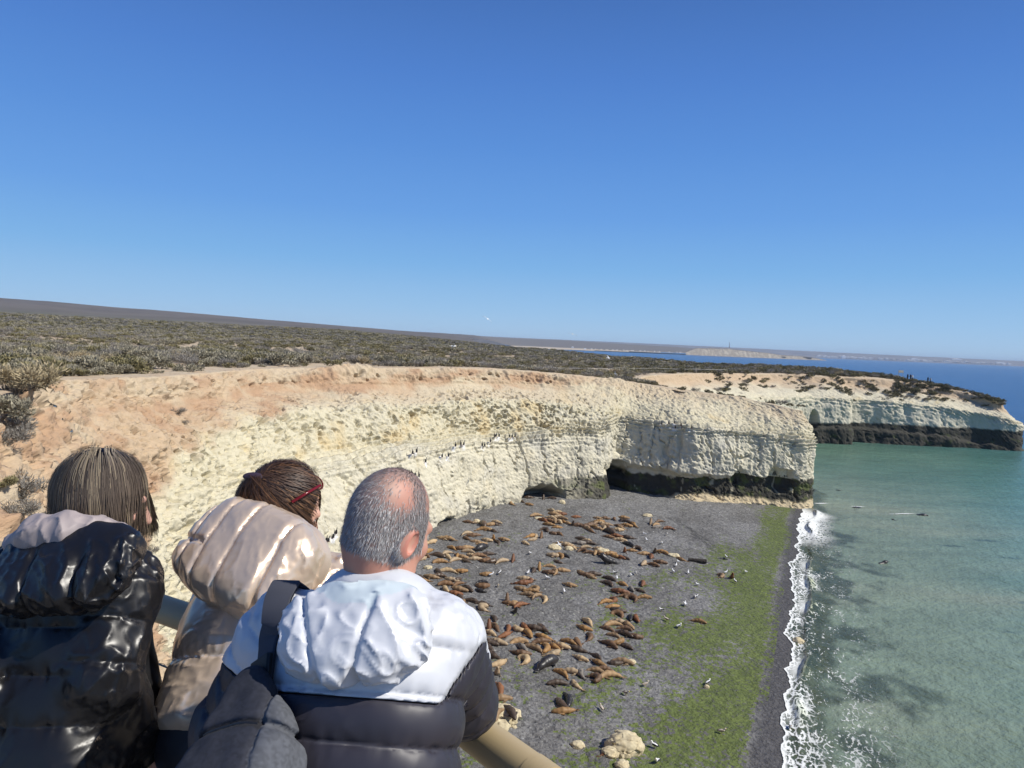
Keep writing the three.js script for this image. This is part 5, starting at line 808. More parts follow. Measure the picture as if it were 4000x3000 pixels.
// ================= the man in the white and dark jacket
{
  const N = at(1490, 2300, 1.43), pelvis = V3(-0.27, 28.42, -1.12), yaw = 0.16, fr = frameOf(N, pelvis, yaw), { U, R, B } = fr, g = new THREE.Group(), r = rng(77), fwd = B.clone().negate();
  g.position.set(pelvis.x, DECK, pelvis.z);
  const put = (geo, mat, name, parent = g) => { geo.translate(-g.position.x, -g.position.y, -g.position.z); return mesh(geo, mat, name, parent); };
  const prof = [[-0.035, 0.08, 0.085, 0], [0.015, 0.11, 0.1, 0.01], [0.05, 0.15, 0.118, 0.015], [0.1, 0.175, 0.14, 0.02], [0.22, 0.19, 0.158, 0.015], [0.38, 0.188, 0.158, 0.0], [0.52, 0.185, 0.15, 0], [0.66, 0.195, 0.155, 0]];
  const seam = (v) => v < 0.335 ? (v + 0.05) / 0.0825 : 0.385 / 0.0825 + 0.333 + (v - 0.335) / 0.066;
  const torso = torsoF(fr, prof, 0.64, seam, 0.014, 0.0045);
  const sR = fr.p(0.135, 0.085, 0.015), sL = fr.p(-0.178, 0.09, 0.015), eR = at(1812, 2745, 1.6), wR = at(1690, 2730, 1.93), eL = at(915, 2850, 1.42), wL = at(1100, 2700, 1.98);
  const slR = sleeveF([sR, eR, wR], [0.084, 0.072, 0.056], 0.07, 0.011, 0.004), slL = sleeveF([sL, eL, wL], [0.087, 0.074, 0.056], 0.07, 0.011, 0.004);
  const jf = (x, y, z) => smin(torso(x, y, z), Math.min(slR(x, y, z), slL(x, y, z)), 0.045);
  const h0 = hit(1450, 2728, torso) ?? fr.p(0, 0.33, 0.2), vS = -h0.clone().sub(N).dot(U);
  const white = [0.54, 0.555, 0.59], dark = [0.028, 0.026, 0.036];
  const [j0, j1] = boxOf([sR, sL, eR, eL, wR, wL, fr.p(-0.22, 0.62, 0.15), fr.p(0.22, 0.62, -0.15), fr.p(0, -0.03, 0)], 0.12);
  const cut = (x, y, z) => { x -= N.x; y -= N.y; z -= N.z; const lx = x * R.x + y * R.y + z * R.z, v = -(x * U.x + y * U.y + z * U.z); return (v - vS + (lx > 0 ? 2.2 : 0.45) * Math.max(0, Math.abs(lx) - (lx > 0 ? 0.165 : 0.19))) * 0.7; };
  const jacket = put(sdfGeo((x, y, z) => Math.max(jf(x, y, z), cut(x, y, z)), j0, j1, 0.0056, null), std({ color: white, roughness: 0.45 }), 'jacket_yoke');
  put(sdfGeo((x, y, z) => Math.max(jf(x, y, z), 0.0015 - cut(x, y, z)), j0, j1, 0.0058, null), std({ color: dark, roughness: 0.5 }), 'jacket');
  // head: looking down to the right
  const hf0 = headFrame(at(1518, 2048, 1.43), V3(0.55, -0.36, -0.8), V3(0.3, 0.93, -0.22)), hf = headF(hf0, fr.p(0, 0.03, 0.0), 0.95, 0.945);
  const bald = (hit(1572, 1925, hf) ?? hf0.p(0, 0.1, 0)).sub(hf0.c).normalize(), hairy = (x, y, z) => { const [a, b, c] = hf0.local(x, y, z), d = V3(x, y, z).sub(hf0.c).normalize(), ang = Math.acos(clamp(d.dot(bald), -1, 1)) + 0.1 * noise(x * 30, y * 30, z * 30); const ear = Math.hypot(Math.abs(a) - 0.085, (b + 0.018) * 0.8, c + 0.008) < 0.024; return ear || c > 0.062 - Math.abs(a) * 0.15 || b < -0.064 + Math.max(0, c) * 0.7 ? 0 : (0.07 + 0.93 * sstep(0.12, 0.52, ang)) * (c > 0.02 && b > 0.05 ? 0.3 : 1); };
  const skin = (x, y, z) => { const n = fbm(x * 24, y * 24, z * 24, 3), [a, b, c] = hf0.local(x, y, z); let s = mix3([0.46, 0.265, 0.19], [0.47, 0.2, 0.14], clamp(0.45 + n)); s = mix3(s, [0.5, 0.14, 0.1], 0.45 * (Math.abs(a) > 0.08 && b < 0.03 ? 1 : 0)); const h = hairy(x, y, z); if (c > 0.09 && Math.abs(b + 0.076) < 0.012 && Math.abs(a) < 0.024) s = [0.42, 0.15, 0.12]; return mix3(s, [0.2, 0.17, 0.16], h * 0.7); };
  const legs = legsOf(pelvis, R, fwd, 0.02), hdR = { w: wR, d: V3(-0.55, -0.15, -0.8).normalize() }, hdL = { w: wL, d: V3(0.45, -0.15, -0.9).normalize() }; hdR.f = handF(wR, hdR.d, V3(0, -1, 0)); hdL.f = handF(wL, hdL.d, V3(0, -1, 0));
  const body = put(bodyMesh({ head: hf0, hf, hands: [hdR, hdL], arms: [[sR, eR, wR], [sL, eL, wL]], legs, fr, skin }), skinMat, 'body');
  for (const s of [-1, 1]) { const e = new THREE.SphereGeometry(0.0115, 16, 12), p = hf0.p(s * 0.031, -0.004, 0.082); e.translate(p.x, p.y, p.z); put(e, std({ color: [0.3, 0.26, 0.23], roughness: 0.2 }), 'eye'); }
  // cropped grey hair, thinning to the bare crown
  const tuft = [], tc = [];
  for (let i = 0; i < 46000; i++) {
    const d = V3(r() * 2 - 1, r() * 2 - 1, r() * 2 - 1); if (d.length() > 1) continue; d.normalize(); let t = 0.16; for (let k = 0; k < 9; k++) { const p = hf0.c.clone().addScaledVector(d, t), s = hf(p.x, p.y, p.z); t -= s * 0.8; if (Math.abs(s) < 0.0008) break; }
    const p = hf0.c.clone().addScaledVector(d, t), h = hairy(p.x, p.y, p.z); if (r() > h * 0.95) continue;
    const n = gradOf(hf, p), dn = hf0.u.clone().multiplyScalar(-0.9).addScaledVector(hf0.f, -0.1); dn.addScaledVector(n, -dn.dot(n)); if (dn.length() < 0.25) dn.addScaledVector(hf0.f, -0.5); dn.normalize().addScaledVector(n, 0.32).add(V3(r() - 0.5, r() - 0.5, r() - 0.5).multiplyScalar(0.5)).normalize();
    const s = dn.clone().cross(n).normalize().multiplyScalar(0.00065), L = 0.006 + 0.008 * r(), e = p.clone().addScaledVector(dn, L); p.addScaledVector(n, -0.001); tuft.push(p.x - s.x, p.y - s.y, p.z - s.z, p.x + s.x, p.y + s.y, p.z + s.z, e.x, e.y, e.z);
    const [, b] = hf0.local(p.x, p.y, p.z), w = 0.13 + 0.45 * r() * r() + 0.12 * r(), c = [w, w * 0.97, w * 0.96]; for (let k = 0; k < 3; k++) tc.push(...c);
  }
  put(geoFrom(tuft, null, tc), std({ vertexColors: true, roughness: 0.5, side: THREE.DoubleSide }), 'hair', body);
  body.children[0].position.set(0, 0, 0);
  // dark knitted collar
  { const c = hf0.p(0, -0.05, -0.03).lerp(fr.p(0, 0.03, 0), 0.92), ax = hf0.p(0, -0.05, -0.03).sub(fr.p(0, 0.03, 0)).normalize(), q = new THREE.Quaternion().setFromUnitVectors(V3(0, 0, 1), ax), parts = []; for (let i = 0; i < 3; i++) { const t = new THREE.TorusGeometry(0.073 - i * 0.001, 0.014, 12, 60); t.applyQuaternion(q); const p = c.clone().addScaledVector(ax, 0.018 * i - 0.005); t.translate(p.x, p.y, p.z); parts.push(t); } put(mergeGeometries(parts), std({ color: [0.03, 0.028, 0.035], roughness: 0.95 }), 'collar'); }
  // hood
  const hc = hit(1395, 2478, torso).addScaledVector(B, 0.008), hs = (a, b, c) => -0.008 * groove((a - 0.02 - 0.25 * (b + 0.05)) / 0.4, 0.016) * (b < 0.05 ? 1 : 0) - 0.005 * groove((a + 0.075 + 0.3 * b) / 0.3, 0.02) + 0.007 * noise(a * 8, b * 8, c * 8);
  const hoodB = B.clone().addScaledVector(U, 0.22).normalize(), hoodR = R.clone().addScaledVector(U, 0.1).normalize(), hoodU = hoodB.clone().cross(hoodR).normalize(), hood = hoodF(hc, hoodR, hoodU, hoodB, V3(0.124, 0.08, 0.054), V3(0.102, 0.072, 0.07), V3(0.012, 0.056, -0.02), 0.0125, hs, 0.0058, 2.6);
  put(sdfGeo(hood, hc.clone().add(V3(-0.24, -0.22, -0.22)), hc.clone().add(V3(0.24, 0.22, 0.22)), 0.005, (x, y, z) => hood.inside(x, y, z) < 0.012 ? [0.5, 0.57, 0.6] : white), std({ vertexColors: true, roughness: 0.42 }), 'hood');
  put(trousersGeo(fr, legs, 0.6), std({ color: [0.03, 0.035, 0.05], roughness: 0.9 }), 'trousers'); for (const l of legs) put(shoeGeo(l[2], -0.2), std({ color: [0.05, 0.045, 0.04] }), 'shoe');
  tag(add(g, 'person'), 'balding grey-haired person in a white and dark padded jacket leaning on the railing', 'person');
  // the sling bag on his back: a thing of its own
  const bag = new THREE.Group(), A = hit(1035, 2650, jf).addScaledVector(B, 0.022), E = at(915, 3330, 1.03); bag.position.copy(A);
  const ax = E.clone().sub(A), LEN = ax.length(); ax.normalize(); const bn = V3(-0.25, 0.2, 1); bn.addScaledVector(ax, -bn.dot(ax)).normalize(); const bs = ax.clone().cross(bn).normalize().negate();   // bs to the right
  const loc = (x, y, z) => { x -= A.x; y -= A.y; z -= A.z; return [x * bs.x + y * bs.y + z * bs.z, x * ax.x + y * ax.y + z * ax.z, x * bn.x + y * bn.y + z * bn.z]; };
  const bp = (a, t, c) => A.clone().addScaledVector(bs, a).addScaledVector(ax, t).addScaledVector(bn, c);
  const bf = (x, y, z) => { const [a, t, c] = loc(x, y, z), w = 0.028 + 0.1 * sstep(-0.07, 0.17, t) - 0.02 * sstep(0.28, LEN, t), th = 0.022 + 0.062 * sstep(0.02, 0.24, t); const e = Math.pow(Math.pow(Math.abs(a / w), 3) + Math.pow(Math.abs((c - 0.02) / th), 3), 1 / 3); let d = (e - 1) * Math.min(w, th) * 0.8; const zip = t - (0.105 + 0.55 * a * a * 3 + 0.12 * a); d += 0.006 * Math.exp(-((zip / 0.006) ** 2)) + 0.004 * Math.exp(-(((a - 0.05 - 0.1 * t) / 0.004) ** 2)); return smax(d - 0.0025 * noise(x * 30, y * 30, z * 30), Math.max(-t - 0.01, t - LEN), 0.02); };
  const putB = (geo, mat, name) => { geo.translate(-A.x, -A.y, -A.z); return mesh(geo, mat, name, bag); };
  const weave = dataTex(128, 128, (x, y) => { const v = 0.5 + 0.3 * Math.sin(x * 0.785) * Math.sin(y * 0.785) + 0.3 * (hash3(x, y, 3, 1) - 0.5); return [v, v, v]; }, false);
  const [c0, c1] = boxOf([A, E], 0.2), bg = sdfGeo(bf, c0, c1, 0.0055, (x, y, z) => { const [a, t] = loc(x, y, z), zip = t - (0.105 + 0.55 * a * a * 3 + 0.12 * a), k = 0.8 + 0.5 * hash3(Math.floor(x * 220), Math.floor(y * 220), Math.floor(z * 220), 2); return a > 0.05 + 0.1 * t ? mul3([0.075, 0.08, 0.092], k) : Math.abs(zip) < 0.008 ? [0.012, 0.012, 0.015] : mul3([0.022, 0.024, 0.034], k); });
  putB(bg, std({ vertexColors: true, roughness: 0.95 }), 'bag_body');
  { const zp = []; for (let i = -5; i <= 5; i++) { const a = i * 0.011, t = 0.105 + 1.65 * a * a + 0.12 * a; let p = bp(a, t, 0.14); for (let k = 0; k < 30; k++) p.addScaledVector(bn, -clamp(bf(p.x, p.y, p.z), -0.01, 0.01) * 0.8); zp.push(p); } putB(new THREE.TubeGeometry(new THREE.CatmullRomCurve3(zp), 50, 0.0035, 8), std({ color: [0.012, 0.012, 0.014], roughness: 0.5 }), 'zipper'); }
  const sp = [[1035, 2680], [1045, 2640], [1052, 2590], [1060, 2540], [1068, 2490], [1076, 2440], [1084, 2390], [1092, 2345], [1106, 2310], [1126, 2288]].map(([x, y]) => hit(x, y, jf)).filter(Boolean), nn = sp.map((p) => gradOf(jf, p, 0.03)); const last = sp[sp.length - 1]; for (const [dx, dv, dz] of [[0.012, 0.02, -0.05], [0.025, 0.06, -0.1], [0.035, 0.13, -0.13]]) { const q = last.clone().addScaledVector(R, dx).addScaledVector(U, -dv).addScaledVector(B, dz); for (let k = 0; k < 12; k++) { const s = clamp(torso(q.x, q.y, q.z), -0.02, 0.02); q.addScaledVector(gradOf(torso, q, 0.02), -s * 0.6); } sp.push(q); nn.push(gradOf(torso, q, 0.03)); }
  const smooth = new THREE.CatmullRomCurve3(sp).getPoints(60), sn = new THREE.CatmullRomCurve3(nn).getPoints(60).map((v) => v.normalize()); for (let i = 0; i < smooth.length; i++) { smooth[i].addScaledVector(sn[i], 0.004); }
  putB(strapGeo(smooth, sn, 0.058, 0.007), std({ color: [0.05, 0.053, 0.068], roughness: 0.95 }), 'strap');
  { const k = smooth.slice(4, 12); putB(strapGeo(k.map((p, i) => p.clone().addScaledVector(sn[i + 4], 0.007)), sn.slice(4, 12), 0.066, 0.01), std({ color: [0.012, 0.012, 0.014], roughness: 0.6 }), 'buckle'); }
  tag(add(bag, 'sling_bag'), 'dark grey canvas sling bag on the back of the white jacket', 'bag');
}

// ================= the woman in the gold jacket
{
  const N = at(1130, 2185, 2.12), pelvis = V3(-0.69, 28.46, -1.8), yaw = 0.3, fr = frameOf(N, pelvis, yaw), { U, R, B } = fr, g = new THREE.Group(), r = rng(55), fwd = B.clone().negate();
  g.position.set(pelvis.x, DECK, pelvis.z);
  const put = (geo, mat, name, parent = g) => { geo.translate(-g.position.x, -g.position.y, -g.position.z); return mesh(geo, mat, name, parent); };
  const prof = [[-0.04, 0.08, 0.08, 0], [0.02, 0.14, 0.1, 0], [0.06, 0.18, 0.13, 0.01], [0.14, 0.205, 0.165, 0.02], [0.3, 0.215, 0.18, 0.01], [0.42, 0.205, 0.17, 0], [0.5, 0.2, 0.16, 0], [0.53, 0.185, 0.15, 0]];
  const torso = torsoF(fr, prof, 0.52, (v) => (v + 0.03) / 0.19, 0.02, 0.008);
  const sR = fr.p(0.17, 0.08, 0), sL = fr.p(-0.15, 0.08, 0.01), eL = at(815, 2520, 2.0), wL = at(850, 2420, 2.32), eR = at(1330, 2420, 2.15), wR = at(1250, 2480, 1.98);
  const slL = sleeveF([sL, eL, wL], [0.092, 0.078, 0.058], 0.17, 0.016, 0.007), slR = sleeveF([sR, eR, wR], [0.098, 0.085, 0.06], 0.17, 0.02, 0.007), jf = (x, y, z) => smin(torso(x, y, z), Math.min(slR(x, y, z), slL(x, y, z)), 0.05);
  const [j0, j1] = boxOf([sR, sL, eR, eL, wR, wL, fr.p(-0.22, 0.52, 0.17), fr.p(0.22, 0.52, -0.17), fr.p(0, -0.03, 0)], 0.13);
  const gold = new THREE.MeshPhysicalMaterial({ color: new THREE.Color().setRGB(0.72, 0.565, 0.425), metalness: 0.5, roughness: 0.31 });
  put(sdfGeo(jf, j0, j1, 0.0075, null), gold, 'jacket');
  const hc = hit(1000, 2205, torso, 1.2, 4).addScaledVector(B, 0.035), hB = B.clone().addScaledVector(U, 0.12).normalize(), hR = R.clone().addScaledVector(U, -0.42).normalize(), hU = hB.clone().cross(hR).normalize();
  const hood = hoodF(hc, hR, hU, hB, V3(0.198, 0.145, 0.098), V3(0.172, 0.146, 0.098), V3(0.02, 0.1, -0.07), 0.014, (a, b, c) => { let g = 0; for (const o of [-0.15, -0.085, 0.0, 0.13]) g += Math.exp(-(((a - o + 0.22 * b) / 0.008) ** 2)); return -0.007 * Math.min(1, g) - 0.008 * Math.exp(-(((b + 0.045) / 0.008) ** 2)) * (a < -0.085 ? 1 : 0) + 0.007 * noise(a * 7, b * 7, c * 7); }, 0.0024, 3.4);
  put(sdfGeo(hood, hc.clone().add(V3(-0.3, -0.28, -0.3)), hc.clone().add(V3(0.3, 0.28, 0.3)), 0.0065, null), gold, 'hood');
  const h = headFrame(at(1118, 1982, 2.16), V3(0.74, -0.4, -0.54), V3(0.34, 0.92, -0.12)), hf = headF(h, fr.p(0, 0.03, 0), 0.95), legs = legsOf(pelvis, R, fwd, 0);
  const hdL = { w: wL, d: V3(0.35, -0.2, -0.9).normalize() }, hdR = { w: wR, d: V3(-0.3, -0.2, -0.9).normalize() }; hdL.f = handF(wL, hdL.d, V3(0, -1, 0)); hdR.f = handF(wR, hdR.d, V3(0, -1, 0));
  const skin = (x, y, z) => { const [a, b, c] = h.local(x, y, z); if (c > 0.085 && Math.abs(b + 0.076) < 0.011 && Math.abs(a) < 0.024) return [0.45, 0.14, 0.12]; return mul3([0.55, 0.32, 0.23], 0.95 + 0.12 * fbm(x * 20, y * 20, z * 20, 2)); };
  const body = put(bodyMesh({ head: h, hf, hands: [hdL, hdR], arms: [[sR, eR, wR], [sL, eL, wL]], legs, fr, skin }), skinMat, 'body');
  for (const s of [-1, 1]) { const e = new THREE.SphereGeometry(0.0115, 16, 12), p = h.p(s * 0.031, -0.004, 0.082); e.translate(p.x, p.y, p.z); put(e, std({ color: [0.3, 0.26, 0.23], roughness: 0.2 }), 'eye'); }
  // hair swept back to a clip, the ends falling loose behind and to the right
  const E2 = ellF(V3(0, 0.024, -0.014), V3(0.083, 0.107, 0.104)), clip = at(1020, 1880, 2.1), shell = (x, y, z) => { const q = h.local(x, y, z); return E2(q[0], q[1], q[2]); }, hair = [], hc2 = [[0.06, 0.03, 0.017], [0.1, 0.05, 0.025], [0.042, 0.024, 0.016], [0.15, 0.07, 0.03], [0.22, 0.115, 0.05]], pick = () => { const q = r(); return mul3(hc2[q < 0.45 ? 0 : q < 0.62 ? 2 : q < 0.88 ? 1 : q < 0.97 ? 3 : 4], 0.88 + 0.24 * r()); };
  const out = (p) => { const n = gradOf(shell, p, 0.01); return n; }, onShell = (p, lift) => { for (let k = 0; k < 6; k++) { const s = shell(p.x, p.y, p.z) - lift; p.addScaledVector(gradOf(shell, p, 0.006), -s * 0.9); } return p; };
  const cl = onShell(clip.clone(), 0.012);
  for (let i = 0; i < 4200; i++) {
    const d = V3(r() * 2 - 1, r() * 2 - 1, r() * 2 - 1).normalize(), p0 = onShell(h.c.clone().addScaledVector(d, 0.09), 0.001), [a, b, c] = h.local(p0.x, p0.y, p0.z); if (c > 0.07 - Math.max(0, -b) * 0.9 || b < -0.075 || (c > 0.02 && b < -0.03 && Math.abs(a) > 0.05)) continue; if (Math.hypot(Math.abs(a) - 0.08, b + 0.018, c + 0.012) < 0.026) continue;
    const path = [], lift = 0.002 + 0.01 * r(), jit = V3(r() - 0.5, r() - 0.5, r() - 0.5).multiplyScalar(0.03), end = cl.clone().add(jit); for (let k = 0; k <= 9; k++) { const t = k / 9, p = p0.clone().lerp(end, t); path.push(onShell(p, lift + 0.012 * Math.sin(t * 3.14) * r() + 0.004 * t)); } hair.push({ path, c: pick(), w: 0.00095, out });
  }
  for (let i = 0; i < 2600; i++) {                        // the tail
    const q = r(), path = [], s = cl.clone().add(V3(r() - 0.5, r() - 0.5, r() - 0.5).multiplyScalar(0.035)), right = q > 0.62, e = right ? at(1130 + 110 * r(), 2050 + 85 * r(), 2.06 + 0.05 * r()) : at(915 + 200 * Math.pow(r(), 1.4), 1985 + 60 * r(), 2.02 + 0.08 * r()), m = s.clone().lerp(e, 0.45).add(V3(right ? -0.02 : -0.025, 0.035, 0.03)); for (let k = 0; k <= 9; k++) { const t = k / 9, p = s.clone().multiplyScalar((1 - t) * (1 - t)).addScaledVector(m, 2 * t * (1 - t)).addScaledVector(e, t * t); p.x += 0.004 * Math.sin(t * 9 + i); p.y += 0.003 * Math.sin(t * 7 + i * 2); const sd = shell(p.x, p.y, p.z); if (sd < 0.006) onShell(p, 0.006 + 0.012 * r()); path.push(p); } hair.push({ path, c: pick(), w: 0.00095, out });
  }
  for (let i = 0; i < 70; i++) { const s = at(1245 + 8 * r(), 1915 + 10 * r(), 2.2), path = [], far = i < 50 ? 0.25 : 1, e = at(1238 + 24 * (r() - 0.5), 1925 + (far > 0.5 ? 190 * r() : 40 + 20 * r()), 2.2); for (let k = 0; k <= 8; k++) { const t = k / 8, p = s.clone().lerp(e, t); p.x += 0.012 * Math.sin(t * 5 + (i % 3)) * t; path.push(p); } hair.push({ path, c: pick(), w: 0.0009, out: () => V3(0, 0, 1) }); }
  const cap = sdfGeo((x, y, z) => { const [a, b, c] = h.local(x, y, z); return Math.max(shell(x, y, z), c - 0.06 + Math.max(0, -b) * 1.2, -b - 0.07, 0.022 - Math.hypot(Math.abs(a) - 0.085, b + 0.018, c + 0.012)); }, h.c.clone().addScalar(-0.16), h.c.clone().addScalar(0.16), 0.005, (x, y, z) => mul3([0.03, 0.018, 0.012], 0.8 + 0.5 * noise(x * 60, y * 60, z * 60)));
  const hm = put(mergeGeometries([cap, ribbons(hair)]), std({ vertexColors: true, roughness: 0.55, side: THREE.DoubleSide }), 'hair', body); hm.position.set(0, 0, 0);
  { const n = V3(-0.35, 0.45, 0.8).normalize(), ax = at(1060, 1866, 2.05).sub(at(985, 1862, 2.05)).normalize(), geo = new THREE.SphereGeometry(1, 32, 20); geo.scale(0.031, 0.0135, 0.008); const m = new THREE.Matrix4().makeBasis(ax, n.clone().cross(ax).normalize(), n.clone()); geo.applyMatrix4(m); const p = cl.clone().addScaledVector(n, 0.02); geo.translate(p.x, p.y, p.z); const c = put(geo, std({ color: [0.045, 0.03, 0.045], roughness: 0.35 }), 'hair_clip'); }
  // red sunglasses pushed up on the head
  { const red = std({ color: [0.14, 0.008, 0.012], roughness: 0.18 }), e1 = at(1140, 1962, 2.06), e2 = at(1251, 1896, 2.14), ge = []; const t = new THREE.TubeGeometry(new THREE.CatmullRomCurve3([e1, e1.clone().lerp(e2, 0.5).add(V3(0.004, 0.004, 0.02)), e2]), 24, 0.0045, 10); ge.push(t); const lens = at(1236, 1885, 2.2), to = new THREE.TorusGeometry(0.021, 0.0028, 10, 36); to.scale(0.75, 1.25, 1); to.rotateZ(0.75); to.rotateY(0.7); to.translate(lens.x, lens.y, lens.z); ge.push(to); const gl = put(mergeGeometries(ge), red, 'sunglasses'); const pane = new THREE.CylinderGeometry(0.02, 0.02, 0.0015, 32); pane.rotateX(Math.PI / 2); pane.scale(0.75, 1.25, 1); pane.rotateZ(0.75); pane.rotateY(0.7); pane.translate(lens.x, lens.y, lens.z); const pm = put(pane, phys({ color: [0.8, 0.72, 0.62], transmission: 0.9, roughness: 0.05 }), 'lens', gl); pm.position.set(0, 0, 0); }
  put(trousersGeo(fr, legs, 0.5), std({ color: [0.018, 0.017, 0.02], roughness: 0.6 }), 'trousers'); for (const l of legs) put(shoeGeo(l[2], -0.3), std({ color: [0.5, 0.48, 0.46] }), 'shoe');
  tag(add(g, 'person'), 'brown-haired person in a shiny champagne gold hooded jacket with red sunglasses', 'person');
}

// ================= the woman in the black jacket
{
  const N = at(325, 2150, 1.82), pelvis = V3(-1.07, 28.42, -1.62), yaw = 0.34, fr = frameOf(N, pelvis, yaw), { U, R, B } = fr, g = new THREE.Group(), r = rng(66), fwd = B.clone().negate();
  g.position.set(pelvis.x, DECK, pelvis.z);
  const put = (geo, mat, name, parent = g) => { geo.translate(-g.position.x, -g.position.y, -g.position.z); return mesh(geo, mat, name, parent); };
  const prof = [[-0.04, 0.085, 0.085, 0], [0.01, 0.13, 0.1, 0.005], [0.05, 0.165, 0.12, 0.01], [0.12, 0.188, 0.145, 0.015], [0.28, 0.192, 0.15, 0], [0.42, 0.192, 0.15, 0], [0.6, 0.22, 0.165, 0], [0.72, 0.225, 0.17, 0]];
  const torso = torsoF(fr, prof, 0.72, (v) => (v + 0.02) / 0.105, 0.009, 0.0075);
  const sR = fr.p(0.165, 0.085, 0.01), sL = fr.p(-0.18, 0.085, 0.01), eR = at(405, 2630, 1.62), wR = at(530, 2900, 1.74), eL = at(-170, 2700, 1.55), wL = at(0, 2900, 1.8);
  const slR = sleeveF([sR, eR, wR], [0.088, 0.074, 0.062], 0.098, 0.01, 0.0075), slL = sleeveF([sL, eL, wL], [0.088, 0.074, 0.062], 0.098, 0.01, 0.0075);
  const flap = capF(at(485, 2210, 1.86), at(568, 2830, 1.82), 0.036, 0.055), flapF = (x, y, z) => flap(x, y, z) - 0.004 * noise(x * 15, y * 15, z * 15);
  const jf = (x, y, z) => smin(smin(torso(x, y, z), Math.min(slR(x, y, z), slL(x, y, z)), 0.035), flapF(x, y, z), 0.02);
  const [j0, j1] = boxOf([sR, sL, eR, eL, wR, wL, fr.p(-0.22, 0.7, 0.17), fr.p(0.22, 0.7, -0.17), fr.p(0, -0.03, 0), at(610, 2840, 1.82)], 0.13);
  const black = phys({ color: [0.009, 0.009, 0.0105], roughness: 0.35, specularIntensity: 0.8 });
  put(sdfGeo(jf, j0, j1, 0.0068, null), black, 'jacket');
  // hood with a taupe lining folded back
  const hc = hit(245, 2225, torso, 1, 3).addScaledVector(B, 0.012), hB = B.clone().addScaledVector(U, 0.5).normalize(), hU = hB.clone().cross(R).normalize();
  const hood = hoodF(hc, R, hU, hB, V3(0.2, 0.105, 0.06), V3(0.17, 0.1, 0.07), V3(0.03, 0.06, -0.01), 0.012, (a, b, c) => -0.009 * groove((a + 0.02 + 0.1 * b) / 0.13, 0.08) + 0.005 * noise(a * 8, b * 8, c * 8), 0.0055, 2.8);
  put(sdfGeo(hood, hc.clone().add(V3(-0.28, -0.24, -0.24)), hc.clone().add(V3(0.28, 0.24, 0.24)), 0.006, null), black, 'hood');
  const ln = hit(300, 2110, torso, 1, 3) ?? N.clone(), lf = (() => { const pts = [[60, 2120, 1.7], [160, 2088, 1.68], [270, 2074, 1.67], [380, 2090, 1.69], [460, 2125, 1.72], [515, 2160, 1.77]].map((q) => at(...q)), fs = []; for (let i = 1; i < pts.length; i++) fs.push(capF(pts[i - 1], pts[i], i === 1 ? 0.022 : 0.037, i === 5 ? 0.016 : 0.037)); const f = blend(0.03, ...fs); f.pts = pts; return f; })();
  const [l0, l1] = boxOf(lf.pts, 0.06); put(sdfGeo((x, y, z) => lf(x, y, z) - 0.004 * noise(x * 18, y * 18, z * 18) - 0.006 * crease(x * 14, y * 9, z * 14), l0, l1, 0.006, null), std({ color: [0.33, 0.28, 0.27], roughness: 0.6 }), 'hood_lining');
  const h = headFrame(at(404, 1942, 1.86), V3(0.82, -0.27, -0.5), V3(0.18, 0.97, -0.16)), hf = headF(h, fr.p(0, 0.03, 0), 0.94), legs = legsOf(pelvis, R, fwd, 0);
  const skin = (x, y, z) => { const [a, b, c] = h.local(x, y, z); if (c > 0.085 && Math.abs(b + 0.076) < 0.011 && Math.abs(a) < 0.024) return [0.45, 0.16, 0.13]; return mul3([0.6, 0.34, 0.26], 0.95 + 0.12 * fbm(x * 20, y * 20, z * 20, 2)); };
  const hdR = { w: wR, d: V3(0.1, -0.9, -0.4).normalize() }, hdL = { w: wL, d: V3(0.1, -0.9, -0.4).normalize() }; hdR.f = handF(wR, hdR.d, V3(0.3, 0, -1)); hdL.f = handF(wL, hdL.d, V3(0.3, 0, -1));
  const body = put(bodyMesh({ head: h, hf, hands: [hdR, hdL], arms: [[sR, eR, wR], [sL, eL, wL]], legs, fr, skin }), skinMat, 'body');
  for (const s of [-1, 1]) { const e = new THREE.SphereGeometry(0.0115, 16, 12), p = h.p(s * 0.031, -0.004, 0.082); e.translate(p.x, p.y, p.z); put(e, std({ color: [0.3, 0.26, 0.23], roughness: 0.2 }), 'eye'); }
  // straight shoulder-length hair, dark with pale streaks, falling from a parting
  const E = ellF(V3(0, 0.02, -0.016), V3(0.089, 0.113, 0.109)), shell = (x, y, z) => { const q = h.local(x, y, z); return E(q[0], q[1], q[2]); }, hair = [], downV = V3(0, -1, 0), out = (p) => { const n = gradOf(shell, p, 0.01); n.y *= 0.3; return n.normalize(); };
  for (let i = 0; i < 9500; i++) {
    const d = V3(r() * 2 - 1, r() * 2 - 1, r() * 2 - 1).normalize(); let p = h.c.clone().addScaledVector(d, 0.11); const lift = 0.004 - 0.008 * r(); for (let k = 0; k < 6; k++) p.addScaledVector(gradOf(shell, p, 0.006), -(shell(p.x, p.y, p.z) - lift) * 0.9);
    const [a, b, c] = h.local(p.x, p.y, p.z); if (b < -0.01 - 0.0 * c || (c > 0.055 && b < 0.085)) continue; if (a > 0.015 && c > 0.012 && b < 0.055) continue;
    const path = [p.clone()], sway = (r() - 0.5) * 0.35, endY = at(400, 2090 + 90 * r() * r() + (a > 0.01 ? 70 * r() : 0), 1.8).y, clump = noise(a * 40, b * 12, c * 40), part = V3().addScaledVector(h.r, Math.sign(a + 0.015) * 0.5).addScaledVector(h.f, -0.25);
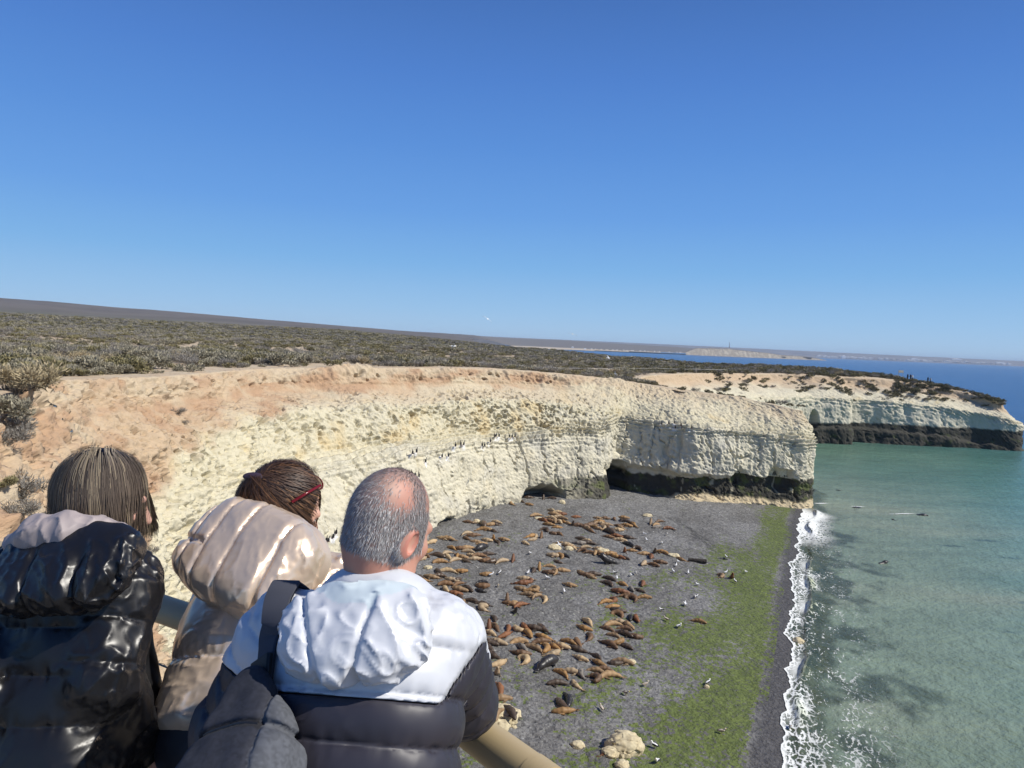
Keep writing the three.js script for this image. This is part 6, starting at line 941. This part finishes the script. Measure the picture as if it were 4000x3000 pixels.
    for (let k = 0; k < 30; k++) { const s = shell(p.x, p.y, p.z), n = gradOf(shell, p, 0.006), dir = downV.clone(); if (s < 0.006 && n.y > -0.35) { dir.addScaledVector(n, -dir.dot(n)); if (dir.length() < 0.45) dir.addScaledVector(part, 0.8); dir.normalize(); } else dir.add(V3(sway * 0.3 + 0.13 * Math.sin(k * 0.5 + clump * 4), 0, 0.06 * clump)); p = p.clone().addScaledVector(dir.normalize(), 0.0145); const s2 = shell(p.x, p.y, p.z); if (s2 < lift) p.addScaledVector(gradOf(shell, p, 0.006), lift - s2); path.push(p); if (p.y < endY) break; }
    const q = r(), streak = noise(a * 38 + 3, c * 38, b * 4), blonde = sstep(-0.02, 0.4, streak) * (0.45 + 0.5 * r()), base = q < 0.5 ? [0.085, 0.062, 0.046] : [0.11, 0.082, 0.06]; hair.push({ path, c: mul3(mix3(base, [0.36, 0.285, 0.185], blonde), 0.88 + 0.24 * r()), w: 0.0009, out });
  }
  for (let i = 0; i < 170; i++) { // locks that fall forward beyond the face
    const s = at(500 + 50 * r(), 1800 + 45 * r(), 1.93), b = at(582 + 8 * r(), 1930 + 20 * r(), 1.95), e = at(548 + 70 * r(), 2030 + 75 * r(), 1.93), path = []; for (let k = 0; k <= 12; k++) { const t = k / 12, p = s.clone().multiplyScalar((1 - t) * (1 - t)).addScaledVector(b, 2 * t * (1 - t)).addScaledVector(e, t * t); p.x += 0.005 * Math.sin(t * 8 + i) * t; path.push(p); } hair.push({ path, c: mul3(mix3([0.03, 0.022, 0.018], [0.2, 0.155, 0.09], r() < 0.25 ? 1 : 0.15), 0.8 + 0.4 * r()), w: 0.0013, out: () => V3(0, 0, 1) }); }
  const nape = at(380, 2150, 1.82), cap = sdfGeo((x, y, z) => { const [a, b, c] = h.local(x, y, z); let d = shell(x, y, z) + 0.005; d = smin(d, capF(h.p(0, -0.02, -0.03), h.p(-0.01, -0.17, -0.04), 0.06, 0.05)(x, y, z), 0.04); return Math.max(d, c - 0.045 - Math.max(0, b - 0.07) * 1.2, -b - 0.17, Math.min(a - 0.02, c - 0.02, 0.055 - b)); }, h.c.clone().addScalar(-0.24), h.c.clone().addScalar(0.17), 0.006, (x, y, z) => mul3([0.026, 0.019, 0.016], 0.8 + 0.5 * noise(x * 60, y * 10, z * 60)));
  const hm = put(mergeGeometries([cap, ribbons(hair)]), std({ vertexColors: true, roughness: 0.55, side: THREE.DoubleSide }), 'hair', body); hm.position.set(0, 0, 0);
  { const wire = std({ color: [0.12, 0.1, 0.09], roughness: 0.3, metalness: 0.8 }), ge = [], lens = at(553, 1963, 1.95), to = new THREE.TorusGeometry(0.021, 0.0011, 8, 36); to.scale(0.75, 1.1, 1); to.rotateY(0.5); to.translate(lens.x, lens.y, lens.z); ge.push(to); ge.push(new THREE.TubeGeometry(new THREE.LineCurve3(at(480, 1935, 1.84), at(575, 1953, 1.94)), 8, 0.0011, 6)); const gl = put(mergeGeometries(ge), wire, 'glasses'); const pane = new THREE.CylinderGeometry(0.0205, 0.0205, 0.001, 28); pane.rotateX(Math.PI / 2); pane.scale(0.75, 1.1, 1); pane.rotateY(0.5); pane.translate(lens.x, lens.y, lens.z); const pm = put(pane, phys({ color: [1, 1, 1], transmission: 1, roughness: 0.02 }), 'lens', gl); pm.position.set(0, 0, 0); }
  { const cr = new THREE.TubeGeometry(new THREE.CatmullRomCurve3([at(515, 2140, 1.7), at(528, 2165, 1.69), at(534, 2200, 1.69), at(520, 2190, 1.7)]), 20, 0.003, 8), st = new THREE.SphereGeometry(0.009, 14, 10); const p = at(537, 2203, 1.685); st.translate(p.x, p.y, p.z); put(mergeGeometries([cr, st]), std({ color: [0.03, 0.03, 0.032], roughness: 0.5 }), 'drawcord'); }
  put(trousersGeo(fr, legs, 0.66), std({ color: [0.03, 0.05, 0.09], roughness: 0.9 }), 'trousers'); for (const l of legs) put(shoeGeo(l[2], -0.3), std({ color: [0.04, 0.04, 0.04] }), 'shoe');
  tag(add(g, 'person'), 'person with streaked shoulder-length hair in a glossy black hooded jacket', 'person');
}
// ---------------------------------------------------------------- boulders, log, stones
function rockGeo(seed, sx, sy, sz, cell) { const f = (x, y, z) => { const e = Math.hypot(x / sx, (y) / sy, z / sz), [, , id] = worley(x / (sx * 0.55) + seed, y / (sy * 0.6), z / (sz * 0.55)); return ((e - 1) * Math.min(sx, sy, sz) + 0.16 * sx * fbm(x / sx * 1.4 + seed, y / sy * 1.4, z / sz * 1.4, 3) + 0.1 * sx * (id - 0.5)) * 0.7; }; return sdfGeo(f, V3(-sx * 1.3, -sy * 0.6, -sz * 1.3), V3(sx * 1.3, sy * 1.3, sz * 1.3), cell, (x, y, z) => mul3(mix3([0.55, 0.45, 0.27], [0.6, 0.53, 0.36], clamp(0.5 + fbm(x * 2 + seed, y * 2, z * 2, 3))), 0.9 + 0.25 * noise(x * 6, y * 6, z * 6 + seed)), 4); }
const rockMat = std({ vertexColors: true, roughness: 0.95 });
[[2440, 2925, 1.35, 0.95, 1.15, 'big pale yellow boulder on the weedy shingle near the bottom'], [2385, 2945, 0.7, 0.4, 0.5, 'flat cream slab on the left side of the big boulder'], [2430, 2885, 0.65, 0.42, 0.5, 'cream stone behind the big boulder'], [2430, 2992, 0.5, 0.3, 0.5, 'small pale stone at the front of the big boulder'],
  [1960, 2805, 1.35, 0.75, 1.0, 'pale flat rock with sea lions on it beside the handrail'], [1955, 2845, 0.75, 0.5, 0.6, 'cream rock lump below the flat sea lion rock'], [2008, 2842, 0.22, 0.14, 0.2, 'small yellow stone right of the sea lion rock'], [1702, 2985, 0.9, 0.5, 0.8, 'yellow rock seen in the gap left of the handrail'], [2256, 2915, 0.5, 0.3, 0.38, 'grey-white rounded stone alone on the dark shingle'], [2466, 2588, 0.4, 0.22, 0.36, 'cream stone at the end of the right row of sea lions'],
  [2195, 1966, 0.65, 0.5, 0.5, 'pale stone lying just out from the cave'], [2530, 2016, 0.85, 0.3, 0.5, 'flat pale stone on the open grey shingle'], [2103, 2028, 0.6, 0.3, 0.5, 'pale stone left of the first pack of sea lions'], [2165, 2143, 0.9, 0.5, 0.7, 'white rock beside the heap under the flapping gull'], [2222, 2146, 0.6, 0.35, 0.5, 'low pale rock right of the white rock in the heap'], [2355, 2158, 0.9, 0.5, 0.6, 'pale rock among the row behind the black bull'], [2632, 2172, 0.8, 0.32, 0.5, 'pale rock before the dark log'], [1672, 2220, 0.55, 0.3, 0.45, 'pale stone right of the man\'s neck'], [2922, 1968, 0.7, 0.25, 0.4, 'low grey stone below the promontory wall'], [3118, 2509, 0.6, 0.4, 0.5, 'pale stone lying at the edge of the foam'], [2760, 2686, 0.25, 0.2, 0.22, 'cream pebble under a gull on the weed'], [1862, 2040, 0.55, 0.4, 0.5, 'cream stone at the white cliff foot']].forEach(([px, py, a, b, c, label], i) => { const m = mesh(rockGeo(i * 7.3, a, b, c, a > 1 ? 0.07 : a * 0.11), rockMat, 'boulder'); m.position.copy(ground(px, py, beachSurf)).add(V3(0, b * 0.25, 0)); tag(add(m, 'boulder'), label, a < 0.3 ? 'stone' : 'boulder', 'pale stones on the beach'); });
{ const m = mesh(sdfGeo((x, y, z) => Math.max(capF(V3(-1, 0.2, 0), V3(1, 0.22, 0.05), 0.22, 0.27)(x, y, z) + 0.04 * noise(x * 4, y * 9, z * 9), Math.abs(x) - 1.1), V3(-1.4, -0.1, -0.4), V3(1.4, 0.6, 0.4), 0.05, () => [0.035, 0.028, 0.022]), std({ vertexColors: true }), 'log'); const p = ground(2724, 2196, beachSurf); m.position.copy(p); m.rotation.y = -0.2; m.scale.setScalar(1.1); tag(add(m, 'driftwood_log'), 'dark driftwood log at the end of a row of sea lions', 'log'); }
{ const m = mesh(LION.side, std({ vertexColors: true, color: [0.06, 0.06, 0.065], roughness: 0.4 }), 'carcass'); m.position.copy(ground(2822, 2184, beachSurf)); m.rotation.y = 0.1; m.scale.set(0.8, 0.55, 0.8); tag(add(m, 'sea_lion'), 'dark wet sea lion lying alone on the tracks by the weed', 'sea lion', 'sea lions hauled out on the beach'); const g = mesh(BIRD.gull, birdMat, 'gull'); g.position.copy(ground(2836, 2186, beachSurf)).add(V3(0, 0.22, 0)); g.rotation.y = 2; tag(add(g, 'gull'), 'white gull standing on the lone dark sea lion', 'gull', 'gulls standing on the beach'); }
// heads and rocks showing in the shallows
[[3457, 2198, 'dark sea lion head above the green shallows'], [3489, 2031, 'small dark sea lion head farther out in the shallows']].forEach(([px, py, label], i) => { const f = blend(0.08, ellF(V3(0, 0.05, 0), V3(0.26, 0.2, 0.22)), capF(V3(0.15, 0.1, 0), V3(0.4, 0.12, 0), 0.14, 0.06), capF(V3(-0.2, -0.1, 0), V3(-0.7, -0.15, 0), 0.22, 0.2)); const m = mesh(sdfGeo(f, V3(-1, -0.5, -0.4), V3(0.6, 0.4, 0.4), 0.05, () => [1, 1, 1]), furMats.black, 'swimmer'); m.position.copy(ground(px, py, () => 0.05)); m.rotation.y = i ? 2 : 0.3; m.scale.setScalar(i ? 0.8 : 1.4); tag(add(m, 'sea_lion'), label, 'sea lion', 'sea lions in the water'); });
[[3275, 1916, 0.6, 'wet black rock breaking the water near the promontory'], [3347, 1984, 0.8, 'wet black rock with foam trailing to its left'], [3605, 2013, 1.0, 'low dark reef rock with a line of foam']].forEach(([px, py, s, label], i) => { const m = mesh(rockGeo(60 + i * 5, s, 0.3 * s, 0.6 * s, 0.09), std({ color: [0.02, 0.02, 0.02], roughness: 0.35 }), 'reef_rock'); m.position.copy(ground(px, py, () => 0)); tag(add(m, 'reef_rock'), label, 'rock', 'reef rocks in the shallows'); });
// ---------------------------------------------------------------- platform, railing
const R1 = at(1778, 2848, 1.73), R2 = at(1984, 3000, 1.57), RL = at(620, 2395, 2.357); for (const p of [R1, R2, RL]) p.y = 28.555;
const DR = R2.clone().sub(R1).normalize(), RC = R1.clone().addScaledVector(DR, -0.1), DL = RL.clone().sub(RC).normalize();       // the handrail: two straight runs meeting behind the man
const RAIL = [RC.clone().addScaledVector(DL, 4.2), RC, RC.clone().addScaledVector(DR, 1.7)];
const steel = std({ color: [0.4, 0.31, 0.17], roughness: 0.5, metalness: 0, bumpMap: rockGrain, bumpScale: 0.0006 });
{
  const g = new THREE.Group(), tube = (a, b, r, n = 28) => { const d = b.clone().sub(a), t = new THREE.CylinderGeometry(r, r, d.length(), n, 24); t.rotateX(Math.PI / 2); t.applyMatrix4(new THREE.Matrix4().lookAt(d, V3(), V3(0, 1, 0))); t.translate(...a.clone().add(b).multiplyScalar(0.5)); return t; };
  const pos = RC; g.position.set(pos.x, 27.5, pos.z); const loc = (p) => p.clone().sub(g.position);
  const along = (h, o, rad, n) => { const q = RAIL.map((p) => loc(V3(p.x, h, p.z))), c = new THREE.CurvePath(), a = q[1].clone().addScaledVector(DL, 0.09), b = q[1].clone().addScaledVector(DR, 0.09); c.add(new THREE.LineCurve3(q[0], a)); c.add(new THREE.QuadraticBezierCurve3(a, q[1], b)); c.add(new THREE.LineCurve3(b, q[2])); return new THREE.TubeGeometry(c, 220, rad, n); };
  mesh(along(28.555, 0, 0.0455, 40), steel, 'handrail', g);
  const cuff = (p, d) => tube(loc(p.clone().addScaledVector(d, -0.03)), loc(p.clone().addScaledVector(d, 0.03)), 0.0475, 40);
  mesh(cuff(RC.clone().addScaledVector(DR, 0.42), DR), steel, 'coupling', g);
  for (const p of [RC.clone().addScaledVector(DL, 3.2), RC.clone().addScaledVector(DL, 1.62), RC, RC.clone().addScaledVector(DR, 1.5)]) mesh(tube(loc(V3(p.x, 27.42, p.z)), loc(V3(p.x, 28.52, p.z)), 0.03, 20), steel, 'post', g);
  for (const h of [28.36, 28.16, 27.96, 27.76]) mesh(along(h, 0, 0.003, 8), std({ color: [0.12, 0.14, 0.12], roughness: 0.5, metalness: 0.6 }), 'cable', g);
  tag(add(g, 'railing'), 'beige tubular railing that three people lean over', 'railing');
  const off = (p, d, k) => p.clone().add(V3(d.z, 0, -d.x).multiplyScalar(k)), sh = new THREE.Shape(); const c = [off(RAIL[0], DL, -0.12), off(RC, DL, -0.12), off(RC, DR, 0.12), off(RAIL[2], DR, 0.12), V3(RAIL[2].x - 0.6, 0, RAIL[2].z + 2.2), V3(RAIL[0].x - 0.4, 0, RAIL[0].z + 3.6)]; c.forEach((p, i) => i ? sh.lineTo(p.x, -p.z) : sh.moveTo(p.x, -p.z));
  const deck = new THREE.ExtrudeGeometry(sh, { depth: 0.16, bevelEnabled: false }); deck.rotateX(-Math.PI / 2); deck.translate(0, 27.34, 0);
  tag(add(mesh(deck, std({ color: [0.3, 0.28, 0.25] }), 'viewing_platform'), 'viewing_platform'), 'concrete viewing platform the three people stand on', 'platform', null, 'structure');
}
// ---------------------------------------------------------------- far things: sign, walkers, fence wire, town
const farMan = sdfGeo(blend(0.08, capF(V3(0, 0.9, 0), V3(0, 1.42, 0), 0.17, 0.19), ellF(V3(0, 1.64, 0), V3(0.1, 0.13, 0.11)), capF(V3(-0.2, 1.4, 0), V3(-0.27, 0.95, 0.04), 0.07, 0.05), capF(V3(0.2, 1.4, 0), V3(0.27, 0.95, 0.04), 0.07, 0.05), capF(V3(-0.09, 0.9, 0), V3(-0.11, 0.02, 0), 0.1, 0.06), capF(V3(0.09, 0.9, 0), V3(0.11, 0.02, 0), 0.1, 0.06)), V3(-0.45, -0.1, -0.35), V3(0.45, 1.9, 0.35), 0.06, (x, y) => y > 1.52 ? (y > 1.7 ? [0.03, 0.02, 0.02] : [0.4, 0.25, 0.18]) : y > 0.88 ? [1, 1, 1] : [0.03, 0.035, 0.05]);
[[3545, 1474, [0.03, 0.03, 0.04], 'tiny person in dark clothes left on the far headland, near the sign'], [3556, 1475, [0.05, 0.03, 0.03], 'tiny person in the middle of the group by the far sign'], [3563, 1477, [0.7, 0.7, 0.68], 'tiny person in a white jacket by the far sign'], [3624, 1486, [0.02, 0.02, 0.03], 'tiny person in black on the far headland, right of the sign'], [3634, 1489, [0.3, 0.32, 0.36], 'tiny person in grey rightmost on the far headland']].forEach(([px, py, c, label]) => { const m = mesh(farMan, std({ color: c, vertexColors: true }), 'person'); const p = at(px, py + 8, 262); p.y = Math.max(landY(p.x, p.z) - 0.1, p.y); m.position.copy(p); m.scale.setScalar(1.15); tag(add(m, 'person'), label, 'person', 'walkers on the far headland'); });
{ const g = new THREE.Group(), p = at(3518, 1474, 262); p.y = Math.max(landY(p.x, p.z), p.y); g.position.copy(p); const w = std({ color: [0.42, 0.36, 0.28] }); const b = mesh(new THREE.BoxGeometry(1.9, 0.85, 0.08), w, 'board', g); b.position.y = 2.15; mesh(new THREE.BoxGeometry(1.7, 0.12, 0.1), std({ color: [0.75, 0.72, 0.65] }), 'lettering_strip', g).position.y = 2.3; for (const s of [-0.8, 0.8]) mesh(new THREE.BoxGeometry(0.09, 2.5, 0.09), w, 'post', g).position.set(s, 1.25, -0.09); tag(add(g, 'information_sign'), 'small wooden sign on posts standing on the far headland', 'sign'); }
{ const g = new THREE.Group(), p0 = at(1850, 1408, 150), wood = std({ color: [0.45, 0.4, 0.32] }), wire = std({ color: [0.6, 0.58, 0.54], roughness: 0.6 }); const pts = [[1850, 1402, 175], [2030, 1404, 178], [2150, 1408, 182], [2300, 1414, 188], [2420, 1421, 196], [2560, 1428, 208], [2720, 1438, 222], [2840, 1446, 236]].map(([x, y, d]) => { const p = at(x, y, d); p.y = landY(p.x, p.z); return p; }); g.position.copy(pts[0]);
  pts.forEach((p, i) => { const q = mesh(new THREE.CylinderGeometry(0.07, 0.08, 1.5, 8), wood, 'post', g); q.position.copy(p).sub(g.position).add(V3(0, 0.75, 0)); if (i) { const a = pts[i - 1].clone().sub(g.position).add(V3(0, 1.4, 0)), b = p.clone().sub(g.position).add(V3(0, 1.4, 0)), m = a.clone().lerp(b, 0.5); m.y -= 0.35; mesh(new THREE.TubeGeometry(new THREE.QuadraticBezierCurve3(a, m, b), 12, 0.03, 5), wire, 'rope', g); } }); tag(add(g, 'rope_fence'), 'sagging pale rope fence strung through the plateau scrub', 'fence'); }
{ // the town and the camp: specks on the far shore
  const r = rng(3), house = (w, h, d, x, y, z, c) => { const b = new THREE.BoxGeometry(w, h, d).translate(x, y + h / 2, z), roof = new THREE.CylinderGeometry(0.01, d * 0.62, h * 0.35, 4).rotateY(Math.PI / 4).scale(w / d, 1, 1).translate(x, y + h * 1.17, z); const m = mergeGeometries([b.toNonIndexed(), roof.toNonIndexed()]); const col = new Float32Array(m.attributes.position.count * 3); for (let i = 0; i < col.length; i += 3) { col[i] = c[0]; col[i + 1] = c[1]; col[i + 2] = c[2]; } m.setAttribute('color', new THREE.BufferAttribute(col, 3)); return m; };
  const town = []; for (let i = 0; i < 260; i++) { const px = 3180 + 760 * r(), d = 11400 + 900 * r(), x = (px - 2000) / F * d, t = clamp((d - 11600 - 0.0 * x) / 2600); const y = 6 + 18 * r(); town.push(house(30 + 50 * r(), 10 + 14 * r(), 25, x, y, -d - 0.05 * x * 0, r() < 0.6 ? [0.5, 0.49, 0.48] : [0.3, 0.27, 0.26])); }
  tag(add(mesh(mergeGeometries(town), std({ vertexColors: true }), 'town'), 'town'), 'hazy town scattered along the far coast', 'town', null, 'stuff');
  const camp = []; for (let i = 0; i < 120; i++) { const px = 2290 + 480 * r(), d = 4980 + 90 * r(), x = (px - 2000) / F * d; camp.push(house(5 + 7 * r(), 2.5 + 2 * r(), 4, x, landY(x, -d), -d, r() < 0.5 ? [0.65, 0.64, 0.62] : [0.2, 0.19, 0.19])); }
  tag(add(mesh(mergeGeometries(camp), std({ vertexColors: true }), 'camp'), 'camp'), 'line of parked vans and huts along the bay beach', 'camp', null, 'stuff');
  [[3735, 1404, 150, 18, 'long white shed in the town below the far coast'], [3905, 1417, 130, 14, 'white shed rightmost in the far town'], [3295, 1396, 60, 40, 'pale storage silos at the left end of the far town'], [3570, 1402, 90, 14, 'flat white shed left of the long shed in the far town']].forEach(([px, py, w, h, label]) => { const p = at(px, py, 11350); const m = mesh(house(w, h, 40, 0, 0, 0, [0.72, 0.72, 0.72]), std({ vertexColors: true }), 'shed'); m.position.set(p.x, Math.max(6, p.y - h / 2), p.z); tag(add(m, 'shed'), label, 'shed', 'pale sheds of the far town'); });
  [[2237, 1357, 30, 'white camper van pair left on the bay beach'], [2285, 1363, 26, 'white van right of the first on the bay beach']].forEach(([px, py, w, label]) => { const p = at(px, py, 4680); const m = mesh(house(w * 0.55, 5, 7, 0, 0, 0, [0.85, 0.85, 0.85]), std({ vertexColors: true }), 'van'); m.position.set(p.x, p.y - 2, p.z); tag(add(m, 'van'), label, 'van', 'vans on the bay beach'); });
  { const g = new THREE.Group(), p = at(2848, 1372, 4900); g.position.set(p.x, 58, p.z); const st = std({ color: [0.25, 0.2, 0.2] }); for (const [x, z] of [[-2, -2], [2, -2], [-2, 2], [2, 2]]) { const l = mesh(new THREE.CylinderGeometry(0.5, 0.7, 42, 6), st, 'leg', g); l.position.set(x * 0.6, 21, z * 0.6); l.rotation.set(z * -0.022, 0, x * 0.022); } for (let i = 0; i < 6; i++) mesh(new THREE.BoxGeometry(4.2 - i * 0.45, 0.6, 4.2 - i * 0.45), st, 'crossbar', g).position.y = 4 + i * 7; tag(add(g, 'lattice_mast'), 'thin lattice mast standing on top of the far bluffs', 'mast'); }
}
renderer.render(scene, camera);
